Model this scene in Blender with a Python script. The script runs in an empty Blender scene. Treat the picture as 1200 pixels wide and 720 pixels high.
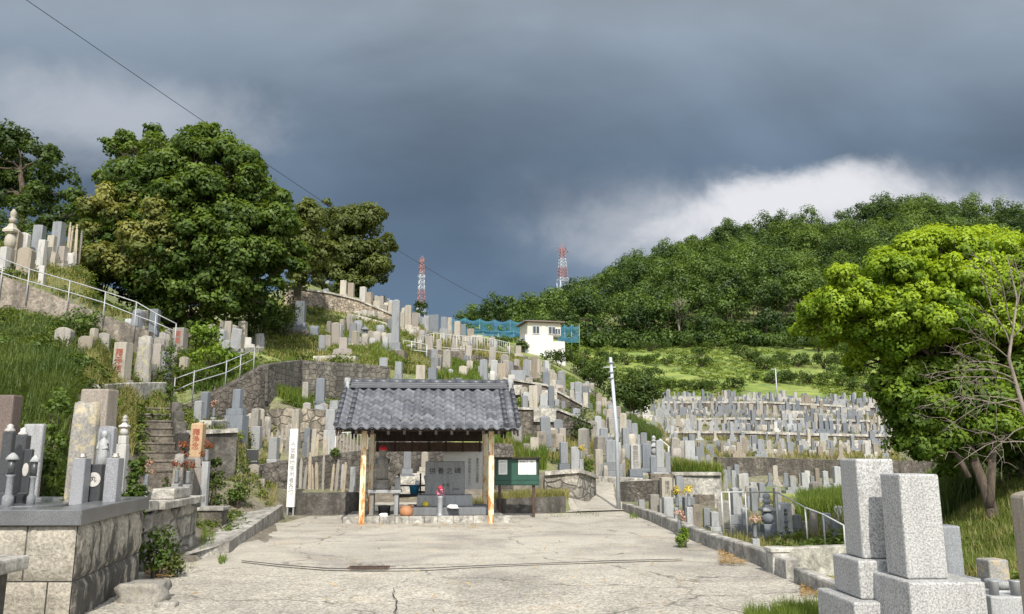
import bpy, bmesh, math, random
import numpy as np
from mathutils import Vector, Matrix, noise as mnoise
R = math.radians
random.seed(7)
rng = np.random.default_rng(11)
C = bpy.context.scene.collection
scene = bpy.context.scene

# ------------------------------------------------------------------ camera
F = 924.0                                   # focal length in photo pixels (1200 wide)
TH = R(10.5)
EYE = 1.6
cam_d = bpy.data.cameras.new('camera')
cam_d.sensor_width = 36.0
cam_d.lens = 36.0 * F / 1200.0
cam_d.clip_start = 0.1
cam_d.clip_end = 6000
cam = bpy.data.objects.new('camera', cam_d)
cam.location = (0, 0, EYE)
cam.rotation_euler = (R(90) + TH, 0, 0)
C.objects.link(cam)
scene.camera = cam

# ------------------------------------------------------------------ light and exposure
EXPO = 0.55
SUN_EL, SUN_AZ = R(45), R(174)              # azimuth clockwise from +Y
scene.view_settings.view_transform = 'Standard'
scene.view_settings.look = 'None'
scene.view_settings.exposure = EXPO
scene.view_settings.gamma = 1.0
scene.view_settings.use_curve_mapping = False
sun_d = bpy.data.lights.new('sun', 'SUN')
sun_d.energy = 3.6
sun_d.angle = R(0.6)
sun_d.color = (1.0, 0.94, 0.84)
sun = bpy.data.objects.new('sun', sun_d)
sv = Vector((math.sin(SUN_AZ) * math.cos(SUN_EL), math.cos(SUN_AZ) * math.cos(SUN_EL), math.sin(SUN_EL)))
sun.rotation_euler = sv.to_track_quat('Z', 'Y').to_euler()
sun.location = sv * 60
C.objects.link(sun)

world = bpy.data.worlds.new('World')
scene.world = world
world.use_nodes = True


class NT:
    """small helper to wire nodes"""
    def __init__(s, tree):
        s.t = tree
        tree.nodes.clear()

    def n(s, typ, **kw):
        nd = s.t.nodes.new(typ)
        for k, v in kw.items():
            if k.startswith('i_'):
                key = k[2:]
                key = int(key) if key.isdigit() else key.replace('_', ' ')
                s.put(nd.inputs[key], v)
            else:
                setattr(nd, k, v)
        return nd

    def put(s, sock, v):
        if isinstance(v, bpy.types.NodeSocket):
            s.t.links.new(v, sock)
        elif isinstance(v, bpy.types.Node):
            s.t.links.new(v.outputs[0], sock)
        else:
            if sock.type == 'RGBA' and not hasattr(v, '__len__'):
                v = (v, v, v, 1)
            if sock.type == 'RGBA' and len(v) == 3:
                v = (*v, 1)
            sock.default_value = v

    def m(s, op, a, b=0.0, c=None, clamp=False):
        nd = s.t.nodes.new('ShaderNodeMath')
        nd.operation = op
        nd.use_clamp = clamp
        s.put(nd.inputs[0], a)
        s.put(nd.inputs[1], b)
        if c is not None:
            s.put(nd.inputs[2], c)
        return nd.outputs[0]

    def mix(s, fac, a, b, mode='MIX'):
        nd = s.t.nodes.new('ShaderNodeMix')
        nd.data_type = 'RGBA'
        nd.blend_type = mode
        s.put(nd.inputs[0], fac)
        s.put(nd.inputs[6], a)
        s.put(nd.inputs[7], b)
        return nd.outputs[2]

    def ramp(s, fac, stops, interp='LINEAR'):
        nd = s.t.nodes.new('ShaderNodeValToRGB')
        e = nd.color_ramp.elements
        nd.color_ramp.interpolation = interp
        while len(e) < len(stops):
            e.new(0.5)
        for el, (p, col) in zip(e, stops):
            el.position = p
            if not hasattr(col, '__len__'):
                col = (col, col, col)
            el.color = (*col, 1) if len(col) == 3 else col
        s.put(nd.inputs[0], fac)
        return nd.outputs[0]

    def rng(s, v, a, b, c, d, smooth=False):
        nd = s.t.nodes.new('ShaderNodeMapRange')
        if smooth:
            nd.interpolation_type = 'SMOOTHSTEP'
        s.put(nd.inputs[0], v)
        for i, x in enumerate((a, b, c, d)):
            nd.inputs[i + 1].default_value = x
        return nd.outputs[0]

    def noise(s, vec, scale, detail=4, rough=0.55, dist=0.0):
        nd = s.t.nodes.new('ShaderNodeTexNoise')
        if vec is not None:
            s.put(nd.inputs['Vector'], vec)
        nd.inputs['Scale'].default_value = scale
        nd.inputs['Detail'].default_value = detail
        nd.inputs['Roughness'].default_value = rough
        nd.inputs['Distortion'].default_value = dist
        return nd.outputs[0]

    def vmul(s, vec, k):
        nd = s.t.nodes.new('ShaderNodeVectorMath')
        nd.operation = 'MULTIPLY'
        s.put(nd.inputs[0], vec)
        nd.inputs[1].default_value = k
        return nd.outputs[0]


def build_world():
    g = NT(world.node_tree)
    tc = g.n('ShaderNodeTexCoord')
    sep = g.n('ShaderNodeSeparateXYZ', i_0=tc.outputs['Generated'])
    x, y, z = sep.outputs
    ys = g.m('MAXIMUM', y, 0.03)
    u = g.m('DIVIDE', x, ys)
    v = g.m('DIVIDE', z, ys)
    uv = g.n('ShaderNodeCombineXYZ', i_0=u, i_1=g.m('MULTIPLY', v, 1.7), i_2=3.3)
    col = g.ramp(v, [(0.0, (.16, .235, .335)), (0.19, (.125, .192, .285)), (0.33, (.098, .142, .206)),
                     (0.46, (.122, .162, .215)), (0.62, (.20, .24, .29)), (0.8, (.235, .27, .315))])
    n1 = g.noise(uv, 1.5, 5, 0.5, 0.6)
    n2 = g.noise(uv, 6.0, 4, 0.5, 0.3)
    br = g.m('ADD', g.rng(n1, 0.3, 0.72, 0.80, 1.3, True), g.rng(n2, 0.3, 0.7, -0.07, 0.07))
    col = g.mix(1.0, col, br, 'MULTIPLY')
    # pale cloud bank low on the right
    uv3 = g.n('ShaderNodeCombineXYZ', i_0=u, i_1=g.m('MULTIPLY', v, 1.15), i_2=7.7)
    n3 = g.noise(uv3, 8.0, 8, 0.6, 0.25)
    def blob(u0, v0, ru, rv, a, b, namp, slope=0.0):
        du = g.m('DIVIDE', g.m('SUBTRACT', u, u0), ru)
        vv = g.m('SUBTRACT', g.m('SUBTRACT', v, v0), g.m('MULTIPLY', g.m('SUBTRACT', u, u0), slope))
        dv = g.m('DIVIDE', vv, rv)
        r = g.m('SQRT', g.m('ADD', g.m('MULTIPLY', du, du), g.m('MULTIPLY', dv, dv)))
        r = g.m('ADD', r, g.m('MULTIPLY', g.m('SUBTRACT', n3, 0.5), namp))
        return g.rng(r, a, b, 1.0, 0.0, True)
    def over(col, c2, mask, k):
        return g.mix(g.m('MULTIPLY', mask, k), col, c2)
    col = over(col, (.30, .335, .39), blob(.17, .285, .22, .10, .2, 1.2, 1.0), .40)
    col = over(col, (.46, .48, .52), blob(.38, .305, .36, .080, .3, 1.15, 1.0, 0.06), .75)
    col = over(col, (.63, .635, .665), blob(.36, .325, .20, .068, .35, 1.0, 1.5, 0.14), .95)
    col = over(col, (.58, .585, .62), blob(.57, .315, .15, .03, .3, 1.0, 1.4), .5)
    col = over(col, (.38, .41, .46), blob(-.56, .45, .24, .085, .1, 1.2, 1.2, -0.1), .85)
    col = over(col, (.20, .225, .26), blob(.0, .66, 1.2, .10, .2, 1.2, 0.8), .5)
    col = g.mix(1.0, col, 1.3 * 2 ** (-EXPO), 'MULTIPLY')
    cloud = g.n('ShaderNodeBackground', i_0=col, i_1=1.0)
    sky = g.n('ShaderNodeTexSky', sky_type='NISHITA', sun_disc=False, sun_elevation=SUN_EL, sun_rotation=SUN_AZ)
    # bright clouds added to the unseen half of the sky as fill light
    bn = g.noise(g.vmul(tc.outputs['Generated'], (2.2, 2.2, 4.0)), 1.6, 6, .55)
    fill_cloud = g.m('MULTIPLY', g.rng(bn, .44, .58, 0, 1, True), g.rng(z, .0, .2, .3, 1))
    skyc = g.mix(fill_cloud, g.mix(1.0, sky.outputs[0], 0.15, 'MULTIPLY'), (1.5, 1.46, 1.40))
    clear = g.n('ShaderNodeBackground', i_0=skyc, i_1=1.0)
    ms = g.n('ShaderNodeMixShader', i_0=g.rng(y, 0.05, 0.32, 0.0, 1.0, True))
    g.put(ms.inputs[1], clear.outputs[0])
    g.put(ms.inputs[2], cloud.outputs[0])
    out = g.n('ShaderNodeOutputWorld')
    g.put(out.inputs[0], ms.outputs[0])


build_world()

# ------------------------------------------------------------------ projection helpers
ST, CT = math.sin(TH), math.cos(TH)


def P(px, py, D):
    """point at photo pixel (px, py) whose distance along +Y is D metres"""
    u, v = (px - 600) / F, (360 - py) / F
    yy = CT - v * ST
    return Vector((u / yy * D, D, EYE + (ST + v * CT) / yy * D))


def zof(py, D):
    v = (360 - py) / F
    return EYE + (ST + v * CT) / (CT - v * ST) * D


def col_of(x, y):
    return 600 + F * 1.017 * x / y


def mpp(D, py=480):
    """metres per photo pixel at distance D"""
    v = (360 - py) / F
    return D / (CT - v * ST) / F


# ------------------------------------------------------------------ terrain: profiles (distance, height or 'pixel row') per bearing column
COLS = {
    -900: [(0, 0.9), (11, .9), (16, 3), (24, 7.5), (30, 9.5), (60, 18), (120, 22), (300, 15), (3000, -5)],
    -60: [(0, 0), (8.3, 0), (8.8, .6), (11.6, .75), (13, 1.5), (16, 3.0), (20, 4.4), (23.9, 5.8), (24.3, 7.1), (27, 7.5), (29, '296'), (33, '286'), (60, 17), (120, 20), (300, 12), (3000, -5)],
    30: [(0, 0), (8.4, 0), (8.9, .55), (11.7, .75), (13, 1.4), (16, '450'), (20, '415'), (23.9, '358'), (24.3, '331'), (27, '322'), (30, '310'), (34, '298'), (60, 16), (120, 18), (300, 11), (3000, -5)],
    80: [(0, 0), (8.5, 0), (9, .5), (11.8, .75), (13, 1.2), (16, '460'), (20, '424'), (23.9, '370'), (24.3, '350'), (27, '338'), (30, '322'), (34, '312'), (60, 15), (120, 17), (300, 10), (3000, -5)],
    100: [(0, 0), (11.0, 0), (11.8, .4), (13, 1.2), (16, '462'), (20, '424'), (23.9, '372'), (24.3, '358'), (27, 6.5), (30, 7.1), (40, 9.5), (60, 14.5), (80, 16), (120, 16), (300, 10), (3000, -5)],
    165: [(0, 0), (11.5, 0), (13, .3), (16, '562'), (21, '478'), (22, '456'), (23.9, '408'), (24.3, '386'), (34, 6.6), (40, 8.3), (60, 13), (80, 14.5), (120, 15), (300, 10), (3000, -5)],
    250: [(0, 0), (13, 0), (15, .15), (18.5, .35), (19.5, 1.1), (20, '507'), (22, '496'), (24.5, '492'), (25, '458'), (28, '425'), (30, '408'), (40, 7.7), (60, 12.5), (80, 14), (120, 14), (300, 10), (3000, -5)],
    340: [(0, 0), (20, 0), (21, .5), (23, '536'), (26, '520'), (27.5, '480'), (31, '462'), (32, '430'), (35, '421'), (48, '372'), (50, '348'), (54, '341'), (64, '328'), (90, 18), (120, 16), (300, 10), (3000, -5)],
    440: [(0, 0), (22, 0), (24.5, .2), (26, .9), (29, 2.0), (32.8, 3.2), (33.3, '430'), (36, '418'), (45, '392'), (52, '368'), (60, '356'), (66, '352'), (90, 16), (120, 15), (300, 8), (3000, -5)],
    500: [(0, 0), (22, 0), (24.5, .2), (26, .9), (29, 2.2), (33, '448'), (38, '440'), (45, '420'), (46, '410'), (52, '402'), (58, '392'), (63, '386'), (80, 12.4), (95, 12), (150, 14), (300, 8), (3000, -5)],
    560: [(0, 0), (23, 0), (25, .2), (27, 1.0), (30, 2), (34, '456'), (39, '448'), (46, '425'), (47, '416'), (58, '404'), (66, '399'), (80, '398'), (100, '394'), (115, '388'), (150, '388'), (222, '388'), (330, 10), (3000, -5)],
    600: [(0, 0), (22, 0), (26, .3), (29, '542'), (32, '530'), (35.8, '512'), (36.2, '481'), (41.8, '470'), (42.2, '447'), (48, '432'), (58, '425'), (72, '419'), (90, '412'), (97, '408'), (115, '396'), (150, '392'), (228, '384'), (330, 10), (3000, -5)],
    640: [(0, 0), (22, 0), (24, .3), (25, .6), (29, '545'), (35.8, '512'), (36.2, '482'), (41.8, '474'), (42.2, '453'), (55, '440'), (72, '430'), (90, '420'), (97, '412'), (115, '400'), (150, '392'), (232, '371'), (330, 10), (3000, -5)],
    690: [(0, 0), (22, 0), (25, .3), (28, '566'), (34, '528'), (36.2, '512'), (42, '480'), (50, '474'), (62, '466'), (75, '455'), (90, '445'), (120, '428'), (150, '400'), (238, '356'), (330, 10), (3000, -5)],
    735: [(0, 0), (22, 0), (26.5, .2), (27.2, '562'), (32, '548'), (38, '528'), (46, '510'), (56, '496'), (64, '490'), (74, '482'), (90, '462'), (120, '436'), (150, '404'), (240, '341'), (330, 10), (3000, -5)],
    790: [(0, 0), (26, 0), (27.8, .05), (28.2, '556'), (34, '548'), (44, '540'), (51, '534'), (62, '526'), (72, '508'), (82, '493'), (93, '473'), (103, '466'), (122, '436'), (150, '402'), (245, '319'), (330, 15), (3000, -5)],
    860: [(0, 0), (14, 0), (17, -.25), (26, -.4), (38, -.4), (50, -.2), (51.5, '537'), (62, '531'), (72, '508'), (82, '493'), (93, '473'), (103, '467'), (122, '436'), (150, '400'), (248, '297'), (340, 20), (3000, -5)],
    940: [(0, 0), (11, 0), (14, -.3), (20, -.6), (30, -.7), (42, -.6), (50, -.2), (52.5, '538'), (62, '531'), (72, '510'), (82, '494'), (93, '474'), (103, '468'), (122, '436'), (150, '402'), (250, '290'), (340, 25), (3000, -5)],
    1060: [(0, 0), (7, 0), (11, -.1), (14, -.3), (20, -.4), (32, -.3), (50, 0), (52.5, '542'), (62, '533'), (72, '513'), (82, '497'), (93, '478'), (103, '470'), (122, '438'), (150, '405'), (250, '270'), (340, 30), (3000, -5)],
    1180: [(0, 0), (7, 0), (12, 0), (15, .6), (20, 1.2), (32, 2), (52, 3), (72, 5), (93, 9), (122, '440'), (150, '405'), (250, '268'), (340, 30), (3000, -5)],
    1400: [(0, 0), (7, 0), (10, .3), (15, 1.2), (20, 1.8), (32, 3), (52, 4.5), (72, 6), (93, 10), (122, '440'), (150, '410'), (250, '284'), (340, 30), (3000, -5)],
    2100: [(0, 0), (7, .4), (15, 1.8), (32, 4), (60, 6), (150, 25), (250, 60), (340, 30), (3000, -5)],
}
CK = sorted(COLS)
DS = np.unique(np.concatenate([np.arange(0, 6, 1.0), np.arange(6, 36, .2), np.arange(36, 60, .3), np.arange(60, 110, .5),
                               np.arange(110, 260, 2.5), [270, 285, 300, 330, 380, 450, 600, 900, 1500, 3000]]))
CS = np.unique(np.concatenate([np.arange(-900, -100, 40), np.arange(-100, 1301, 4), np.arange(1300, 2101, 40)])).astype(float)


def _prof(k):
    d = [a for a, _ in COLS[k]]
    z = [zof(float(b), a) if isinstance(b, str) else b for a, b in COLS[k]]
    return np.interp(DS, d, z)


_Z = np.array([_prof(k) for k in CK])
HG = np.array([np.interp(CS, CK, _Z[:, j]) for j in range(len(DS))])      # [D, column]

# ------------------------------------------------------------------ retaining walls (they also cut steps into the terrain)
# (material, height, thickness, cap?, label, [(px, row of the top, D)...])
WALLS = [
    ('concrete_old', 1.35, .35, 0, 'brown stained concrete wall under the upper handrail on the left slope', [(-90, 290, 24), (0, 322, 24), (60, 345, 24), (130, 373, 24), (178, 389, 24)]),
    ('stone_dark', 1.3, .4, 0, 'dark stone wall climbing beside the lower sloping handrail', [(192, 487, 23.4), (250, 461, 24.6), (306, 430, 26.4)]),
    ('honeycomb', 1.15, .4, 0, 'dark honeycomb stone wall below the grassy slope, left of the pavilion roof', [(308, 428, 27.5), (350, 422, 31), (455, 430, 33)]),
    ('concrete_dark', 1.25, .3, 1, 'black stained terrace wall under the two grey pillar graves, left', [(190, 511, 19.2), (277, 507, 20)]),
    ('boulder', 1.3, .5, 0, 'wall of large round boulders below the bright grass, left', [(282, 484, 26.6), (335, 478, 27.2), (402, 482, 28)]),
    ('concrete_dark', .62, .3, 0, 'low blackened wall at the back edge of the courtyard, beside the white sign post', [(337, 578, 20.7), (420, 577, 21.3)]),
    ('rubble', 1.1, .35, 0, 'rubble wall under the crowded wooden grave tablets', [(292, 547, 22.2), (345, 538, 23), (432, 527, 24.2)]),
    ('rubble', 1.5, .35, 0, 'grey rubble wall right behind the pavilion', [(432, 515, 25.6), (600, 521, 26.4)]),
    ('stone_dark', 1.25, .4, 1, 'weathered brown stone wall above the row of tan headstones', [(598, 480, 36), (655, 482, 36), (692, 497, 36)]),
    ('stone_dark', 1.1, .35, 1, 'dark retaining wall stepping down to the right below the grey plaque grave', [(590, 445, 42), (640, 453, 42), (682, 476, 42)]),
    ('block', .85, .35, 1, 'pale block wall with flat coping to the right of the green notice board', [(638, 557, 24), (673, 554, 24), (692, 561, 25.6)]),
    ('concrete_dark', .42, .25, 0, 'low weedy kerb wall behind the green notice board', [(582, 585, 21.8), (662, 582, 22)]),
    ('rubble_tan', 1.5, .4, 1, 'long tan rubble terrace wall high on the left hill beneath the dark tree', [(335, 338, 50), (385, 345, 50.5), (418, 353, 51.5), (468, 374, 52.5)]),
    ('stone_dark', .9, .35, 0, 'dark wall below the picket railing on the middle of the left hill', [(470, 409, 46), (520, 411, 46), (560, 417, 47), (612, 431, 48)]),
    ('concrete_pale', .75, .35, 1, 'pale concrete planter wall full of tall grass, right of the utility pole', [(786, 557, 28), (843, 557, 28)]),
    ('rubble', .75, .35, 0, 'rough stone wall by the foot of the utility pole', [(724, 566, 27), (783, 562, 27)]),
    ('stone_dark', 1.5, .4, 0, 'long dark wall at the foot of the far right hillside', [(838, 536, 51), (900, 537, 52), (1010, 540, 52), (1090, 540, 52)]),
    ('concrete_far', 1.15, .35, 1, 'long terrace wall with pale coping, lowest of the three across the far right hillside', [(782, 508, 72), (860, 508, 72), (960, 511, 72), (1080, 513, 72)]),
    ('concrete_far', 1.0, .35, 1, 'terrace wall with pale coping, middle of the three across the far right hillside', [(775, 494, 82), (860, 492, 82), (950, 493, 82), (1080, 497, 82)]),
    ('concrete_far', 1.35, .35, 1, 'terrace wall with pale coping, highest of the three across the far right hillside', [(778, 473, 93), (900, 473, 93), (1000, 478, 93), (1080, 479, 93)]),
]
for (_m, hgt, thk, cap, lab, pts) in WALLS:
    w = [P(*p) for p in pts]
    cc = [col_of(p.x, p.y) for p in w]
    dd = [p.y for p in w]
    zz = [p.z for p in w]
    for j, c in enumerate(CS):
        if cc[0] - 3 <= c <= cc[-1] + 3:
            dw, zt = np.interp(c, cc, dd), np.interp(c, cc, zz)
            span = 4.0 if dw < 60 else 7.0
            t = np.clip((DS - dw - .1) / span, 0, 1)
            beh = (DS > dw + .1) & (t < 1)
            h = HG[:, j]
            tgt = np.clip(h, zt - .06, zt + np.maximum(DS - dw - .3, 0) * .55)
            HG[:, j] = np.where(beh, h + (tgt - h) * (1 - t) ** .5, h)
            h = HG[:, j]
            t = np.clip((dw + .1 - DS) / (span * .6), 0, 1)
            fr = (DS <= dw + .1) & (t < 1)
            tgt = np.minimum(h, zt - hgt + .05)
            HG[:, j] = np.where(fr, h + (tgt - h) * (1 - t), h)

_bump = np.array([[mnoise.noise(Vector((x_ * .35, y_ * .35, 0))) for x_ in ((CS - 600) / F / 1.017 * d)] for d, y_ in zip(DS, DS)])
_amp = np.clip((DS - 23) / 10, 0, 1)[:, None] * .13
_bx = (CS[None, :] - 600) / F / 1.017 * DS[:, None]
HG = HG + _bump * _amp - .04 * ((HG < .03) & (DS[:, None] < 22) & (CS[None, :] < 900))


def hgt(x, y):
    """terrain height at a world point"""
    c = col_of(x, y)
    i = int(np.clip(np.searchsorted(DS, y) - 1, 0, len(DS) - 2))
    j = int(np.clip(np.searchsorted(CS, c) - 1, 0, len(CS) - 2))
    a = min(max((y - DS[i]) / (DS[i + 1] - DS[i]), 0), 1)
    b = min(max((c - CS[j]) / (CS[j + 1] - CS[j]), 0), 1)
    return ((HG[i, j] * (1 - b) + HG[i, j + 1] * b) * (1 - a) + (HG[i + 1, j] * (1 - b) + HG[i + 1, j + 1] * b) * a)


def G(px, py, dmin=6.0, dmax=400.0):
    """where the view ray of a photo pixel meets the terrain"""
    d = dmin
    u, v = (px - 600) / F, (360 - py) / F
    yy = CT - v * ST
    sx, sz = u / yy, (ST + v * CT) / yy
    while d < dmax:
        if hgt(sx * d, d) >= EYE + sz * d:
            for _ in range(6):
                d -= .02 if d < 40 else .05
                if hgt(sx * d, d) < EYE + sz * d:
                    break
            return Vector((sx * d, d, hgt(sx * d, d)))
        d += .06 if d < 40 else .2
    return Vector((sx * 60, 60, hgt(sx * 60, 60)))


def on(px, D, py=480):
    """terrain point on the bearing of px at distance D"""
    p = P(px, py, D)
    return Vector((p.x, p.y, hgt(p.x, p.y)))


# ------------------------------------------------------------------ materials
M = {}


def mat(name):
    m = bpy.data.materials.new(name)
    m.use_nodes = True
    g = NT(m.node_tree)
    out = g.n('ShaderNodeOutputMaterial')
    bs = g.n('ShaderNodeBsdfPrincipled')
    g.t.links.new(bs.outputs[0], out.inputs[0])
    M[name] = m
    return g, bs, out


def bump(g, bs, h, strength=.3, dist=.02):
    b = g.n('ShaderNodeBump', i_Height=h)
    b.inputs['Strength'].default_value = strength
    b.inputs['Distance'].default_value = dist
    g.put(bs.inputs['Normal'], b.outputs[0])


def plain(name, col, rough=.6, metal=0.0, var=.12, scale=8.0):
    g, bs, out = mat(name)
    tc = g.n('ShaderNodeTexCoord')
    n = g.noise(tc.outputs['Object'], scale, 5, .6)
    c = g.mix(1.0, col, g.rng(n, .3, .7, 1 - var, 1 + var), 'MULTIPLY')
    g.put(bs.inputs['Base Color'], c)
    bs.inputs['Roughness'].default_value = rough
    bs.inputs['Metallic'].default_value = metal
    return g, bs


def stone(name, base, speck=.35, fine=90.0, stain=.5, lichen=0.0, rough=.75, tint=.16, lcol=(.42, .36, .17), bmp=.15):
    """granite or sandstone: fine grain, rain streaks, per stone brightness, optional lichen"""
    g, bs, out = mat(name)
    tc = g.n('ShaderNodeTexCoord')
    oi = g.n('ShaderNodeObjectInfo')
    off = g.n('ShaderNodeVectorMath', operation='ADD', i_0=tc.outputs['Object'])
    cb = g.n('ShaderNodeCombineXYZ', i_0=g.m('MULTIPLY', oi.outputs['Random'], 37.0), i_1=g.m('MULTIPLY', oi.outputs['Random'], 91.0), i_2=0.0)
    g.put(off.inputs[1], cb.outputs[0])
    vec = off.outputs[0]
    grain = g.noise(vec, fine, 3, .7)
    c = g.mix(1.0, base, g.rng(grain, .36, .64, 1 - speck, 1 + speck), 'MULTIPLY')
    bl = g.noise(g.vmul(vec, (5, 5, .8)), 1.7, 6, .68)
    c = g.mix(g.rng(bl, .48, .74, 0.0, stain), c, (.055, .05, .043))
    if lichen:
        ln = g.noise(vec, 7.0, 6, .7, .6)
        c = g.mix(g.rng(ln, .50, .60, 0.0, lichen), c, lcol)
    c = g.mix(1.0, c, g.rng(oi.outputs['Random'], 0, 1, 1 - tint * 1.5, 1 + tint), 'MULTIPLY')
    g.put(bs.inputs['Base Color'], c)
    bs.inputs['Roughness'].default_value = rough
    bump(g, bs, g.m('ADD', g.m('MULTIPLY', grain, .25), bl), bmp, .02)


stone('granite_pale', (.31, .318, .32), .30, 90, .55)
stone('granite_grey', (.195, .208, .22), .28, 90, .55)
stone('granite_blue', (.15, .168, .188), .25, 90, .5)
stone('granite_dark', (.045, .048, .052), .6, 160, .15, rough=.32, tint=.1)
stone('granite_fine', (.34, .34, .332), .46, 75, .22, rough=.6, tint=.03, bmp=.05)
stone('granite_plain', (.30, .305, .31), .35, 90, .45)  # light grey granite of the incense stand and reed slab
stone('sand_cream', (.345, .315, .26), .2, 60, .6, .35, lcol=(.33, .30, .23))
stone('sand_tan', (.24, .205, .16), .2, 60, .55, .3, lcol=(.2, .17, .12))
stone('sand_pink', (.265, .24, .215), .2, 60, .5, .3, lcol=(.25, .21, .17))
stone('sand_orange', (.42, .29, .17), .16, 60, .3)
stone('lichen_stone', (.25, .24, .22), .3, 60, .6, .55, lcol=(.40, .36, .17))
stone('weathered', (.24, .225, .20), .3, 50, .6, .5, lcol=(.30, .28, .22))
stone('brown_granite', (.215, .185, .155), .35, 80, .45)
stone('white_stone', (.41, .40, .375), .18, 60, .5)


def wallmat(name, base, kind, scale, dark=.6, moss=.3, joint=.35, streak=True, bstr=.6):
    g, bs, out = mat(name)
    geo = g.n('ShaderNodeNewGeometry')
    pos = geo.outputs['Position']
    st = g.noise(g.vmul(pos, (1.2, 1.2, .25)), 1.5, 6, .65)
    fn = g.noise(pos, 14, 5, .65)
    c = g.mix(1.0, base, g.rng(fn, .3, .7, .7, 1.3), 'MULTIPLY')
    hgt_ = fn
    if kind != 'flat':
        wob = g.n('ShaderNodeVectorMath', operation='ADD', i_0=pos)
        nz = g.n('ShaderNodeTexNoise', i_Vector=pos)
        nz.inputs['Scale'].default_value = 2.2
        sc = g.n('ShaderNodeVectorMath', operation='SCALE', i_0=nz.outputs['Color'])
        sc.inputs[3].default_value = .12
        g.put(wob.inputs[1], sc.outputs[0])
        vp = g.vmul(wob.outputs[0], (1, .6, 1.15))
        vo = g.n('ShaderNodeTexVoronoi', feature='DISTANCE_TO_EDGE', i_Vector=vp)
        vo.inputs['Scale'].default_value = scale
        vc = g.n('ShaderNodeTexVoronoi', feature='F1', i_Vector=vp)
        vc.inputs['Scale'].default_value = scale
        if kind == 'hex':
            vo.inputs['Randomness'].default_value = .35
            vc.inputs['Randomness'].default_value = .35
        edge = g.rng(vo.outputs[0], .0, .10, 0, 1, True)
        cell = g.n('ShaderNodeSeparateColor', i_0=vc.outputs['Color'])
        c = g.mix(1.0, c, g.rng(cell.outputs[0], 0, 1, .75, 1.25), 'MULTIPLY')
        c = g.mix(g.rng(edge, 0, 1, 1 - joint, 0), c, (.035, .03, .026))
        hgt_ = g.m('ADD', g.m('MULTIPLY', edge, 1.5), g.m('MULTIPLY', fn, .5))
    mo = g.noise(pos, 5.5, 6, .75, .5)
    c = g.mix(1.0, c, g.rng(mo, .32, .68, .45, 1.6), 'MULTIPLY')
    c = g.mix(g.rng(st, .42, .62, 0, dark), c, (.032, .029, .025))
    ms = g.noise(pos, 2.6, 5, .7)
    c = g.mix(g.rng(ms, .55, .72, 0, moss), c, (.07, .085, .025))
    ef = g.noise(pos, 3.3, 6, .75, .4)
    c = g.mix(g.rng(ef, .58, .70, 0, .4), c, (.33, .31, .27))
    g.put(bs.inputs['Base Color'], c)
    bs.inputs['Roughness'].default_value = .9
    bump(g, bs, hgt_, bstr, .05)


wallmat('concrete_old', (.22, .19, .155), 'flat', 1, .6, .35)
wallmat('stone_dark', (.125, .108, .088), 'vor', 5.2, .8, .35, .45, bstr=.5)
wallmat('honeycomb', (.12, .11, .092), 'hex', 4.2, .7, .25, .4, bstr=.5)
wallmat('concrete_dark', (.105, .097, .085), 'flat', 1, .95, .25)
wallmat('boulder', (.26, .225, .175), 'vor', 3.0, .7, .3, .5)
wallmat('rubble', (.115, .103, .088), 'vor', 6.0, .8, .25, .4, bstr=.45)
wallmat('rubble_tan', (.33, .275, .21), 'vor', 4.4, .6, .15, .4, bstr=.5)
wallmat('block', (.30, .28, .24), 'vor', 2.6, .55, .2, .45)
wallmat('concrete_pale', (.36, .345, .31), 'flat', 1, .4, .2)
wallmat('concrete_far', (.15, .125, .10), 'vor', 2.2, .7, .25, .15, bstr=.4)
wallmat('coping', (.40, .38, .335), 'flat', 1, .45, .15)
wallmat('block_granite', (.47, .435, .36), 'flat', 1, .35, .05, bstr=.9)
wallmat('kerb', (.34, .325, .29), 'flat', 1, .5, .12)
wallmat('step_stone', (.15, .13, .105), 'flat', 1, .6, .4)


def build_block_mat():
    # rock-faced blocks: black rain stains run down from under the coping
    g, bs, out = mat('block_face')
    geo = g.n('ShaderNodeNewGeometry')
    pos = geo.outputs['Position']
    fn = g.noise(pos, 26, 6, .7)
    md = g.noise(pos, 4, 4, .6)
    c = g.mix(1.0, (.40, .365, .30), g.rng(fn, .3, .7, .5, 1.35), 'MULTIPLY')
    c = g.mix(1.0, c, g.rng(md, .3, .7, .8, 1.15), 'MULTIPLY')
    at = g.n('ShaderNodeAttribute', attribute_name='side')
    st = g.noise(g.vmul(pos, (3.5, 3.5, .9)), 1.3, 6, .7)
    bz = g.n('ShaderNodeSeparateXYZ', i_0=pos)
    lim = g.m('MULTIPLY', g.rng(g.m('SUBTRACT', st, g.rng(bz.outputs[2], .0, .9, -.07, .10)), .42, .52, 0, 1), at.outputs['Fac'])
    c = g.mix(g.m('MULTIPLY', lim, .9), c, (.045, .042, .038))
    g.put(bs.inputs['Base Color'], c)
    bs.inputs['Roughness'].default_value = .9
    bump(g, bs, g.m('ADD', fn, md), .8, .03)


build_block_mat()


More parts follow.
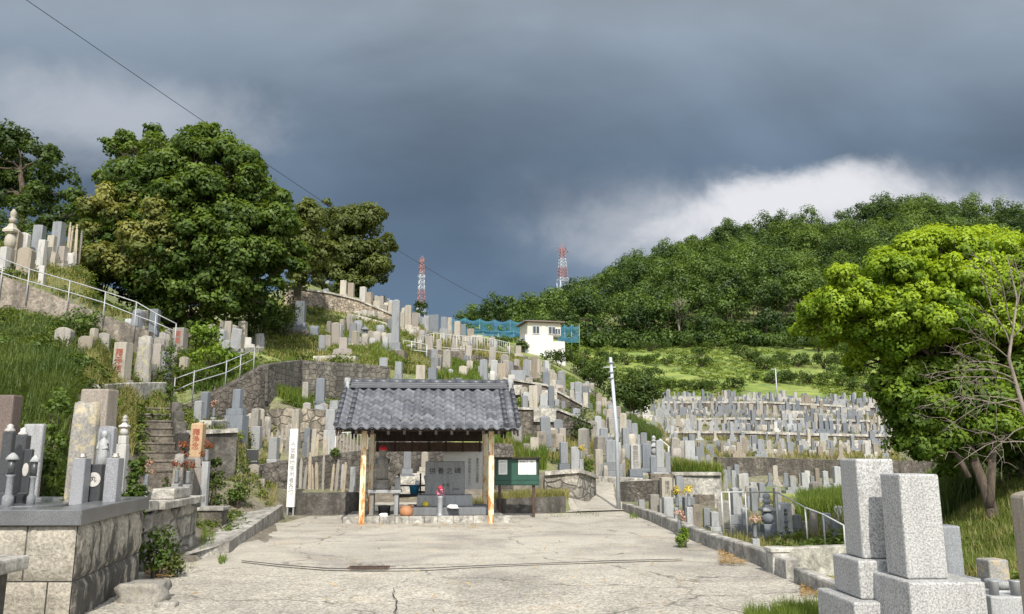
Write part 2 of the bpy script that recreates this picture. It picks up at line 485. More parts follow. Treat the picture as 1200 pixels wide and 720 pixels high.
def build_pavement_mat():
    g, bs, out = mat('pavement')
    geo = g.n('ShaderNodeNewGeometry')
    pos = geo.outputs['Position']
    sep = g.n('ShaderNodeSeparateXYZ', i_0=pos)
    agg = g.noise(pos, 55, 3, .7)
    agg2 = g.noise(pos, 17, 5, .75)
    big = g.noise(pos, .55, 6, .62, .8)
    mid = g.noise(pos, 1.9, 6, .68, .4)
    c = g.ramp(big, [(.30, (.25, .232, .20)), (.47, (.35, .325, .275)), (.60, (.42, .39, .325)), (.75, (.35, .335, .30))])
    c = g.mix(1.0, c, g.rng(agg, .33, .67, .70, 1.30), 'MULTIPLY')
    c = g.mix(1.0, c, g.rng(agg2, .33, .67, .84, 1.14), 'MULTIPLY')
    c = g.mix(g.rng(mid, .52, .70, 0, .5), c, (.19, .175, .15))
    # the near slab is worn to its pebbles
    near = g.rng(g.m('ADD', sep.outputs[1], g.m('MULTIPLY', g.m('SUBTRACT', mid, .5), 5)), 10.5, 12.5, 1, 0)
    vo = g.n('ShaderNodeTexVoronoi', feature='F1', i_Vector=pos)
    vo.inputs['Scale'].default_value = 42
    vs = g.n('ShaderNodeSeparateColor', i_0=vo.outputs['Color'])
    peb = g.rng(vs.outputs[0], 0, 1, .62, 1.38)
    c = g.mix(near, c, g.mix(1.0, c, peb, 'MULTIPLY'))
    warm = g.noise(pos, .9, 3, .6)
    c = g.mix(g.rng(warm, .60, .74, 0, .35), c, (.46, .34, .20))
    cr = g.n('ShaderNodeTexVoronoi', feature='DISTANCE_TO_EDGE')
    wv = g.n('ShaderNodeVectorMath', operation='ADD', i_0=g.vmul(pos, (.32, .38, .3)))
    nz = g.n('ShaderNodeTexNoise', i_Vector=pos)
    nz.inputs['Scale'].default_value = 1.3
    nz.inputs['Detail'].default_value = 6
    sc = g.n('ShaderNodeVectorMath', operation='SCALE', i_0=nz.outputs['Color'])
    sc.inputs[3].default_value = .35
    g.put(wv.inputs[1], sc.outputs[0])
    g.put(cr.inputs['Vector'], wv.outputs[0])
    cr.inputs['Scale'].default_value = 1.0
    crack = g.m('MULTIPLY', g.rng(cr.outputs[0], .002, .010, 1, 0), g.rng(mid, .38, .55, 0, 1))
    c = g.mix(g.m('MULTIPLY', crack, .75), c, (.09, .08, .065))
    g.put(bs.inputs['Base Color'], c)
    bs.inputs['Roughness'].default_value = .92
    bump(g, bs, g.m('SUBTRACT', g.m('ADD', g.m('ADD', agg, agg2), g.m('MULTIPLY', near, peb)), crack), .55, .02)


build_pavement_mat()


def build_ground_mat():
    g, bs, out = mat('earth')
    geo = g.n('ShaderNodeNewGeometry')
    pos = geo.outputs['Position']
    at = g.n('ShaderNodeAttribute', attribute_name='grassy')
    n1 = g.noise(pos, .35, 6, .6, .4)
    n2 = g.noise(pos, 5, 5, .7)
    n3 = g.noise(pos, .08, 4, .6)
    dirt = g.ramp(n2, [(.3, (.085, .072, .055)), (.55, (.17, .148, .115)), (.75, (.28, .25, .205))])
    grass = g.ramp(n1, [(.32, (.07, .12, .02)), (.5, (.15, .21, .035)), (.66, (.22, .25, .06)), (.8, (.25, .22, .09))])
    grass = g.mix(1.0, grass, g.rng(n2, .3, .7, .65, 1.3), 'MULTIPLY')
    grass = g.mix(1.0, grass, g.rng(n3, .3, .7, .8, 1.2), 'MULTIPLY')
    n4 = g.noise(g.vmul(pos, (.25, .8, 1)), .35, 6, .7, .6)
    grass = g.mix(g.rng(n4, .52, .66, 0, .75), grass, (.27, .29, .075))
    grass = g.mix(g.rng(n4, .36, .46, .6, 0), grass, (.045, .085, .018))
    f = g.m('ADD', at.outputs['Fac'], g.m('MULTIPLY', g.m('SUBTRACT', n1, .5), 1.4), clamp=True)
    g.put(bs.inputs['Base Color'], g.mix(f, dirt, grass))
    bs.inputs['Roughness'].default_value = .95
    bump(g, bs, n2, .8, .08)


build_ground_mat()


def leafmat(name, dark, light, trans=.35, nscale=.9, gloss=.5):
    """foliage: per leaf tint from the mesh and soft clump to clump variety"""
    g, bs, out = mat(name)
    geo = g.n('ShaderNodeNewGeometry')
    at = g.n('ShaderNodeAttribute', attribute_name='tint')
    n = g.noise(geo.outputs['Position'], nscale, 3, .5)
    f = g.m('ADD', at.outputs['Fac'], g.m('MULTIPLY', g.m('SUBTRACT', n, .5), 1.3), clamp=True)
    c = g.mix(f, dark, light)
    g.put(bs.inputs['Base Color'], c)
    bs.inputs['Roughness'].default_value = gloss
    bs.inputs['Specular IOR Level'].default_value = .25
    tr = g.n('ShaderNodeBsdfTranslucent', i_0=g.mix(1.0, c, (1.25, 1.15, .55), 'MULTIPLY'))
    ms = g.n('ShaderNodeMixShader', i_0=trans)
    g.put(ms.inputs[1], bs.outputs[0])
    g.put(ms.inputs[2], tr.outputs[0])
    g.t.links.new(ms.outputs[0], out.inputs[0])


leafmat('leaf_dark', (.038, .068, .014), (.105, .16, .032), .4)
leafmat('leaf_mid', (.048, .09, .016), (.15, .22, .04), .4)
leafmat('leaf_olive', (.06, .085, .02), (.18, .21, .06), .4)
leafmat('leaf_flower', (.075, .11, .02), (.29, .29, .085), .4)
leafmat('leaf_bright', (.08, .15, .014), (.22, .32, .035))
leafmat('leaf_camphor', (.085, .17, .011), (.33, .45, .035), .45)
leafmat('leaf_camphor_deep', (.065, .125, .014), (.19, .28, .03), .42)  # deeper green for the lower crown and the mass behind
leafmat('leaf_forest', (.026, .055, .014), (.125, .195, .036), .32, .045)
leafmat('grass_green', (.06, .115, .016), (.22, .28, .05), .42, .45)
leafmat('grass_dry', (.15, .17, .04), (.38, .33, .15), .35, .8)
leafmat('grass_reed', (.035, .07, .016), (.17, .22, .06), .35, .75)


def barkmat(name, a, b):
    g, bs, out = mat(name)
    tc = g.n('ShaderNodeTexCoord')
    n = g.noise(g.vmul(tc.outputs['Object'], (6, 6, 1.6)), 2.2, 6, .7, .5)
    g.put(bs.inputs['Base Color'], g.ramp(n, [(.35, a), (.65, b)]))
    bs.inputs['Roughness'].default_value = .95
    bump(g, bs, n, .8, .04)


barkmat('bark', (.035, .027, .02), (.12, .09, .065))
barkmat('bark_pale', (.13, .105, .085), (.27, .23, .19))
barkmat('wood_old', (.10, .08, .06), (.25, .21, .165))
barkmat('wood_dark', (.018, .013, .010), (.05, .036, .027))
barkmat('wood_brown', (.05, .032, .024), (.11, .07, .05))
barkmat('wood_pale', (.27, .225, .165), (.45, .39, .30))


def build_special():
    # posts: cream paint flaking off orange rust
    g, bs, out = mat('rust_post')
    tc = g.n('ShaderNodeTexCoord')
    oi = g.n('ShaderNodeObjectInfo')
    of = g.n('ShaderNodeVectorMath', operation='ADD', i_0=g.vmul(tc.outputs['Object'], (7, 7, 2.0)))
    cb = g.n('ShaderNodeCombineXYZ', i_0=g.m('MULTIPLY', oi.outputs['Random'], 50.0), i_1=3.0, i_2=g.m('MULTIPLY', oi.outputs['Random'], 20.0))
    g.put(of.inputs[1], cb.outputs[0])
    n = g.noise(of.outputs[0], 1.5, 7, .7)
    sp = g.n('ShaderNodeSeparateXYZ', i_0=tc.outputs['Object'])
    k = g.m('ADD', n, g.rng(sp.outputs[2], 0, .9, .09, 0))
    c = g.ramp(k, [(.46, (.70, .62, .45)), (.54, (.64, .50, .29)), (.60, (.50, .20, .05)), (.74, (.24, .08, .025))])
    g.put(bs.inputs['Base Color'], c)
    bs.inputs['Roughness'].default_value = .7
    bump(g, bs, n, .3, .01)
    # smoked silver roof tiles
    g, bs, out = mat('roof_tile')
    geo = g.n('ShaderNodeNewGeometry')
    at = g.n('ShaderNodeAttribute', attribute_name='tint')
    n = g.noise(geo.outputs['Position'], 3.5, 5, .65)
    n2 = g.noise(geo.outputs['Position'], 40, 3, .6)
    c = g.mix(at.outputs['Fac'], (.065, .07, .082), (.165, .172, .19))
    c = g.mix(1.0, c, g.rng(n, .3, .7, .75, 1.25), 'MULTIPLY')
    c = g.mix(1.0, c, g.rng(n2, .3, .7, .85, 1.12), 'MULTIPLY')
    g.put(bs.inputs['Base Color'], c)
    bs.inputs['Roughness'].default_value = .42
    # blue garden netting
    g, bs, out = mat('netting')
    geo = g.n('ShaderNodeNewGeometry')
    n = g.noise(g.vmul(geo.outputs['Position'], (.5, .5, 1.6)), 1.1, 5, .65)
    g.put(bs.inputs['Base Color'], g.ramp(n, [(.35, (.012, .055, .13)), (.55, (.02, .14, .22)), (.7, (.05, .22, .26))]))
    bs.inputs['Roughness'].default_value = .7
    tr = g.n('ShaderNodeBsdfTransparent')
    ms = g.n('ShaderNodeMixShader', i_0=g.rng(n, .35, .65, .15, .55))
    g.put(ms.inputs[1], bs.outputs[0])
    g.put(ms.inputs[2], tr.outputs[0])
    g.t.links.new(ms.outputs[0], out.inputs[0])


build_special()
plain('galvanised', (.30, .31, .32), .5, .2)
plain('rail_white', (.40, .41, .40), .5)
plain('pole_grey', (.40, .43, .46), .5, .2)
plain('paint_white', (.78, .78, .76), .5, var=.05)
plain('paper', (.80, .80, .79), .8, var=.04)
plain('board_green', (.012, .065, .045), .55, var=.2)
plain('ink', (.02, .02, .022), .8)
plain('ink_red', (.32, .07, .04), .8)
plain('ink_grey', (.16, .15, .14), .8)
plain('steel_red_hazy', (.32, .16, .15), .6)  # pylon red dulled, distance haze put into the colour
plain('steel_white_hazy', (.45, .47, .50), .6)  # bluish dulled white, distance haze put into the colour
plain('cable', (.03, .03, .032), .7)
plain('plaster_cream', (.56, .52, .42), .85, var=.06)
plain('plaster_white', (.50, .495, .48), .85, var=.06)
plain('roof_brown', (.12, .09, .075), .8)
plain('window_dark', (.04, .045, .05), .15)
plain('cloth_red', (.50, .025, .03), .8)
plain('clay', (.36, .17, .08), .7)
plain('plastic_blue', (.02, .16, .28), .4)
plain('plastic_white', (.75, .75, .73), .4)
plain('flower_red', (.55, .03, .05), .7)
plain('flower_yellow', (.70, .55, .05), .7)
plain('flower_pink', (.62, .25, .32), .7)
plain('flower_dry', (.22, .06, .03), .8)
plain('soot', (.01, .01, .01), .9)
plain('gravel_white', (.55, .54, .51), .9, var=.35, scale=40)
plain('brass', (.55, .50, .42), .3, .8)

# ------------------------------------------------------------------ object helpers
def thing(name, label, cat, loc=(0, 0, 0), rz=0.0, group=None):
    o = bpy.data.objects.new(name, None)
    o.empty_display_size = .2
    o.location = loc
    o.rotation_euler = (0, 0, rz)
    o['label'] = label
    o['category'] = cat
    if group:
        o['group'] = group
    C.objects.link(o)
    return o


def tag(o, label, cat, group=None, kind=None):
    o['label'] = label
    o['category'] = cat
    if group:
        o['group'] = group
    if kind:
        o['kind'] = kind
    return o


def obj(name, me, m=None, parent=None, loc=(0, 0, 0), rz=0.0, label=None):
    if isinstance(me, bmesh.types.BMesh):
        bm = me
        me = bpy.data.meshes.new(name)
        bm.normal_update()
        bm.to_mesh(me)
        bm.free()
    if m and not me.materials:
        for q in (m if isinstance(m, (list, tuple)) else [m]):
            me.materials.append(M[q])
    o = bpy.data.objects.new(name, me)
    C.objects.link(o)
    o.location = loc
    o.rotation_euler = (0, 0, rz)
    if parent:
        o.parent = parent
    if label:
        o['label'] = label
    return o


def stuff(o, label, cat, kind='stuff'):
    o['label'] = label
    o['category'] = cat
    o['kind'] = kind
    return o


def structure(o, label=None, cat=None):
    o['kind'] = 'structure'
    if label:
        o['label'] = label
    if cat:
        o['category'] = cat
    return o


def box(bm, c, s, top=1.0, rz=0.0, bev=0.0, mi=0, peak=0.0):
    """box centred in x, y with its foot at c.z; top = scale of the top face; peak = height of a low pyramid on it"""
    x, y, z = c
    hx, hy, h = s[0] / 2, s[1] / 2, s[2]
    v = [bm.verts.new((sx * hx * k, sy * hy * k, zz)) for zz, k in ((0, 1), (h, top)) for sx, sy in ((-1, -1), (1, -1), (1, 1), (-1, 1))]
    fs = [bm.faces.new([v[i] for i in q]) for q in ((3, 2, 1, 0), (0, 1, 5, 4), (1, 2, 6, 5), (2, 3, 7, 6), (3, 0, 4, 7))]
    if peak:
        p = bm.verts.new((0, 0, h + peak))
        fs += [bm.faces.new((v[4 + i], v[4 + (i + 1) % 4], p)) for i in range(4)]
    else:
        fs.append(bm.faces.new((v[4], v[5], v[6], v[7])))
    vs = set(q for f in fs for q in f.verts)
    if bev:
        es = list(set(e for f in fs for e in f.edges))
        r = bmesh.ops.bevel(bm, geom=es, offset=bev, segments=1 if bev < .012 else 2, affect='EDGES', profile=.5, clamp_overlap=True)
        vs = set(r['verts']) | set(q for f in r['faces'] for q in f.verts) | set(q for q in vs if q.is_valid)
        fs = set(f for q in vs for f in q.link_faces)
    cr, sr = math.cos(rz), math.sin(rz)
    for q in vs:
        a, b = q.co.x, q.co.y
        q.co = (x + a * cr - b * sr, y + a * sr + b * cr, z + q.co.z)
    for f in fs:
        if f.is_valid:
            f.material_index = mi
    return vs


def lathe(bm, prof, c=(0, 0, 0), n=14, smooth=True, mi=0, sq=False):
    rings = []
    for r, z in prof:
        rings.append([bm.verts.new((c[0] + r * math.cos(2 * math.pi * i / n + (math.pi / 4 if n == 4 else 0)), c[1] + r * math.sin(2 * math.pi * i / n + (math.pi / 4 if n == 4 else 0)), c[2] + z)) for i in range(n)])
    for a, b in zip(rings, rings[1:]):
        for i in range(n):
            f = bm.faces.new((a[i], a[(i + 1) % n], b[(i + 1) % n], b[i]))
            f.smooth = smooth
            f.material_index = mi
    for ring, rev in ((rings[0], True), (rings[-1], False)):
        f = bm.faces.new(ring[::-1] if rev else ring)
        f.material_index = mi


def tube(bm, pts, radii, n=8, mi=0, smooth=True):
    pts = [Vector(p) for p in pts]
    if not hasattr(radii, '__len__'):
        radii = [radii] * len(pts)
    rings = []
    up = Vector((0, 0, 1))
    for i, p in enumerate(pts):
        d = (pts[min(i + 1, len(pts) - 1)] - pts[max(i - 1, 0)]).normalized()
        a = d.cross(up if abs(d.z) < .93 else Vector((1, 0, 0))).normalized()
        b = a.cross(d).normalized()
        rings.append([bm.verts.new(p + (a * math.cos(2 * math.pi * k / n) + b * math.sin(2 * math.pi * k / n)) * radii[i]) for k in range(n)])
    for q, w in zip(rings, rings[1:]):
        for k in range(n):
            f = bm.faces.new((q[k], w[k], w[(k + 1) % n], q[(k + 1) % n]))
            f.smooth = smooth
            f.material_index = mi
    for ring, rev in ((rings[0], False), (rings[-1], True)):
        f = bm.faces.new(ring[::-1] if rev else ring)
        f.material_index = mi


def arch(bm, w, d, h, c=(0, 0, 0), rise=.5, n=8, taper=1.0):
    """upright slab with a rounded top, facing -Y"""
    r = w / 2
    out = [(-r, 0), (r, 0)]
    for i in range(n + 1):
        t = math.pi * i / n
        out.append((r * taper * math.cos(t), h - r * rise + r * rise * math.sin(t)))
    fr = [bm.verts.new((c[0] + x, c[1] - d / 2, c[2] + z)) for x, z in out]
    bk = [bm.verts.new((c[0] + x, c[1] + d / 2, c[2] + z)) for x, z in out]
    bm.faces.new(fr)
    bm.faces.new(bk[::-1])
    k = len(out)
    for i in range(k):
        bm.faces.new((fr[i], bk[i], bk[(i + 1) % k], fr[(i + 1) % k]))
    es = [e for v in fr for e in v.link_edges if e.other_vert(v) in fr]
    bmesh.ops.bevel(bm, geom=list(set(es)), offset=min(.012, w * .05), segments=1, affect='EDGES')


def rough(bm, w, d, h, c=(0, 0, 0), seed=0, amp=.12, top=.85, sub=3):
    """natural stone: a box cut fine and pushed about by noise"""
    b2 = bmesh.new()
    box(b2, (0, 0, 0), (w, d, h), top)
    bmesh.ops.subdivide_edges(b2, edges=b2.edges[:], cuts=sub, use_grid_fill=True)
    for v in b2.verts:
        p = v.co.copy()
        k = Vector((p.x / max(w, .01), p.y / max(d, .01), p.z / h - .5)) * 1.7 + Vector((seed * 3.1, seed * 1.7, 0))
        n = mnoise.noise_vector(k) * amp + mnoise.noise_vector(k * 3) * amp * .4
        rad = Vector((p.x / w, p.y / d, 0))
        sh = 1 - .22 * max(0, abs(p.z / h - .5) * 2 - .55) - .10 * (rad.length > .62)
        v.co = Vector((c[0] + p.x * sh + n.x * w, c[1] + p.y * sh + n.y * d * .8, c[2] + max(0, p.z + n.z * h * .35)))
    me = bpy.data.meshes.new('tmp')
    for f in b2.faces:
        f.smooth = True
    b2.to_mesh(me)
    b2.free()
    bm.from_mesh(me)
    bpy.data.meshes.remove(me)


def text_mesh(txt, size, vertical=False, spacing=1.0, depth=.002):
    cu = bpy.data.curves.new('lettering', 'FONT')
    cu.body = '\n'.join(txt) if vertical else txt
    cu.size = size
    cu.align_x = 'CENTER'
    cu.align_y = 'CENTER'
    cu.space_line = spacing if vertical else 1.0
    cu.extrude = depth
    cu.resolution_u = 2
    o = bpy.data.objects.new('lettering', cu)
    C.objects.link(o)
    me = bpy.data.meshes.new_from_object(o.evaluated_get(bpy.context.evaluated_depsgraph_get()))
    bpy.data.objects.remove(o)
    bpy.data.curves.remove(cu)
    me.transform(Matrix.Rotation(math.pi / 2, 4, 'X'))         # stands up, faces -Y
    return me


# ------------------------------------------------------------------ foliage helpers
def quads(name, pts, nrm, L, W, tint, m, parent=None, loc=(0, 0, 0)):
    """many small leaf faces as one mesh (numpy)"""
    n = len(pts)
    soft = None
    if nrm.shape[1] == 6:
        soft, nrm = nrm[:, 3:], nrm[:, :3]
    nrm = nrm / np.linalg.norm(nrm, axis=1, keepdims=True)
    t = rng.normal(size=(n, 3))
    t -= nrm * (t * nrm).sum(1, keepdims=True)
    t /= np.linalg.norm(t, axis=1, keepdims=True)
    b = np.cross(nrm, t)
    L = np.broadcast_to(L, (n,))[:, None] * rng.uniform(.7, 1.3, (n, 1))
    W = np.broadcast_to(W, (n,))[:, None] * rng.uniform(.75, 1.25, (n, 1))
    fold = nrm * W * .22
    v = np.stack([pts - t * L * .5, pts - b * W * .5 + fold + t * L * .08, pts + t * L * .5, pts + b * W * .5 + fold + t * L * .08], 1).reshape(-1, 3)
    o = rawmesh(name, v, 4, tint, m, parent, loc)
    if soft is not None:          # leaves shade as part of their tuft
        s = soft / np.linalg.norm(soft, axis=1, keepdims=True)
        k = (s * nrm).sum(1, keepdims=True)
        s = np.where(k < .05, s + nrm * (.05 - k) * 1.5, s) * .8 + nrm * .2
        s /= np.linalg.norm(s, axis=1, keepdims=True)
        o.data.polygons.foreach_set('use_smooth', np.ones(n, dtype=bool))
        o.data.normals_split_custom_set_from_vertices(np.repeat(s, 4, 0).astype(np.float32))
    return o


def rawmesh(name, v, k, tint, m, parent=None, loc=(0, 0, 0)):
    n = len(v) // k
    me = bpy.data.meshes.new(name)
    me.vertices.add(len(v))
    me.vertices.foreach_set('co', np.ascontiguousarray(v, dtype=np.float32).ravel())
    me.loops.add(len(v))
    me.loops.foreach_set('vertex_index', np.arange(len(v), dtype=np.int32))
    me.polygons.add(n)
    me.polygons.foreach_set('loop_start', np.arange(0, len(v), k, dtype=np.int32))
    at = me.attributes.new('tint', 'FLOAT', 'FACE')
    at.data.foreach_set('value', np.ascontiguousarray(np.broadcast_to(tint, (n,)), dtype=np.float32))
    me.update(calc_edges=True)
    me.materials.append(M[m])
    return obj(name, me, None, parent, loc)


def sph(n):
    d = rng.normal(size=(n, 3))
    return d / np.linalg.norm(d, axis=1, keepdims=True)


def puff_leaves(clumps, per, sub=9, subr=.42, flat=.95, young=None, hollow=.35, jitter=.45):
    """clumps: (centre, radius[, tint]). Leaves sit round smaller tufts on each clump; returns points, normals, tints"""
    Pn, Nn, Tn = [], [], []
    for cl in clumps:
        c, r = np.array(cl[0][:3], float), cl[1]
        base = cl[2] if len(cl) > 2 else .35
        dirs = sph(sub)
        dirs[:, 2] = np.where(dirs[:, 2] < -.75, -dirs[:, 2] * .6, dirs[:, 2])
        cen = c + dirs * r * rng.uniform(hollow, .92, (sub, 1)) * np.array([1, 1, flat])
        tt = base + rng.normal(0, .13, sub)
        k = max(4, int(per * r * r / sub))
        for q in range(sub):
            rr = r * subr * rng.uniform(.65, 1.25)
            d = sph(k)
            p = cen[q] + d * rr * rng.uniform(.35, 1.06, (k, 1)) ** .6 * np.array([1.1, 1.1, .9])
            nn = d * .8 + dirs[q] * .35 + np.array([0, 0, .45]) + rng.normal(0, jitter, (k, 3))
            Pn.append(p)
            Nn.append(np.concatenate([nn, d * .75 + dirs[q] * .6 + np.array([0, 0, .22])], 1))
            t = tt[q] + rng.normal(0, .1, k)
            if young is not None:
                t = t + young * np.clip(d[:, 2] * .6 + dirs[q][2] * .7, -.6, 1)      # young shoots grow at the tips
            Tn.append(np.clip(t, 0, 1))
    return np.concatenate(Pn), np.concatenate(Nn), np.concatenate(Tn)


def limb(bm, a, b, r0, r1, n=7, seg=6, sag=.12, seed=0):
    a, b = Vector(a), Vector(b)
    L = (b - a).length
    pts, rad = [], []
    for i in range(seg + 1):
        t = i / seg
        p = a.lerp(b, t)
        w = mnoise.noise_vector(Vector((seed * 5.3, t * 2.2, seed))) * L * sag * math.sin(math.pi * min(t * 1.2, 1))
        p += w + Vector((0, 0, L * .10 * math.sin(math.pi * t)))
        pts.append(p)
        rad.append(r0 + (r1 - r0) * t ** .8)
    tube(bm, pts, rad, n)
    return pts


def tree(name, label, base, forks, clumps, per, leaf, L, W, trunk_r, bark='bark', cat='tree', group=None, young=None, sub=9, subr=.42, extra=None, twig=True, hollow=.35):
    """trunk with limbs that reach each clump of leaves; forks: list of points up the trunk"""
    base = Vector(base)
    t = thing(name, label, cat, base, 0, group)
    bm = bmesh.new()
    fk = [Vector(f) - base for f in forks]
    pts = [Vector((0, 0, -.3))] + fk
    rad = [trunk_r * (1 - .6 * i / len(pts)) for i in range(len(pts))]
    rad[0] *= 1.3
    fine, fr = [], []
    for i in range(len(pts) - 1):
        for s in range(4):
            k = s / 4
            p = pts[i].lerp(pts[i + 1], k)
            fine.append(p + (mnoise.noise_vector(p * .9 + base) * trunk_r * .7 if i + s else Vector()))
            fr.append(rad[i] + (rad[i + 1] - rad[i]) * k)
    fine.append(pts[-1])
    fr.append(rad[-1])
    tube(bm, fine, fr, 10)
    if twig:
        for i, cl in enumerate(clumps):
            c = Vector(cl[0][:3]) - base
            j = min(range(len(fk)), key=lambda q: (fk[q] - c).length + (3 if fk[q].z > c.z + .3 else 0))
            k = rad[j + 1] * .75
            mid = fk[j]
            limb(bm, mid, c, min(k, .03 + cl[1] * .045), .012, 6, 5, .14, i + base.x)
            for e in range(2):
                d = Vector(sph(1)[0]) * cl[1] * .8
                d.z = abs(d.z) * .7
                limb(bm, mid.lerp(c, .75), c + d, .02, .006, 5, 3, .1, i * 3 + e)
    obj('trunk', bm, bark, t)
    p, n, tt = puff_leaves(clumps, per, sub, subr, young=young, hollow=hollow)
    quads('crown', p - np.array(base), n, L, W, tt, leaf, t)
    if extra:
        p, n, tt = puff_leaves(extra[0], extra[1], sub, subr, young=young, hollow=hollow)
        quads('extra_foliage', p - np.array(base), n, extra[3], extra[4], tt, extra[2], t)  # second set of leaves in its own colour
    return t


def bush(name, label, base, w, h, leaf='leaf_mid', per=None, L=.09, W=.05, d=None, cat='bush', group=None, dense=1.0, n=None):
    """leafy mound of a given width and height standing on base"""
    base = Vector(base)
    t = thing(name, label, cat, base, 0, group)
    d = d or w * .8
    r = min(w, h) * .33
    n = n or int(np.clip(6 * (w / h + h / w), 9, 34))
    cl = []
    for i in range(n):
        q = sph(1)[0]
        cl.append(((q[0] * (w / 2 - r * .75), q[1] * (d / 2 - r * .75), h * .5 + q[2] * (h / 2 - r * .85)), r * rng.uniform(.75, 1.15), .4 + rng.normal(0, .08)))
    cl.append(((0, 0, h * .45), r * 1.25, .35))
    per = per or dense * 1.15 / (L * W) * 3.0
    p, nn, tt = puff_leaves(cl, per, 8, .45, flat=.85)
    p[:, 2] = np.where(p[:, 2] < .0, rng.uniform(0, h * .3, len(p)), p[:, 2])
    bm = bmesh.new()
    for i in range(5):
        a = rng.uniform(0, 6.28)
        limb(bm, (math.cos(a) * .05, math.sin(a) * .05, -.1), (math.cos(a) * w * .25, math.sin(a) * d * .25, h * .7), .012 + w * .01, .005, 5, 4, .1, i)
    obj('stem', bm, 'bark', t)
    quads('foliage', p, nn, L, W, tt, leaf, t)
    return t


def blades(name, spots, m, label, cat='grass', kind='stuff', L=.5, W=.018, bend=.45, tint=.4, parent=None):
    """grass: spots = array of root points; each blade is two tapering faces"""
    s = np.asarray(spots, float)
    n = len(s)
    Ls = np.broadcast_to(L, (n,)) * rng.uniform(.45, 1.15, n)
    az = rng.uniform(0, 2 * np.pi, n)
    out = np.stack([np.cos(az), np.sin(az), np.zeros(n)], 1)
    side = np.stack([-np.sin(az + rng.normal(0, .5, n)), np.cos(az), np.zeros(n)], 1) * (np.broadcast_to(W, (n,)) * .5)[:, None]
    be = rng.uniform(.05, 1.0, (n, 1)) * bend
    up = np.array([0, 0, 1.0])
    m1 = s + up * (Ls * .55)[:, None] + out * be * (Ls * .22)[:, None]
    tp = s + up * (Ls * (1 - .35 * be[:, 0]))[:, None] + out * be * (Ls * .85)[:, None]
    q1 = np.stack([s - side, s + side, m1 + side * .8, m1 - side * .8], 1)
    q2 = np.stack([m1 - side * .8, m1 + side * .8, tp + side * .12, tp - side * .12], 1)
    v = np.concatenate([q1, q2], 1).reshape(-1, 3)
    tt = np.clip(tint + rng.normal(0, .18, n), 0, 1)
    o = rawmesh(name, v, 4, np.repeat(tt, 2), m, parent)
    if parent is None:
        stuff(o, label, cat)
    return o


def patch(pxs, Ds, n, py=480):
    """random terrain points inside a bearing / distance window; pxs and Ds are (min, max)"""
    out = []
    for _ in range(n):
        D = random.uniform(*Ds)
        p = P(random.uniform(*pxs), py, D)
        out.append((p.x, p.y, hgt(p.x, p.y) - .02))
    return out

# ================================================================== THE GROUND
def build_ground():
    nD, nC = HG.shape
    X = (CS[None, :] - 600) / F / 1.017 * DS[:, None]
    Y = np.repeat(DS[:, None], nC, 1)
    v = np.stack([X, Y, HG], -1).reshape(-1, 3)
    idx = np.arange(nD * nC).reshape(nD, nC)
    f = np.stack([idx[:-1, :-1], idx[:-1, 1:], idx[1:, 1:], idx[1:, :-1]], -1).reshape(-1, 4)
    me = bpy.data.meshes.new('ground')
    me.vertices.add(len(v))
    me.vertices.foreach_set('co', v.astype(np.float32).ravel())
    me.loops.add(f.size)
    me.loops.foreach_set('vertex_index', f.astype(np.int32).ravel())
    me.polygons.add(len(f))
    me.polygons.foreach_set('loop_start', np.arange(0, f.size, 4, dtype=np.int32))
    Dm, Cm = Y, np.repeat(CS[None, :], nD, 0)
    ga = np.full_like(Dm, .62)
    ga = np.where((Cm > 770) & (Dm > 48) & (Dm < 103), .22, ga)
    ga = np.where((Dm > 103), 1.0, ga)
    ga = np.where((Dm > 153), .5, ga)
    ga = np.where((Dm < 23) & (np.abs(X) < 4.5), .15, ga)
    ga = np.where((Cm > 900) & (Dm < 48) & (Dm > 8), .9, ga)
    ga = np.where((Cm > 690) & (Cm < 880) & (Dm < 48), .35, ga)
    ga = np.where((Cm > 560) & (Cm < 720) & (Dm < 44), .35, ga)
    ga = np.where((Cm < 430) & (Cm > 240) & (Dm < 28), .2, ga)
    ga = np.where((Cm < 330) & (Dm < 19.5), .0, ga)
    ga = np.where((Cm > 400) & (Cm < 660) & (Dm < 27.5), .0, ga)
    at = me.attributes.new('grassy', 'FLOAT', 'POINT')
    at.data.foreach_set('value', ga.astype(np.float32).ravel())
    me.update(calc_edges=True)
    me.polygons.foreach_set('use_smooth', np.ones(len(f), dtype=bool))
    structure(obj('ground', me, 'earth'), 'earth and grass hillside cut into cemetery terraces', 'ground')
    bm = bmesh.new()
    vs = [bm.verts.new(q) for q in ((-60, -40, -.02), (60, -40, -.02), (60, .5, -.02), (-60, .5, -.02))]
    bm.faces.new(vs)
    structure(obj('near_ground', bm, 'pavement'), 'worn concrete ground behind the viewpoint', 'ground')


build_ground()


def g0(px, py, z=0.0):
    """point on the level z under a photo pixel"""
    k = zof(py, 1.0) - EYE
    return P(px, py, (z - EYE) / k)


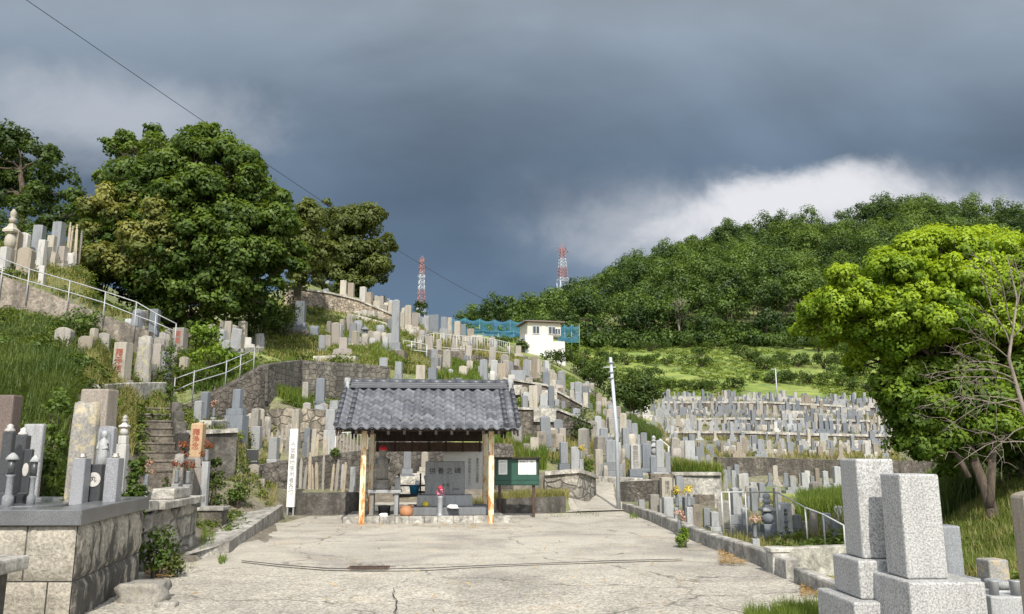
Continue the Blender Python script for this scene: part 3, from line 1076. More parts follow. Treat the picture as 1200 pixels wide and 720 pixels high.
def build_courtyard():
    # cracked concrete yard, its edge follows the kerb on the right and the ramp on the left
    L = [(-5.3, 1), (-5.3, 8), (-5.3, 10.8), (-4.7, 12.2), (-5.3, 18), (-5.25, 20), (-4.6, 20.9), (-4.0, 21.0), (-4.0, 24)]
    Rr = [(4.6, 1), (4.2, 8), (3.62, 10), (3.45, 14), (3.3, 19), (3.2, 22), (2.9, 24)]
    ys = np.concatenate([np.arange(1, 24.01, .25)])
    bm = bmesh.new()
    rows = []
    for y in ys:
        a, b = np.interp(y, [q[1] for q in L], [q[0] for q in L]), np.interp(y, [q[1] for q in Rr], [q[0] for q in Rr])
        rows.append([bm.verts.new((a + (b - a) * k / 24, y, min(max(hgt(a + (b - a) * k / 24, y), 0), .04 if y < 21 else 9) + .012 + .012 * mnoise.noise(Vector((k * .3, y * .4, 0))) * (y > 6))) for k in range(25)])
    for p, q in zip(rows, rows[1:]):
        for k in range(24):
            bm.faces.new((p[k], p[k + 1], q[k + 1], q[k])).smooth = True
    structure(obj('courtyard_pavement', bm, 'pavement'), 'cracked pale concrete yard in front of the pavilion', 'pavement')
    # path climbing away to the right of the notice board
    bm = bmesh.new()
    rows = []
    for a, b in (((640, 604), (736, 600)), ((655, 597), (730, 592)), ((668, 590), (724, 585)), ((680, 582), (720, 578)), ((690, 574), (719, 571)), ((697, 568), (719, 566)), ((702, 563), (718, 562))):
        A, B = G(*a, dmin=14), G(*b, dmin=14)
        rows.append([bm.verts.new(A.lerp(B, k / 8) + Vector((0, 0, .05))) for k in range(9)])
        for q in rows[-1]:
            q.co.z = hgt(q.co.x, q.co.y) + .05
    for p, q in zip(rows, rows[1:]):
        for k in range(8):
            bm.faces.new((p[k], p[k + 1], q[k + 1], q[k])).smooth = True
    structure(obj('path', bm, 'pavement'), 'pale concrete path climbing between the graves', 'path')
    # joint and drain between the two slabs
    bm = bmesh.new()
    prev = None
    for px, py in ((283, 659), (330, 664), (380, 668), (430, 669), (500, 668), (560, 665), (640, 662), (720, 659), (800, 657)):
        p = g0(px, py, .02) + Vector((0, 0, .022))
        w = .030 + .02 * random.random()
        cur = (bm.verts.new(p + Vector((0, -w, 0))), bm.verts.new(p + Vector((0, w, 0))))
        if prev:
            bm.faces.new((prev[0], cur[0], cur[1], prev[1]))
        prev = cur
    structure(obj('drain_joint', bm, 'soot'), 'dark open joint across the yard', 'joint')
    for lab, line in (('thin dark crack across the near slab, left', ((236, 672), (283, 675), (330, 678), (383, 675), (430, 680))),
                      ('thin dark crack across the near slab, centre', ((462, 691), (500, 688), (548, 684), (596, 679), (660, 677))),
                      ('short crack running toward the viewer in the near slab', ((460, 691), (461, 700), (465, 712), (463, 725)))):
        bm = bmesh.new()
        prev = None
        fine = []
        for a, b in zip(line, line[1:]):
            for k in range(6):
                fine.append((a[0] + (b[0] - a[0]) * k / 6, a[1] + (b[1] - a[1]) * k / 6))
        P3 = [g0(*q, .02) + Vector((random.gauss(0, .012), random.gauss(0, .012), .020)) for q in fine]
        for i, p in enumerate(P3):
            d = P3[min(i + 1, len(P3) - 1)] - P3[max(i - 1, 0)]
            nn = Vector((d.y, -d.x, 0)).normalized() * random.uniform(.003, .008)
            cur = (bm.verts.new(p - nn), bm.verts.new(p + nn))
            if prev:
                bm.faces.new((prev[0], cur[0], cur[1], prev[1]))
            prev = cur
        structure(obj('pavement_crack', bm, 'soot'), lab, 'crack')
    t = thing('drain_grate', 'rusty steel drain grate set in the dark joint of the yard', 'grate', g0(432, 668, .02))
    bm = bmesh.new()
    for k in range(14):
        box(bm, (-.24 + k * .036, 0, .02), (.014, .13, .02))
    obj('bars', bm, 'cable', t)
    bm = bmesh.new()
    box(bm, (0, -.075, .018), (.56, .02, .026))
    box(bm, (0, .075, .018), (.56, .02, .026))
    obj('frame', bm, 'wood_brown', t)


build_courtyard()


def build_walls():
    for (m, h, thk, cap, lab, pts) in WALLS:
        w = [P(*p) for p in pts]
        fine = []
        for a, b in zip(w, w[1:]):
            k = max(2, int((b - a).length / .5))
            fine += [a.lerp(b, i / k) for i in range(k)]
        fine.append(w[-1])
        base = Vector(w[0]) - Vector((0, 0, h))
        t = thing('retaining_wall', lab, 'wall', base)
        bm = bmesh.new()
        nv = 6
        rows = []
        deep = .9
        for i, p in enumerate(fine):
            d = (fine[min(i + 1, len(fine) - 1)] - fine[max(i - 1, 0)])
            nrm = Vector((d.y, -d.x, 0)).normalized()
            col = []
            for j in range(nv):
                k = j / (nv - 1)
                z = -h - deep + (h + deep) * k
                q = p - base + nrm * (thk * .5 + (1 - k) * h * .08 + .05 * mnoise.noise(p * 1.3 + Vector((0, 0, z * 1.5)))) + Vector((0, 0, z))
                if j == nv - 1 and not cap:
                    q.z += .06 * mnoise.noise(p * 1.1)
                col.append(bm.verts.new(q))
            col.append(bm.verts.new(p - base - nrm * thk * .5))
            col.append(bm.verts.new(p - base - nrm * thk * .5 - Vector((0, 0, h + deep))))
            rows.append(col)
        for a, b in zip(rows, rows[1:]):
            for j in range(len(a) - 1):
                bm.faces.new((a[j], b[j], b[j + 1], a[j + 1]))
        bm.faces.new(rows[0])
        bm.faces.new(rows[-1][::-1])
        obj('wall_face', bm, m, t)
        if cap:
            bm = bmesh.new()
            rows = []
            for i, p in enumerate(fine):
                d = (fine[min(i + 1, len(fine) - 1)] - fine[max(i - 1, 0)])
                nrm = Vector((d.y, -d.x, 0)).normalized()
                o2 = p - base
                hh = .10 if p.y < 60 else .22
                rows.append([bm.verts.new(o2 + nrm * s * (thk * .5 + .10) + Vector((0, 0, z))) for s, z in ((1, -.004), (1, hh), (-1, hh), (-1, -.004))])
            for a, b in zip(rows, rows[1:]):
                for j in range(4):
                    bm.faces.new((a[j], b[j], b[(j + 1) % 4], a[(j + 1) % 4]))
            bm.faces.new(rows[0])
            bm.faces.new(rows[-1][::-1])
            obj('coping', bm, 'coping', t)


build_walls()


def strip_wall(name, label, pts, h, thk, m, cat='kerb', deep=.3, cap=None, structure_=False):
    """low wall or kerb along ground points"""
    base = Vector(pts[0])
    bm = bmesh.new()
    rows = []
    fine = []
    for a, b in zip(pts, pts[1:]):
        a, b = Vector(a), Vector(b)
        k = max(1, int((b - a).length / .6))
        fine += [a.lerp(b, i / k) for i in range(k)]
    fine.append(Vector(pts[-1]))
    for i, p in enumerate(fine):
        d = fine[min(i + 1, len(fine) - 1)] - fine[max(i - 1, 0)]
        n = Vector((d.y, -d.x, 0)).normalized()
        w = .012 * mnoise.noise(p * 2)
        rows.append([bm.verts.new(p - base + n * s * (thk * .5 + w) + Vector((0, 0, z))) for s, z in ((1, -deep), (1, h - .02 + w), (.86, h + w), (-.86, h + w), (-1, h - .02), (-1, -deep))])
    for a, b in zip(rows, rows[1:]):
        for j in range(5):
            bm.faces.new((a[j], b[j], b[j + 1], a[j + 1]))
    bm.faces.new(rows[0])
    bm.faces.new(rows[-1][::-1])
    o = obj(name, bm, m, None, base)
    return tag(o, label, cat)


KP = [g0(*q) for q in ((733, 600), (770, 613), (800, 627), (840, 644), (900, 665), (930, 680))]
strip_wall('kerb_wall', 'low stained concrete kerb along the right edge of the yard', KP, .24, .18, 'kerb')
strip_wall('panel_wall', 'low concrete panel wall turning right off the yard kerb toward the big gravestones', [g0(925, 676) + Vector((0, .3, 0)), g0(1010, 668)], .34, .14, 'coping', 'wall')
strip_wall('kerb_wall', 'short dark kerb running on toward the big speckled gravestones', [g0(938, 684), g0(985, 706), g0(1040, 735)], .20, .16, 'kerb')
tB = thing('corner_block', 'grey and stained square block where kerb and panel wall meet', 'block', g0(912, 672))
bm = bmesh.new()
box(bm, (0, 0, -.1), (.24, .24, .38), .96, .1, .012)
obj('block', bm, 'kerb', tB)
bm = bmesh.new()
box(bm, (0, 0, .283), (.27, .27, .06), 1, .1, .01)
obj('cap', bm, 'coping', tB)


# ------------------------------------------------------------------ ramp, steps and block plinths on the left
def build_left_front():
    # ramp slab
    q = [g0(214, 656), g0(268, 650), g0(331, 611), g0(285, 603)]
    q = [Vector((a.x, a.y, 0)) for a in q]
    bm = bmesh.new()
    hz = (.05, .14, .32, .34)
    n = 8
    rows = []
    for i in range(n + 1):
        k = i / n
        a, b = q[0].lerp(q[3], k), q[1].lerp(q[2], k)
        za, zb = hz[0] + (hz[3] - hz[0]) * k, hz[1] + (hz[2] - hz[1]) * k
        rows.append([bm.verts.new((a.x - .3, a.y, za)), bm.verts.new((a.x, a.y, za)), bm.verts.new((b.x - .14, b.y, zb)), bm.verts.new((b.x - .14, b.y, zb + .06)), bm.verts.new((b.x, b.y, zb + .06)), bm.verts.new((b.x, b.y, -.1))])
    for a, b in zip(rows, rows[1:]):
        for j in range(5):
            bm.faces.new((a[j], a[j + 1], b[j + 1], b[j]))
    bm.faces.new(rows[0][::-1])
    structure(obj('ramp', bm, 'kerb'), 'stained concrete ramp with a low edge, rising to the left graves', 'ramp')
    # granite block wall of the nearest plot, left
    A, B = Vector((-4.26, 8.0, 0)), Vector((-4.69, 10.3, 0))
    zt = .90
    wl = thing('plot_wall', 'rock faced granite block wall with dark polished coping, nearest on the left', 'wall', A)
    def blocks(o, d, L, rows, bl, side, name):
        nrm = Vector((d.y, -d.x, 0))
        b2 = bmesh.new()
        lay = b2.faces.layers.float.new('side')
        hrow = (zt + .15) / rows
        for r in range(rows):
            x = -(r % 2) * bl * .5
            while x < L:
                x0, x1 = max(0, x) + .008, min(L, x + bl) - .008
                if x1 - x0 > .05:
                    n, m = max(3, int((x1 - x0) / .045)), 7
                    z0, z1 = -.15 + r * hrow + .007, -.15 + (r + 1) * hrow - .007
                    g = []
                    for j in range(m + 1):
                        for i in range(n + 1):
                            u, w = i / n, j / m
                            p = o + d * (x0 + (x1 - x0) * u) + Vector((0, 0, z0 + (z1 - z0) * w))
                            ed = min(u * (x1 - x0), (1 - u) * (x1 - x0), w * (z1 - z0), (1 - w) * (z1 - z0))
                            bul = min(1, ed / .045) ** .6 * .035
                            bul += (.02 * mnoise.noise(p * 9) + .012 * mnoise.noise(p * 24)) * min(1, ed / .03)
                            g.append(b2.verts.new(p + nrm * bul))
                    for j in range(m):
                        for i in range(n):
                            k = j * (n + 1) + i
                            fc = b2.faces.new((g[k], g[k + 1], g[k + n + 2], g[k + n + 1]))
                            fc[lay] = side
                            fc.smooth = True
                x += bl
        for v in b2.verts:
            v.co -= A
        obj(name, b2, 'block_face', wl)
    d1 = (B - A).normalized()
    blocks(A, d1, (B - A).length, 2, .40, 1.0, 'block_face')
    blocks(Vector((-9.5, 8.0, 0)), Vector((1, 0, 0)), 5.24, 2, .50, .12, 'block_face')
    b2 = bmesh.new()      # mortar core
    pts = [Vector((-9.5, 8.006, 0)), A + Vector((-.006, .006, 0)), B + Vector((-.006, 0, 0)), Vector((-9.5, 10.3, 0))]
    lo = [b2.verts.new(p - A + Vector((0, 0, -.2))) for p in pts]
    hi = [b2.verts.new(p - A + Vector((0, 0, zt))) for p in pts]
    for i in range(4):
        b2.faces.new((lo[i], lo[(i + 1) % 4], hi[(i + 1) % 4], hi[i]))
    b2.faces.new(hi)
    obj('core', b2, 'concrete_dark', wl)
    # coping: a frame of polished slabs, gravel bed within
    b2 = bmesh.new()
    n1 = Vector((d1.y, -d1.x, 0))
    out = [Vector((-9.5, 7.93, 0)), A + Vector((.06, -.07, 0)), B + Vector((.06, .05, 0)), Vector((-9.5, 10.35, 0))]
    inn = [Vector((-9.5, 8.33, 0)), A + Vector((-.36, .33, 0)), B + Vector((-.30, -.25, 0)), Vector((-9.5, 10.05, 0))]
    for i in range(3):
        quad = [out[i], out[i + 1], inn[i + 1], inn[i]]
        lo = [b2.verts.new(p - A + Vector((0, 0, zt + .003))) for p in quad]
        hi = [b2.verts.new(p - A + Vector((0, 0, zt + .155))) for p in quad]
        b2.faces.new(lo[::-1])
        b2.faces.new(hi)
        for k in range(4):
            b2.faces.new((lo[k], lo[(k + 1) % 4], hi[(k + 1) % 4], hi[k]))
    bmesh.ops.bevel(b2, geom=b2.edges[:], offset=.008, segments=1, affect='EDGES')
    obj('coping', b2, 'polished_coping', wl)
    b2 = bmesh.new()
    b2.faces.new([b2.verts.new(p - A + Vector((0, 0, zt + .09))) for p in inn])
    obj('gravel_bed', b2, 'gravel_white', wl)
    # the lower ledge at the frame's left foot
    t = thing('stone_ledge', 'weathered grey stone ledge at the foot of the block wall, bottom left', 'ledge', (-4.24, 6.92, 0))
    b2 = bmesh.new()
    box(b2, (-1.6, 0, .60), (3.2, .62, .12), 1, 0, .02)
    obj('slab', b2, 'kerb', t)
    b2 = bmesh.new()
    box(b2, (-1.72, .05, -.1), (3.1, .5, .695), 1, 0, .02)
    obj('support', b2, 'concrete_dark', t)
    # second plinth wall behind it
    t = thing('plot_wall', 'weathered stone plot wall of upright blocks beyond the polished coping, left', 'wall', (-5.2, 11.4, 0))
    b2 = bmesh.new()
    for k in range(7):
        y = k * .33
        box(b2, (-.02 - .03 * k, y, -.1), (.34, .30, .86 + .03 * (k % 3)), .97, .05 * random.uniform(-1, 1), .02)
    for k in range(4):
        box(b2, (-.42 - k * .36, -.04, -.1), (.33, .30, .88), .98, 0, .02)
    obj('blocks', b2, 'block', t)
    b2 = bmesh.new()
    box(b2, (-.72, -.02, .80), (1.75, .44, .13), 1, 0, .015)
    box(b2, (-.05, 1.15, .80), (.42, 1.9, .11), 1, .08, .015)
    obj('coping', b2, 'coping', t)
    b2 = bmesh.new()
    box(b2, (-.1, 1.2, .912), (.34, .8, .16), .95, .08, .02)
    box(b2, (-.75, .25, .932), (.9, .25, .12), .97, 0, .02)
    obj('stone_kerb', b2, 'concrete_pale', t)
    # low dark wall with a step, further along the ramp
    t = thing('step_block', 'small dark stone step beside the ramp under the orange inscribed grave', 'step', g0(246, 612, .25))
    b2 = bmesh.new()
    box(b2, (0, .1, -.3), (.5, .5, .52), .95, .1, .02)
    obj('block', b2, 'step_stone', t)
    b2 = bmesh.new()
    box(b2, (0, .1, .223), (.56, .56, .07), .97, .1, .02)
    obj('tread', b2, 'kerb', t)
    # big fallen boulder by the block wall
    t = obj('boulder', bmesh.new(), 'weathered', None, g0(170, 705))
    b2 = bmesh.new()
    rough(b2, .50, .45, .26, (0, 0, -.05), 5, .16, .8, 5)
    b2.to_mesh(t.data)
    b2.free()
    tag(t, 'rounded grey boulder on the ground at the end of the block wall', 'rock')
    for k, (px, py, w, lab) in enumerate(((196, 712, .22, 'flat brown stone lying right of the rounded boulder'), (214, 645, .25, 'pale flat stone at the foot of the ramp'), (222, 628, .22, 'blue grey flat stone halfway up the ramp edge'))):
        b2 = bmesh.new()
        rough(b2, w, w * .8, .08, (0, 0, -.02), 9 + k, .15, .8, 3)
        tag(obj('flat_stone', b2, 'weathered', None, g0(px, py, .03 * k)), lab, 'rock')


g, bs, out = mat('polished_coping')
tc = g.n('ShaderNodeTexCoord')
n = g.noise(tc.outputs['Object'], 130, 3, .7)
n2 = g.noise(tc.outputs['Object'], 2.0, 4, .6)
c_ = g.ramp(n, [(.35, (.035, .038, .042)), (.6, (.16, .165, .17))])
g.put(bs.inputs['Base Color'], g.mix(1.0, c_, g.rng(n2, .3, .7, .8, 1.3), 'MULTIPLY'))
bs.inputs['Roughness'].default_value = .28
build_left_front()


def build_steps():
    a, b = P(168, 562, 16.0), P(166, 479, 21.0)
    t = thing('stone_steps', 'old flight of brown stone steps climbing the left slope', 'steps', a)
    d = b - a
    n = 9
    ang = math.atan2(-d.x, d.y)
    for k in range(n):
        bm = bmesh.new()
        p = d * (k / n)
        box(bm, (p.x, p.y + d.y / n * .5, p.z - .35), (1.05, d.y / n + .06, .35 + d.z / n - .05), 1, ang, .012)
        obj('riser', bm, 'step_stone', t)
        bm = bmesh.new()
        box(bm, (p.x, p.y + d.y / n * .5 - .03, p.z + d.z / n - .046), (1.09, d.y / n + .04, .05), 1, ang, .01)
        obj('tread', bm, 'step_stone', t)
    for s in (-1, 1):
        bm = bmesh.new()
        for k in range(6):
            p = d * (k / 6)
            box(bm, (p.x + s * .66, p.y + d.y / 12, p.z - .5), (.24, d.y / 6 + .05, .62 + d.z / 6), 1, ang + .02 * s, .02)
        obj('side_wall', bm, 'concrete_dark', t)


build_steps()


# ------------------------------------------------------------------ pavilion
def build_pavilion():
    Wd, ez, rz_, ye, yr = 4.15, 2.17, 3.20, -.62, 1.15
    org = Vector((-1.95, 18.62, 0))
    t = thing('pavilion', 'open sided pavilion with grey tiled roof on rust streaked cream posts', 'pavilion', org, R(5.4))
    for x, y in ((-1.47, 0), (1.47, 0), (-1.47, 2.3), (1.47, 2.3)):
        bm = bmesh.new()
        box(bm, (0, 0, 0), (.125, .125, 2.24), 1, 0, .012)
        obj('post', bm, 'rust_post', t, (x, y, 0))
    bm = bmesh.new()
    for y in (0, 2.3):
        box(bm, (0, y, 2.10), (Wd - .25, .12, .16), 1, 0, .01)
    for x in (-1.47, 1.47):
        box(bm, (x, 1.15, 2.101), (.12, 3.2, .13), 1, 0, .01)
    box(bm, (0, yr, 2.8), (Wd - .4, .14, .2), 1, 0, .01)
    for x in (-1.47, 0, 1.47):
        box(bm, (x, yr, 2.23), (.12, .12, .6), 1, 0, .01)
    obj('beam', bm, 'wood_dark', t)
    # board of names hung between the rear posts
    bm = bmesh.new()
    box(bm, (0, 2.24, 1.64), (2.75, .03, .24), 1, 0, .006)
    obj('lintel_board', bm, 'wood_brown', t)
    bm = bmesh.new()
    box(bm, (0, 2.22, 1.90), (2.78, .03, .27), 1, 0, .006)
    obj('filler_board', bm, 'wood_dark', t)  # dark board added to fill the gap under the shaded soffit
    bm = bmesh.new()
    for k in range(7):
        box(bm, (-1.32 + k * .44, 2.215, 1.63), (.035, .03, .27), 1, 0, .004)
    obj('batten', bm, 'wood_dark', t)
    slope = math.atan2(rz_ - ez, yr - ye)
    # rafters and soffit boards
    bm = bmesh.new()
    for side in (-1, 1):
        for k in range(12):
            x = -Wd / 2 + .12 + k * (Wd - .24) / 11
            y0 = yr + side * (yr - ye)
            vs = []
            for yy, z0 in ((y0, ez), (yr, rz_)):
                for dx, dz in ((-.03, -.16), (.03, -.16), (.03, -.07), (-.03, -.07)):
                    vs.append(bm.verts.new((x + dx, yy, z0 + dz)))
            for i in range(4):
                bm.faces.new((vs[i], vs[(i + 1) % 4], vs[4 + (i + 1) % 4], vs[4 + i]))
            bm.faces.new(vs[:4])
            bm.faces.new(vs[4:])
    obj('rafters', bm, 'wood_dark', t)
    bm = bmesh.new()
    for side in (-1, 1):
        y0 = yr + side * (yr - ye)
        v = [bm.verts.new((sx * (Wd / 2 - .03), yy, zz)) for yy, zz in ((y0, ez - .065), (yr, rz_ - .065)) for sx in (-1, 1)]
        v2 = [bm.verts.new((q.co.x, q.co.y, q.co.z + .035)) for q in v]
        bm.faces.new((v[0], v[1], v[3], v[2]))
        bm.faces.new((v2[0], v2[2], v2[3], v2[1]))
        for a, b in ((0, 1), (1, 3), (3, 2), (2, 0)):
            bm.faces.new((v[a], v[b], v2[b], v2[a]))
    obj('soffit', bm, 'wood_dark', t)
    bm = bmesh.new()
    for x in (-1, 1):
        for side in (-1, 1):
            y0 = yr + side * (yr - ye)
            v = [bm.verts.new((x * (Wd / 2 - dx), yy, zz)) for dx in (.06, .02) for yy, zz in ((y0, ez - .19), (yr, rz_ - .19), (yr, rz_ - .03), (y0, ez - .03))]
            bm.faces.new(v[:4])
            bm.faces.new(v[4:][::-1])
            for i in range(4):
                bm.faces.new((v[i], v[(i + 1) % 4], v[4 + (i + 1) % 4], v[4 + i]))
    obj('barge_board', bm, 'wood_dark', t)
    # pantiles: every tile is curved and laps over the one below
    rd = t
    for side in (-1, 1):
        bm = bmesh.new()
        lay = bm.faces.layers.float.new('tint')
        nc, nr, seg = 17, 9, 6
        cw = Wd / nc
        Ls = math.hypot(rz_ - ez, yr - ye)
        dy, dz = (yr - ye) / Ls, (rz_ - ez) / Ls
        for r in range(nr):
            for c in range(nc):
                tn = min(1, max(0, random.gauss(.45, .22)))
                jx, jl = random.gauss(0, .003), random.gauss(0, .004)
                g = []
                for (s, lift) in ((r * Ls / nr - .03, .030), ((r + 1) * Ls / nr, .0)):
                    for i in range(seg + 1):
                        u = i / seg
                        prof = .036 * math.sin(2 * math.pi * (u - .12)) if u < .99 else .036 * math.sin(2 * math.pi * .87)
                        x = -Wd / 2 + (c + u) * cw + jx
                        y = ye + dy * s - dz * (prof + lift + jl)
                        z = ez + dz * s + dy * (prof + lift + jl)
                        g.append(bm.verts.new((x, yr + (y - yr) * (1 if side < 0 else -1), z)))
                k = seg + 1
                for i in range(seg):
                    q = (g[i], g[i + 1], g[k + i + 1], g[k + i])
                    f = bm.faces.new(q if side < 0 else q[::-1])
                    f.smooth = True
                    f[lay] = tn
                lo = [bm.verts.new((v.co.x, v.co.y + .002 * side, v.co.z - .034)) for v in g[:k]]
                for i in range(seg):
                    q = (lo[i], lo[i + 1], g[i + 1], g[i])
                    f = bm.faces.new(q if side < 0 else q[::-1])
                    f[lay] = tn * .6
        for c in range(nc + 1):
            x = -Wd / 2 + c * cw + cw * .36
            if x < Wd / 2:
                y0 = ye - .045 if side < 0 else 2 * yr - ye + .045
                tube(bm, [(x, y0 + .05 * (-side), ez + .03), (x, y0, ez + .005)], .052, 10)
        obj('tiled_slope', bm, 'roof_tile', rd)
        for x in [-Wd / 2 + .02, -Wd / 2 + .30, Wd / 2 - .30, Wd / 2 - .02]:
            bm = bmesh.new()
            y0 = yr + side * (yr - ye + .03)
            for r in range(8):
                k0, k1 = r / 8, (r + 1.08) / 8
                a = Vector((x, y0 + (yr - y0) * k0, ez + (rz_ - ez) * k0 + .062))
                b = Vector((x, y0 + (yr - y0) * k1, ez + (rz_ - ez) * k1 + .050))
                tube(bm, [a, b], [.058, .048], 10)
            obj('verge_roll', bm, 'roof_tile', rd)
    bm = bmesh.new()
    box(bm, (0, yr, rz_ - .02), (Wd - .14, .30, .09), .96, 0, .012)
    box(bm, (0, yr, rz_ + .07), (Wd - .18, .24, .05), .96, 0, .012)
    for k in range(12):
        x = -Wd / 2 + .1 + k * (Wd - .2) / 12
        tube(bm, [(x, yr, rz_ + .14), (x + (Wd - .2) / 12 * 1.04, yr, rz_ + .135)], [.085, .078], 12)
    obj('ridge', bm, 'roof_tile', rd)
    for s in (-1, 1):
        bm = bmesh.new()
        box(bm, (s * (Wd / 2 - .06), yr, rz_ - .10), (.10, .36, .22), .9, 0, .03)
        tube(bm, [(s * (Wd / 2 - .12), yr, rz_ + .14), (s * (Wd / 2 + .02), yr, rz_ + .145)], .10, 14)
        box(bm, (s * (Wd / 2 - .055), yr, rz_ + .10), (.085, .26, .11), .7, 0, .03)
        obj('ridge_end', bm, 'granite_pale', rd)
    return t


build_pavilion()


# platform and the things under the roof
def at_pav(x, y, z=0):
    a = R(5.4)
    return Vector((-1.95 + x * math.cos(a) - y * math.sin(a), 18.62 + x * math.sin(a) + y * math.cos(a), z))


def build_under_roof():
    t = thing('platform', 'low stone platform beneath the pavilion roof', 'platform', at_pav(-.05, 1.3), R(5.4))
    bm = bmesh.new()
    box(bm, (0, 0, -.1), (3.75, 2.3, .24), 1, 0, .015)
    obj('slab', bm, 'block', t)
    bm = bmesh.new()
    x = -1.86
    while x < 1.8:
        w = random.uniform(.3, .5)
        box(bm, (x + w / 2, -1.14, -.1), (w - .012, .1, .27), 1, 0, .012)
        x += w
    obj('edge_stones', bm, 'concrete_pale', t)
    bm = bmesh.new()
    box(bm, (.55, .2, .141), (2.0, 1.5, .17), 1, 0, .012)
    obj('upper_slab', bm, 'granite_grey', t)
    z0 = .315
    t = thing('monument', 'wide pale monument stone with four carved characters under the pavilion roof', 'monument', at_pav(.42, 1.65, z0), R(5.4))
    bm = bmesh.new()
    box(bm, (0, 0, 0), (1.38, .62, .26), .98, 0, .012)
    obj('plinth', bm, 'granite_pale', t)
    bm = bmesh.new()
    box(bm, (0, 0, .262), (1.0, .3, .82), .985, 0, .02)
    s = obj('stone', bm, 'granite_pale', t)
    for txt, size, x, z in (('供 養 之 碑', .165, 0, .84), ('先 祖', .075, .02, .50), ('平成吉日', .045, .28, .40)):
        o = obj('inscription', text_mesh(txt, size), 'ink', s, (x, -.1535, z))
    # jizo statue on a stone table
    tb = thing('stone_table', 'stone offering table on two slab legs at the left under the pavilion', 'table', at_pav(-1.02, .95, .14), R(5.4))
    bm = bmesh.new()
    box(bm, (0, 0, .52), (.78, .52, .08), 1, 0, .012)
    obj('table_top', bm, 'granite_pale', tb)
    for x in (-.3, .28):
        bm = bmesh.new()
        box(bm, (x, 0, 0), (.1, .4, .518), 1, 0, .01)
        obj('leg', bm, 'granite_pale' if x > 0 else 'weathered', tb)
    st = thing('statue', 'small standing stone statue with a red cap on the offering table', 'statue', at_pav(-1.1, 1.0, .741), R(5.4))
    st.scale = (1.12, 1.12, 1.12)
    bm = bmesh.new()
    lathe(bm, [(.19, 0), (.2, .05), (.16, .1), (.13, .14), (.18, .17), (.18, .2)], n=12)
    obj('lotus_base', bm, 'weathered', st)
    bm = bmesh.new()
    lathe(bm, [(.115, .2), (.13, .28), (.125, .45), (.13, .58), (.115, .66), (.06, .70), (.05, .72), (.07, .745), (.085, .79), (.085, .84), (.06, .88), (.02, .895)], n=14)
    for s in (-1, 1):
        tube(bm, [(s * .12, 0, .64), (s * .15, -.03, .52), (s * .07, -.12, .48)], [.04, .045, .03], 8)
    tube(bm, [(0, -.085, .79), (0, -.1, .775)], [.012, .014], 6)
    obj('body', bm, 'weathered', st)
    bm = bmesh.new()
    lathe(bm, [(.092, .83), (.09, .87), (.05, .92), (.015, .93)], n=14)
    obj('cap', bm, 'cloth_red', st)
    v = thing('memorial_post', 'small square memorial stone beside the statue on the offering table', 'stone', at_pav(-.72, .85, .741), R(5.4))
    bm = bmesh.new()
    box(bm, (0, 0, 0), (.13, .12, .27), 1, 0, .008)
    obj('shaft', bm, 'granite_pale', v)
    bm = bmesh.new()
    box(bm, (0, 0, .271), (.09, .08, .03), .8)
    obj('top', bm, 'granite_pale', v)
    # incense burner post with a red flower
    v = thing('flower_vase', 'steel vase with a red flower standing before the wide monument', 'vase', at_pav(.30, .55, .14))
    bm = bmesh.new()
    lathe(bm, [(.09, 0), (.075, .03), (.06, .06), (.065, .42), (.08, .46), (.072, .455)], n=14)
    obj('vessel', bm, 'galvanised', v)
    p, n_, tt = puff_leaves([((0, 0, .55), .10, .5)], 9000, 5, .5)
    quads('flower', p, n_, .05, .045, tt, 'flower_pink_leaf', v)
    bm = bmesh.new()
    lathe(bm, [(.02, .60), (.05, .63), (.055, .67), (.02, .70)], n=10)
    obj('bloom', bm, 'flower_red', v)
    v = thing('clay_pot', 'orange clay pot on the platform between statue and monument', 'pot', at_pav(-.48, .35, .14))
    bm = bmesh.new()
    lathe(bm, [(.10, 0), (.155, .06), (.165, .14), (.13, .21), (.11, .23), (.13, .25), (.12, .245), (.09, .2)], n=18)
    obj('body', bm, 'clay', v)
    bm = bmesh.new()
    for s in (-1, 1):
        tube(bm, [(s * .14, 0, .2), (s * .17, 0, .24), (s * .12, 0, .26)], .014, 6)
    obj('handle', bm, 'clay', v)
    for (x, y, z, lab) in ((-.35, 2.05, .57, 'blue plastic bucket hanging left of the wide monument'), (.02, 2.1, .80, 'second blue bucket, half hidden by the corner of the monument')):
        v = thing('bucket', lab, 'bucket', at_pav(x, y, z))
        bm = bmesh.new()
        lathe(bm, [(.10, 0), (.135, .22), (.142, .23), (.13, .225), (.095, .02)], n=18)
        obj('pail', bm, 'plastic_blue', v)
        bm = bmesh.new()
        tube(bm, [(.135 * math.cos(a), 0, .22 + .14 * math.sin(a)) for a in np.linspace(0, math.pi, 9)], .006, 5)
        obj('handle', bm, 'galvanised', v)
    rk = thing('bucket_rack', 'dark pipe rack with water buckets behind the statue', 'rack', at_pav(-.25, 2.08, .14))
    bm = bmesh.new()
    for x in (-.5, .05, .55):
        tube(bm, [(x, 0, -.05), (x, 0, .95)], .022, 8)
    obj('leg', bm, 'cable', rk)
    bm = bmesh.new()
    box(bm, (.02, 0, .40), (1.3, .3, .03))
    box(bm, (.02, 0, .63), (1.3, .3, .03))
    obj('shelf', bm, 'cable', rk)
    for (x, z, lab) in ((-.62, .80, 'white water ladle on the rack beside a blue bucket'), (-.15, .80, 'crumpled white bag on the pipe rack')):
        bm = bmesh.new()
        rough(bm, .14, .12, .10, (0, 0, 0), x * 9, .2, .7, 2)
        tag(obj('white_cloth', bm, 'plastic_white', None, at_pav(x + .35, 2.05, .802)), lab, 'cloth')
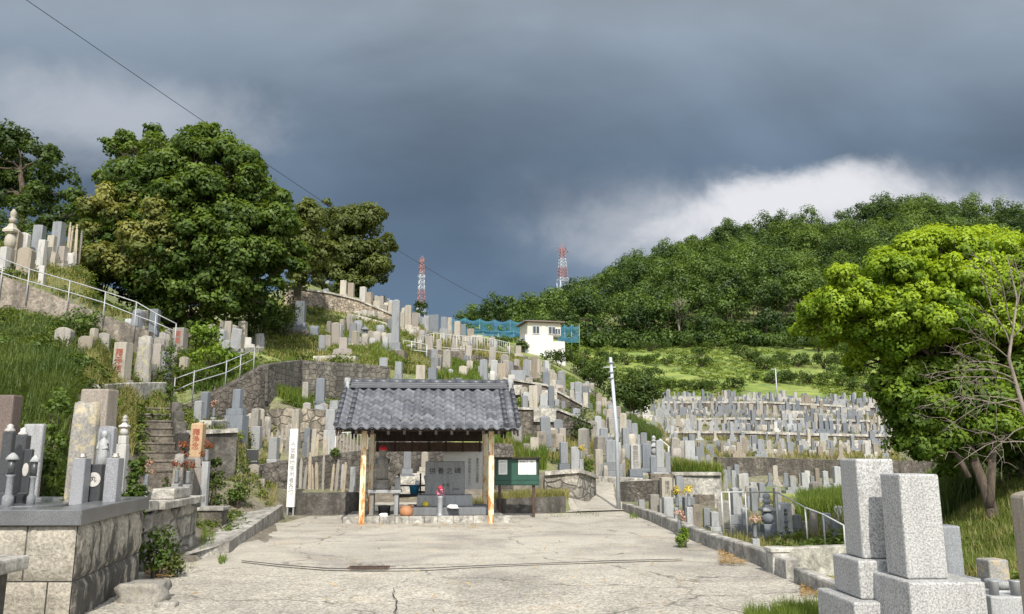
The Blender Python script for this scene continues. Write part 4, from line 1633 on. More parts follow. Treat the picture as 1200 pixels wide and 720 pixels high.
    for (x, y, z, w, lab) in ((.62, .62, .312, .30, 'crumpled white paper on the platform right of the vase'), (-1.0, .35, .14, .2, 'crumpled white litter on the platform under the offering table')):
        bm = bmesh.new()
        rough(bm, w, w * .7, .09, (0, 0, 0), x * 7, .3, .5, 3)
        tag(obj('crumpled_paper', bm, 'paper', None, at_pav(x, y, z)), lab, 'litter')
    bm = bmesh.new()
    lathe(bm, [(.07, 0), (.085, .06), (.05, .11), (.02, .13)], n=12)
    tag(obj('offering_bowl', bm, 'flower_yellow', None, at_pav(-.05, 1.3, .315)), 'small yellow offering cup beside the monument plinth', 'bowl')
    # white sign behind
    sg = thing('sign_board', 'large white notice panel on two legs behind the monument stone', 'sign', at_pav(1.0, 2.75, 0), R(5.4))
    bm = bmesh.new()
    box(bm, (0, 0, .66), (1.25, .03, 1.02), 1, 0, .006)
    pn = obj('panel', bm, 'paint_white', sg)
    for x in (-.55, .55):
        bm = bmesh.new()
        tube(bm, [(x, .04, -.1), (x, .04, 1.6)], .025, 8)
        obj('leg', bm, 'galvanised', sg)
    for k, c in enumerate(('御参拝の皆様へ', '墓地内は火気厳禁', '供物は持帰り下さい', '水は大切に使う', '管理組合')):
        obj('lettering', text_mesh(c, .085, True, .95), 'ink_grey', pn, (.50 - k * .21, -.0175, 1.18 - .04 * k))
    # drum of the floor: dark fire pit box under the table
    bm = bmesh.new()
    lathe(bm, [(.13, 0), (.15, .2), (.16, .22), (.14, .21), (.12, .03)], n=14)
    tag(obj('incense_pot', bm, 'soot', None, at_pav(-1.03, .98, .14)), 'black sooty pot standing under the offering table', 'pot')


plain('flower_pink_leaf', (.60, .22, .30), .7)
build_under_roof()


def build_notice_board():
    p = P(606, 600, 20.4)
    t = thing('notice_board', 'green notice board with white papers on a brown post, right of the pavilion', 'notice board', Vector((p.x, p.y, 0)), R(3))
    z = zof(569, 20.4)
    h = zof(538, 20.4) - z
    w = 51 * mpp(20.4)
    bm = bmesh.new()
    box(bm, (0, 0, z), (w, .07, h), 1, 0, .006)
    bd = obj('board', bm, 'board_green', t)
    bm = bmesh.new()
    for k in range(2):
        box(bm, (0, -.038, z + .02 + k * .11), (w - .02, .016, .10), 1, 0, .004)
    obj('slats', bm, 'board_green', t)
    bm = bmesh.new()
    box(bm, (0, -.03, z + h), (w + .1, .22, .045), .96, 0, .008)
    for x in (-w / 2 + .015, w / 2 - .015):
        box(bm, (x, -.045, z + .25), (.03, .03, h - .25), 1, 0, .004)
    obj('frame', bm, 'wood_dark', t)
    for x, ww in ((-.36, .22), (.14, .22), (.37, .22)):
        bm = bmesh.new()
        box(bm, (x, -.037, z + .27), (ww, .006, .36))
        pp = obj('paper', bm, 'paper', t)
        obj('lettering', text_mesh(['お知らせ', '墓地管理', '規約'][int((x + .4) * 2.6)], .04), 'ink_grey', pp, (x, -.0425, z + .58))
        bm = bmesh.new()
        for q in range(8):
            box(bm, (x + .01 * (q % 3) - .01, -.0405, z + .31 + q * .028), (ww * (.8 - .05 * (q % 3)), .003, .005))
        obj('printing', bm, 'ink_grey', pp)
    for x in (-.44, .42):
        bm = bmesh.new()
        box(bm, (x, .055, -.2), (.07, .07, z + h * .9 + .2), 1, 0, .006)
        obj('post', bm, 'wood_brown', t)


build_notice_board()


def build_posts():
    # white upright name post by the ramp
    p = g0(340, 607)
    t = thing('sign_post', 'tall narrow white sign post with vertical lettering by the ramp', 'sign', p, R(-4))
    H = zof(503, p.y)
    bm = bmesh.new()
    box(bm, (0, 0, .26), (.20, .09, H - .26), 1, 0, .006)
    pn = obj('panel', bm, 'paint_white', t)
    for x in (-.075, .075):
        bm = bmesh.new()
        box(bm, (x, 0, -.1), (.04, .05, .358), 1, 0, .004)
        obj('leg', bm, 'galvanised', t)
    obj('lettering', text_mesh('市営墓地使用者各位', .15, True, .98), 'ink_grey', pn, (0, -.0475, H * .55))
    # utility pole
    p = g0(725, 600)
    t = thing('utility_pole', 'slim grey steel pole standing at the start of the path', 'pole', p)
    H = zof(419, p.y)
    bm = bmesh.new()
    tube(bm, [(0, 0, -.2), (.0, 0, H * .5), (-.13, 0, H)], [.062, .055, .045], 12)
    obj('shaft', bm, 'pole_grey', t)
    bm = bmesh.new()
    lathe(bm, [(.17, -.1), (.17, .03), (.13, .05)], n=14)
    obj('footing', bm, 'coping', t)
    bm = bmesh.new()
    for z in (H - .18, H - .45, H - .62):
        lathe(bm, [(.074, z), (.078, z + .01), (.078, z + .04), (.074, z + .05)], (-.12, 0, 0), 12)
    box(bm, (-.16, 0, H - .30), (.36, .03, .03))
    obj('bracket', bm, 'galvanised', t)
    p = on(911, 96, 470)
    t = thing('light_pole', 'thin grey lamp pole among the highest graves of the far right hillside', 'pole', p)
    H = zof(432, 96) - p.z
    bm = bmesh.new()
    tube(bm, [(0, 0, -.3), (0, 0, H)], [.09, .06], 8)
    obj('shaft', bm, 'pole_grey', t)
    bm = bmesh.new()
    box(bm, (-.25, 0, H - .15), (.55, .12, .08), 1, 0, .02)
    obj('lamp_head', bm, 'galvanised', t)
    # overhead cable
    a, b = P(-30, -42, 21), P(582, 357, 150)
    bm = bmesh.new()
    pts = [a.lerp(b, k / 60) - Vector((0, 0, 1.0 * 4 * (k / 60) * (1 - k / 60))) for k in range(61)]
    tube(bm, [q - a for q in pts], [.011 + .022 * k / 60 for k in range(61)], 6)
    tag(obj('power_cable', bm, 'cable', None, a), 'black overhead cable crossing the sky from upper left', 'cable')


build_posts()


def railing(label, posts, hgts, m='rail_white', rails=(1.0, .5), r=.026, cat='railing', name='railing', top=None, group=None):
    base = posts[0]
    t = thing(name, label, cat, base, 0, group)
    for p, h in zip(posts, hgts):
        bm = bmesh.new()
        q = p - base
        tube(bm, [q - Vector((0, 0, .3)), q + Vector((0, 0, h))], r, 8)
        obj('post', bm, m, t)
    for k in rails:
        bm = bmesh.new()
        tube(bm, [p - base + Vector((0, 0, h * k)) for p, h in zip(posts, hgts)], r * .9, 8)
        obj('rail', bm, m, t)
    return t


def build_railings():
    D = 23.75
    ps = [(-40, 318, 280), (0, 340, 302), (31, 347, 314), (79, 359, 328), (121, 371, 341), (157, 389, 353), (181, 391, 367), (205, 400, 379)]
    railing('white pipe handrail sloping down above the brown wall, upper left', [P(a, b, D) for a, b, c in ps], [(b - c) * mpp(D) for a, b, c in ps], rails=(1.0, .55), r=.019, m='galvanised')
    ps = [(203, 472, 442), (226, 460, 434), (264, 449, 422), (281, 439, 415), (297, 431, 408)]
    Ds = [23.6, 24, 24.9, 25.5, 26]
    railing('grey handrail climbing along the dark stone wall, left of centre', [P(a, b, d) for (a, b, c), d in zip(ps, Ds)], [(b - c) * mpp(d) for (a, b, c), d in zip(ps, Ds)], rails=(.93, .45), r=.018, m='galvanised')
    # picket railing on the hill
    ps = [(486, 425, 404), (508, 422, 397), (535, 425, 400), (559, 425, 402), (580, 428, 405), (597, 429, 410)]
    t = railing('pale picket railing above the dark wall in the middle of the hill', [P(a, b - 12, 46.6) for a, b, c in ps], [(b - c) * mpp(46.6) * .8 for a, b, c in ps], rails=(1.0, .2), r=.022)
    bm = bmesh.new()
    for (a, b, c), (a2, b2, c2) in zip(ps, ps[1:]):
        for k in range(1, 7):
            u = k / 7
            q = P(a + (a2 - a) * u, b + (b2 - b) * u - 12, 46.6)
            h = ((b - c) * (1 - u) + (b2 - c2) * u) * mpp(46.6) * .8
            tube(bm, [q + Vector((0, 0, h * .2)) - P(ps[0][0], ps[0][1] - 12, 46.6), q + Vector((0, 0, h)) - P(ps[0][0], ps[0][1] - 12, 46.6)], .014, 5)
    obj('pickets', bm, 'rail_white', t)
    ps = [(472, 424, 407), (482, 425, 408), (500, 426, 412)]
    railing('short white railing left of the long picket railing on the hill', [P(a, b - 8, 44) for a, b, c in ps], [(b - c) * mpp(44) for a, b, c in ps], rails=(1.0, .4), r=.03)
    # rusty and pale bars left of the pavilion roof
    t = railing('rusty red and white bar fence at the left end of the pavilion', [P(392, 545, 24.4), P(406, 544, 24.6), P(422, 543, 24.8), P(436, 542, 25)], [.95, .95, .95, .95], rails=(1.0, .3), r=.02, cat='fence', name='bar_fence', m='rail_white')
    bm = bmesh.new()
    b0 = P(392, 545, 24.4)
    for k in range(11):
        q = P(394 + 4 * k, 545 - .3 * k, 24.42 + .05 * k) - b0
        box(bm, (q.x, q.y, q.z + .1), (.035, .03, .8))
    obj('pickets', bm, 'sand_pink', t)
    # stair rails, centre right
    a = [(774, 531, 515), (784, 541, 524), (795, 549, 532)]
    railing('slanting white stair rail beside the stacked grey graves, centre right', [P(x, b, 46) for x, b, c in a], [(b - c) * mpp(46) for x, b, c in a], rails=(1.0,), r=.05)
    # white tube rail in front right
    zt = .62
    r1 = [P(847, 612, 17.2), P(856, 611, 17.2), P(875, 611, 17.4), P(911, 606, 17.6)]
    railing('white tube railing behind the small pagoda grave, right', r1, [P(0, 577, q.y).z - q.z for q in r1], rails=(1.0,), r=.018)
    r2 = [P(912, 606, 17.7), P(945, 616, 17.0), P(966, 622, 16.4), P(990, 632, 15.6)]
    tp = [577, 595, 603, 616]
    railing('white tube railing slanting down toward the big pale gravestone, right', r2, [P(0, tp[i], q.y).z - q.z for i, q in enumerate(r2)], rails=(1.0,), r=.018)


build_railings()


def build_ledges():
    # pale plot edgings that step across the slopes
    data = [
        ('pale slab edging under the pink stepped grave, above the honeycomb wall', [(368, 424), (392, 423), (418, 424)], 33.3, .22, .5),
        ('pale edging in the grass right of the very tall grey grave', [(478, 409), (500, 405), (525, 404)], 46.5, .25, .3),
        ('pale edging on the crest under the broad blue grey plaque', [(492, 393), (510, 393), (532, 395)], 50, .25, .5),
        ('long pale edging on the green slope below the tan terrace wall', [(408, 372), (430, 377), (455, 384)], 47, .25, .3),
        ('pale edging below the wide grey plaque grave above the roof end', [(592, 454), (610, 455), (630, 459)], 36.5, .25, .35),
        ('low edging on the weathered brown wall terrace', [(616, 484), (640, 485), (664, 487)], 36.2, .2, .3),
        ('pale edging of the plot with the large stepped grave behind the pole', [(704, 566), (722, 566), (752, 567)], 26.5, .22, .4),
        ('pale edging uphill of the white inscribed pillar', [(726, 524), (748, 526), (770, 529)], 30, .25, .35),
        ('grey edging below the twin pillar grave', [(716, 514), (735, 516), (756, 519)], 34, .25, .35),
        ('white painted edging above the black stained terrace wall, left', [(240, 503), (258, 502), (276, 500)], 19.5, .22, .3),
        ('dark edging before the old stones above the steps', [(110, 462), (140, 458), (190, 456)], 16.2, .2, .25),
        ('grey edging in the weeds under the shaded headstones', [(246, 416), (272, 413), (306, 412)], 26.5, .2, .25)]
    for lab, pts, dm, h, w in data:
        q = [G(a, b, dm) for a, b in pts]
        strip_wall('plot_edging', lab, q, h, w, 'coping', 'edging')
    for row, D in enumerate((56, 61, 65.5, 75, 77.5, 85, 87.5, 96, 98.5)):
        for _ in range(3):
            x = random.uniform(780, 1010)
            w = random.uniform(14, 42)
            q = [on(x, D, 500), on(x + w / 2, D, 500), on(x + w, D + .2, 500)]
            z = max(a.z for a in q)
            for a in q:
                a.z = z
            o = strip_wall('plot_ledge', 'short pale ledge of a raised plot on the far right hillside', q, random.uniform(.25, .6), .8, 'coping', 'ledge', .8)
            o['group'] = 'pale plot ledges on the far right hillside'


build_ledges()

# ================================================================== GRAVES
N_GRAVE = [0]


def grave(px, yt, yb, w, kind, m, label, D=None, yaw=None, txt=None, ink='ink_grey', m2=None, flowers=False, cat='gravestone', dmin=9.0, lean=0.0):
    p = P(px, yb, D) if D else G(px, yb, dmin)
    k = mpp(p.y, (yt + yb) / 2)
    H, W = (yb - yt) * k, w * k
    if yaw is None:
        yaw = random.uniform(-9, 9)
    sink = max(.05, p.z - hgt(p.x, p.y) + .05) if D else .05       # the foot goes down to the ground
    name = {'gorinto': 'stone_pagoda', 'lantern': 'stone_lantern', 'statue': 'statue'}.get(kind, 'gravestone')
    if name == 'gravestone':
        N_GRAVE[0] += 1
    t = thing(name, label, cat if name == 'gravestone' else {'gorinto': 'stone pagoda', 'lantern': 'lantern', 'statue': 'statue'}[kind], p, R(yaw), 'graves on the near hill and around the yard' if name == 'gravestone' else None)
    t.rotation_euler = (R(lean), R(lean * .6), R(yaw))
    m2 = m2 or m
    sh = None
    if kind in ('pillar', 'tall'):
        hb, hp = (.12 * H, .20 * H) if kind == 'pillar' else (.08 * H, .13 * H)
        bm = bmesh.new()
        box(bm, (0, 0, -sink - .15), (W * 1.95, W * 1.9, hb + sink + .15), .99, 0, min(.015, W * .04))
        obj('base', bm, m2, t)
        bm = bmesh.new()
        box(bm, (0, 0, hb + .002), (W * 1.42, W * 1.38, hp), .985, 0, min(.014, W * .04))
        obj('plinth', bm, m2, t)
        if p.y > 24 and random.random() < .8:
            b3 = bmesh.new()
            box(b3, (0, -W * .25, -.5), (W * 2.9, W * 3.1, .5 + .05 * H), 1, 0, .01)
            obj('plot_kerb', b3, 'coping' if random.random() < .6 else 'step_stone', t)
        bm = bmesh.new()
        z0 = hb + hp + .004
        box(bm, (0, 0, z0), (W, W * .96, H - z0 - .035 * H), .965, 0, min(.012, W * .04), peak=.035 * H)
        sh = obj('shaft', bm, m, t)
        fz, fy = z0 + (H - z0) * .5, W * .48
    elif kind == 'shaft':
        hb = .13 * H
        bm = bmesh.new()
        box(bm, (0, 0, -sink - .2), (W * 1.25, W * 1.2, hb + sink + .2), .98, 0, min(.015, W * .05))
        obj('base', bm, m2, t)
        bm = bmesh.new()
        box(bm, (0, 0, hb + .002), (W, W * .9, H * .85), .96, 0, min(.014, W * .05), peak=.02 * H)
        sh = obj('shaft', bm, m, t)
        fz, fy = hb + H * .42, W * .45
    elif kind == 'round':
        hb = .16 * H
        bm = bmesh.new()
        box(bm, (0, 0, -sink - .2), (W * 1.3, W * .95, hb + sink + .2), .97, 0, min(.02, W * .05))
        obj('base', bm, m2, t)
        bm = bmesh.new()
        arch(bm, W, W * .62, H - hb, (0, 0, hb + .002), .55, 8)
        sh = obj('shaft', bm, m, t)
        fz, fy = hb + (H - hb) * .47, W * .31
    elif kind == 'slab':
        hb = .30 * H
        bm = bmesh.new()
        box(bm, (0, 0, -sink - .2), (W * 1.06, W * .55, hb + sink + .2), .98, 0, .015)
        obj('base', bm, m2, t)
        bm = bmesh.new()
        box(bm, (0, 0, hb + .002), (W, W * .26, H - hb), .985, 0, .014)
        sh = obj('tablet', bm, m, t)
        fz, fy = hb + (H - hb) * .5, W * .13
    elif kind == 'wide':          # a shaft on a broad two step plinth
        hb, hp = .24 * H, .20 * H
        bm = bmesh.new()
        box(bm, (0, 0, -sink - .2), (W * 1.9, W * 1.4, hb + sink + .2), .99, 0, .015)
        obj('base', bm, m2, t)
        bm = bmesh.new()
        box(bm, (0, 0, hb + .002), (W * 1.4, W * 1.15, hp), .98, 0, .014)
        obj('plinth', bm, m2, t)
        bm = bmesh.new()
        box(bm, (0, 0, hb + hp + .004), (W * .8, W * .75, H - hb - hp), .97, 0, .012, peak=.02 * H)
        sh = obj('shaft', bm, m, t)
        for s in (-1, 1):
            bm = bmesh.new()
            box(bm, (s * W * .78, -W * .45, hb + .003), (W * .2, W * .2, .17 * H), .95, 0, .006)
            obj('flower_stand', bm, m2, t)
        fz, fy = hb + hp + (H - hb - hp) * .5, W * .375
    elif kind == 'rough':
        bm = bmesh.new()
        rough(bm, W, W * .5, H + .1 + sink, (0, 0, -.1 - sink), px, .13, .8, 4)
        sh = obj('stone', bm, m, t)
        fz, fy = H * .5, W * .26
    elif kind == 'gorinto':
        a = W
        bm = bmesh.new()
        box(bm, (0, 0, -sink - .1), (a * 1.25, a * 1.25, .08 * H + .1 + sink), 1, 0, .008)
        box(bm, (0, 0, .08 * H), (a, a, .27 * H), 1, 0, .01)
        obj('base', bm, m2, t)
        bm = bmesh.new()
        lathe(bm, [(.25 * a, .352 * H), (.47 * a, .40 * H), (.53 * a, .47 * H), (.47 * a, .54 * H), (.28 * a, .60 * H)], n=16)
        obj('sphere', bm, m2, t)
        bm = bmesh.new()
        lathe(bm, [(.5 * a, .60 * H), (.78 * a, .62 * H), (.80 * a, .655 * H), (.45 * a, .70 * H), (.28 * a, .76 * H)], n=4, smooth=False)
        obj('roof', bm, m, t)
        bm = bmesh.new()
        lathe(bm, [(.18 * a, .76 * H), (.34 * a, .80 * H), (.36 * a, .84 * H), (.2 * a, .86 * H), (.32 * a, .89 * H), (.28 * a, .95 * H), (.08 * a, 1.0 * H)], n=14)
        obj('finial', bm, m, t)
        fz, fy = .2 * H, a / 2
    elif kind == 'lantern':
        a = W
        bm = bmesh.new()
        lathe(bm, [(.42 * a, -.1), (.44 * a, .06 * H), (.30 * a, .10 * H), (.19 * a, .14 * H), (.17 * a, .45 * H), (.22 * a, .48 * H), (.40 * a, .53 * H)], n=12)
        obj('stem', bm, m, t)
        bm = bmesh.new()
        for s in range(4):
            an = s * math.pi / 2 + math.pi / 4
            box(bm, (.25 * a * math.cos(an), .25 * a * math.sin(an), .53 * H), (.1 * a, .1 * a, .18 * H), 1)
        box(bm, (0, 0, .53 * H), (.3 * a, .3 * a, .18 * H), 1, 0, 0)
        obj('fire_box', bm, m2, t)
        bm = bmesh.new()
        lathe(bm, [(.2 * a, .70 * H), (.55 * a, .72 * H), (.56 * a, .75 * H), (.25 * a, .86 * H), (.1 * a, .88 * H), (.13 * a, .93 * H), (.03 * a, H)], n=6, smooth=False)
        obj('roof', bm, m, t)
        fz, fy = 0, 0
    if txt and sh:
        hh = H * (.62 if kind in ('pillar', 'tall', 'shaft', 'round') else .5)
        sz = min(W * .62, hh / len(txt) * 1.02)
        obj('inscription', text_mesh(txt, sz, True, .92), ink, sh, (0, -fy - .012 * W - .0015, fz))
    if flowers:
        for s in (-1, 1):
            cx, cy, cz = s * W * .75, -W * .75, .30 * H
            bm = bmesh.new()
            lathe(bm, [(.03, 0), (.035, .02), (.03, .12), (.038, .13)], (cx, cy, cz - .12), 8)
            vs = obj('vase', bm, 'granite_grey', t)
            pp, nn, tt = puff_leaves([((cx, cy, cz + .10), .10, .5)], 7000, 5, .5)
            quads('bouquet', pp, nn, .04, .032, tt, flowers, vs)
    return t


GR = [
    # highest left cluster, beyond the brown wall
    (8, 243, 318, 12, 'gorinto', 'sand_cream', 'tall cream pagoda grave at the far left edge, highest on the slope'),
    (13, 270, 316, 13, 'shaft', 'sand_tan', 'tan squared headstone just right of the tall cream pagoda, top left'),
    (25, 272, 314, 11, 'round', 'white_stone', 'white round topped headstone, second right of the tall cream pagoda'),
    (42, 262, 312, 11, 'tall', 'granite_grey', 'tall grey pillar with pale side, left one of the pair before the dark tree'),
    (65, 258, 310, 11, 'tall', 'granite_grey', 'tall grey pillar, right one of the pair before the dark tree', ),
    (47, 280, 320, 8, 'shaft', 'white_stone', 'slender bright white headstone in front of the two tall grey pillars'),
    (28, 290, 326, 16, 'round', 'sand_tan', 'broad brown headstone directly above the upper handrail'),
    (58, 276, 312, 10, 'wide', 'sand_cream', 'cream stepped grave between the two tall grey pillars'),
    (81, 296, 316, 11, 'rough', 'white_stone', 'low pale stone at the edge of the yellowing tree, top left'),
    (48, 311, 334, 6, 'shaft', 'white_stone', 'short white post like grave below the slender white headstone'),
    (3, 288, 326, 9, 'pillar', 'white_stone', 'white stepped grave cut by the left edge above the handrail'),
    (72, 288, 314, 9, 'pillar', 'sand_pink', 'pinkish stepped grave behind the white rail, top left'),
    # old stones below the handrail
    (74, 384, 408, 18, 'round', 'weathered', 'squat pale round headstone in front of the clipped round bush'),
    (100, 394, 418, 16, 'round', 'sand_tan', 'squat headstone with dark cap, right of the clipped round bush', ),
    (141, 401, 452, 16, 'shaft', 'sand_cream', 'cream inscribed headstone on a dark base above the stone steps', None, None, '釋淨信', 'ink_red', 'weathered'),
    (166, 395, 452, 19, 'rough', 'lichen_stone', 'tall rough lichen covered stone above the stone steps'),
    (183, 403, 432, 13, 'shaft', 'sand_pink', 'pinkish headstone half behind the tall lichen covered stone'),
    (193, 385, 436, 5, 'shaft', 'weathered', 'thin bare concrete post grave right of the lichen covered stone'),
    (210, 384, 412, 14, 'shaft', 'sand_pink', 'headstone with red carving at the foot of the upper handrail', None, None, '南無', 'ink_red'),
    (221, 390, 410, 8, 'shaft', 'sand_tan', 'small brown headstone touching the one with red carving'),
    (215, 418, 438, 10, 'round', 'sand_cream', 'small cream round headstone beside the lower sloping handrail'),
    (266, 376, 409, 8, 'shaft', 'sand_cream', 'narrow cream headstone in the shade under the big tree, left of two'),
    (283, 376, 408, 9, 'shaft', 'sand_cream', 'narrow inscribed headstone in the shade under the big tree, right of two', None, None, '妙法蓮', 'ink_grey'),
    (290, 396, 410, 10, 'wide', 'white_stone', 'small white box grave at the end of the lower handrail'),
    (302, 392, 410, 4, 'shaft', 'white_stone', 'thin white stake at the end of the lower handrail'),
    (248, 380, 400, 9, 'shaft', 'weathered', 'grey headstone deep in shade behind the bright shrub'),
    (180, 362, 392, 10, 'shaft', 'granite_blue', 'bluish headstone in deep shade behind the upper handrail'),
    (323, 378, 391, 9, 'round', 'granite_blue', 'low bluish headstone in shade, left of the tall dark pillar grave'),
    (335, 377, 391, 9, 'round', 'weathered', 'low grey headstone in shade touching the tall dark pillar grave'),
    (351, 352, 392, 11, 'pillar', 'granite_blue', 'tall dark blue pillar grave at the right edge of the tree shade'),
    (368, 382, 396, 12, 'rough', 'granite_blue', 'squat dark cluster stone right of the tall dark blue pillar'),
    # upper hill, centre left
    (382, 329, 345, 7, 'shaft', 'granite_grey', 'grey post grave on the long tan terrace wall under the dark tree'),
    (402, 328, 350, 7, 'tall', 'sand_cream', 'cream pillar on the long tan terrace, left of two before the dark tree'),
    (411, 331, 354, 7, 'tall', 'sand_tan', 'tan pillar on the long tan terrace, right of two before the dark tree'),
    (425, 332, 364, 7, 'tall', 'white_stone', 'bright white tall pillar at the right end of the long tan terrace'),
    (431, 341, 368, 9, 'pillar', 'sand_tan', 'tan stepped grave touching the bright white tall pillar'),
    (441, 352, 372, 9, 'wide', 'sand_cream', 'cream stepped grave just right of the tan stepped grave on the crest'),
    (450, 354, 374, 8, 'pillar', 'sand_pink', 'pinkish grave on the crest, left of the tall grey stepped grave'),
    (457, 351, 376, 5, 'shaft', 'sand_cream', 'thin cream post just left of the tall grey stepped grave'),
    (463, 350, 416, 9, 'tall', 'granite_grey', 'very tall grey stepped grave standing alone in the green slope'),
    (413, 378, 406, 8, 'pillar', 'granite_grey', 'grey pillar in the weeds left of the small lantern on the slope'),
    (427, 380, 404, 9, 'lantern', 'granite_grey', 'small dark stone lantern on the green slope'),
    (421, 395, 406, 8, 'round', 'granite_pale', 'low pale headstone under the small lantern on the slope'),
    (436, 396, 407, 7, 'round', 'granite_pale', 'low pale headstone right of the small lantern on the slope'),
    (402, 396, 420, 12, 'wide', 'sand_pink', 'pink stepped grave on a wide pale slab above the honeycomb wall'),
    (478, 357, 388, 7, 'tall', 'sand_cream', 'tall cream grave on the crest right of the tall grey stepped grave'),
    (486, 366, 392, 8, 'pillar', 'sand_pink', 'pinkish grave on the crest beside the tall cream grave'),
    (471, 366, 388, 6, 'shaft', 'sand_cream', 'short cream post on the crest left of the tall cream grave'),
    (449, 419, 444, 10, 'shaft', 'granite_grey', 'grey squared headstone at the right end of the honeycomb wall'),
    (467, 424, 442, 8, 'shaft', 'granite_grey', 'small grey headstone below the short white railing'),
    (507, 369, 392, 14, 'slab', 'granite_blue', 'broad blue grey plaque grave on the crest below the left pylon'),
    (500, 370, 392, 5, 'shaft', 'granite_pale', 'pale post at the left side of the broad blue grey plaque'),
    (520, 371, 393, 7, 'pillar', 'granite_grey', 'grey pillar right of the broad blue grey plaque on the crest'),
    (527, 372, 393, 5, 'shaft', 'sand_cream', 'thin cream post among the crest graves, left of the blue netting'),
    (536, 376, 403, 7, 'tall', 'sand_cream', 'cream pillar on the crest where the blue netting begins'),
    (543, 376, 394, 6, 'shaft', 'granite_blue', 'dark blue headstone on the crest before the blue netting'),
    (552, 385, 400, 7, 'pillar', 'sand_tan', 'small tan grave before the blue netting'),
    (545, 394, 415, 8, 'wide', 'sand_cream', 'cream stepped grave behind the picket railing, middle'),
    (533, 394, 414, 7, 'pillar', 'sand_pink', 'pinkish grave behind the picket railing, left of the cream stepped one'),
    (562, 393, 408, 9, 'rough', 'sand_cream', 'pale heap like stone below the blue netting'),
    (574, 402, 415, 7, 'shaft', 'sand_tan', 'tan headstone behind the right end of the picket railing'),
    (607, 405, 420, 7, 'pillar', 'sand_cream', 'lone cream grave in the grass left of the white hill house'),
    (493, 428, 450, 11, 'shaft', 'sand_cream', 'cream squared headstone just above the left part of the tiled roof'),
    (507, 431, 451, 10, 'shaft', 'granite_blue', 'blue grey headstone just above the tiled roof, right of the cream one'),
    (535, 443, 453, 12, 'slab', 'granite_blue', 'low blue grey plaque peeking over the ridge of the tiled roof'),
    (567, 421, 452, 9, 'tall', 'granite_grey', 'tall grey grave above the right part of the tiled roof'),
    (577, 435, 452, 7, 'rough', 'white_stone', 'small white rough stone right of the tall grey grave above the roof'),
    (588, 424, 450, 10, 'shaft', 'sand_tan', 'tan headstone above the right end of the tiled roof'),
    (599, 438, 452, 8, 'pillar', 'white_stone', 'small pale grave between the tan headstone and the grey plaque'),
    (607, 432, 452, 17, 'slab', 'granite_grey', 'wide grey plaque grave above the right end of the tiled roof'),
    (617, 421, 446, 8, 'tall', 'granite_grey', 'tall grey pillar right behind the wide grey plaque grave'),
    (626, 417, 446, 8, 'pillar', 'sand_tan', 'tan stepped grave beside the tall grey pillar on the slope edge'),
    (625, 451, 481, 10, 'shaft', 'sand_cream', 'cream headstone at the left end of the weathered brown wall'),
    (640, 434, 458, 8, 'tall', 'granite_blue', 'dark grey pillar above the stepping dark wall, left of the bushes'),
    (648, 437, 457, 8, 'pillar', 'sand_cream', 'cream grave right of the dark grey pillar above the stepping wall'),
    (654, 446, 460, 6, 'round', 'granite_grey', 'small grey headstone at the edge of the dark bushes'),
    (646, 452, 482, 7, 'tall', 'granite_blue', 'bluish tall grave standing on the weathered brown wall'),
    (637, 461, 481, 9, 'pillar', 'granite_pale', 'pale stepped grave on the weathered brown wall'),
    (653, 468, 482, 5, 'round', 'granite_pale', 'small pale headstone on the weathered brown wall, right of the bluish grave'),
    (660, 470, 484, 5, 'round', 'granite_grey', 'small grey headstone at the right end of the weathered brown wall'),
    (678, 456, 480, 7, 'tall', 'granite_grey', 'grey pillar at the bottom of the stepping dark wall'),
    (686, 460, 480, 6, 'shaft', 'sand_cream', 'slim cream headstone right of the grey pillar by the stepping wall'),
    (684, 472, 486, 12, 'slab', 'granite_grey', 'low grey plinth stone under the grey pillar by the stepping wall'),
    (671, 448, 460, 5, 'pillar', 'granite_pale', 'tiny pale grave on the green bank beyond the stepping wall'),
    (681, 449, 461, 5, 'pillar', 'granite_grey', 'tiny grey grave on the green bank beyond the stepping wall'),
    (688, 447, 461, 5, 'pillar', 'granite_pale', 'tiny tall pale grave on the green bank beyond the stepping wall'),
    (702, 461, 478, 7, 'round', 'sand_tan', 'tan headstone in the grass left of the steel pole, upper of the group'),
    (708, 466, 481, 6, 'shaft', 'sand_cream', 'cream headstone in the grass left of the steel pole'),
    (714, 470, 483, 6, 'round', 'sand_pink', 'pink headstone in the grass touching the steel pole'),
    (735, 470, 487, 7, 'pillar', 'granite_grey', 'grey grave in front of the dark round tree, right of the steel pole'),
    (744, 474, 488, 6, 'pillar', 'granite_pale', 'pale grave in front of the dark round tree'),
    (757, 471, 489, 7, 'pillar', 'white_stone', 'white grave at the right side of the dark round tree'),
    # the tan row right of the pavilion
    (617, 520, 539, 8, 'shaft', 'weathered', 'short grey headstone at the left of the row of tan headstones'),
    (626, 513, 539, 10, 'shaft', 'sand_cream', 'cream headstone in the row of tan headstones, second from left', None, 4),
    (634, 506, 534, 11, 'shaft', 'sand_tan', 'tan headstone with pale face, tallest of the row above the notice board', None, 4, '釋了信', 'ink_grey'),
    (648, 504, 530, 11, 'shaft', 'sand_tan', 'tan headstone in the row just right of the tallest one', None, 4, '釋妙', 'ink_grey'),
    (659, 502, 526, 8, 'shaft', 'sand_pink', 'pinkish headstone at the right end of the tan row, by the conical bush', None, 4),
    (661, 518, 556, 9, 'pillar', 'granite_grey', 'grey pillar grave on the pale block wall', None, 6, None, 'ink_grey', 'granite_blue'),
    (674, 524, 555, 10, 'shaft', 'granite_pale', 'pale grey headstone right of the grey pillar on the pale block wall'),
    (702, 527, 562, 9, 'shaft', 'sand_cream', 'cream headstone at the top of the concrete path'),
    (710, 546, 566, 6, 'rough', 'sand_cream', 'pale knobby stone at the right of the concrete path'),
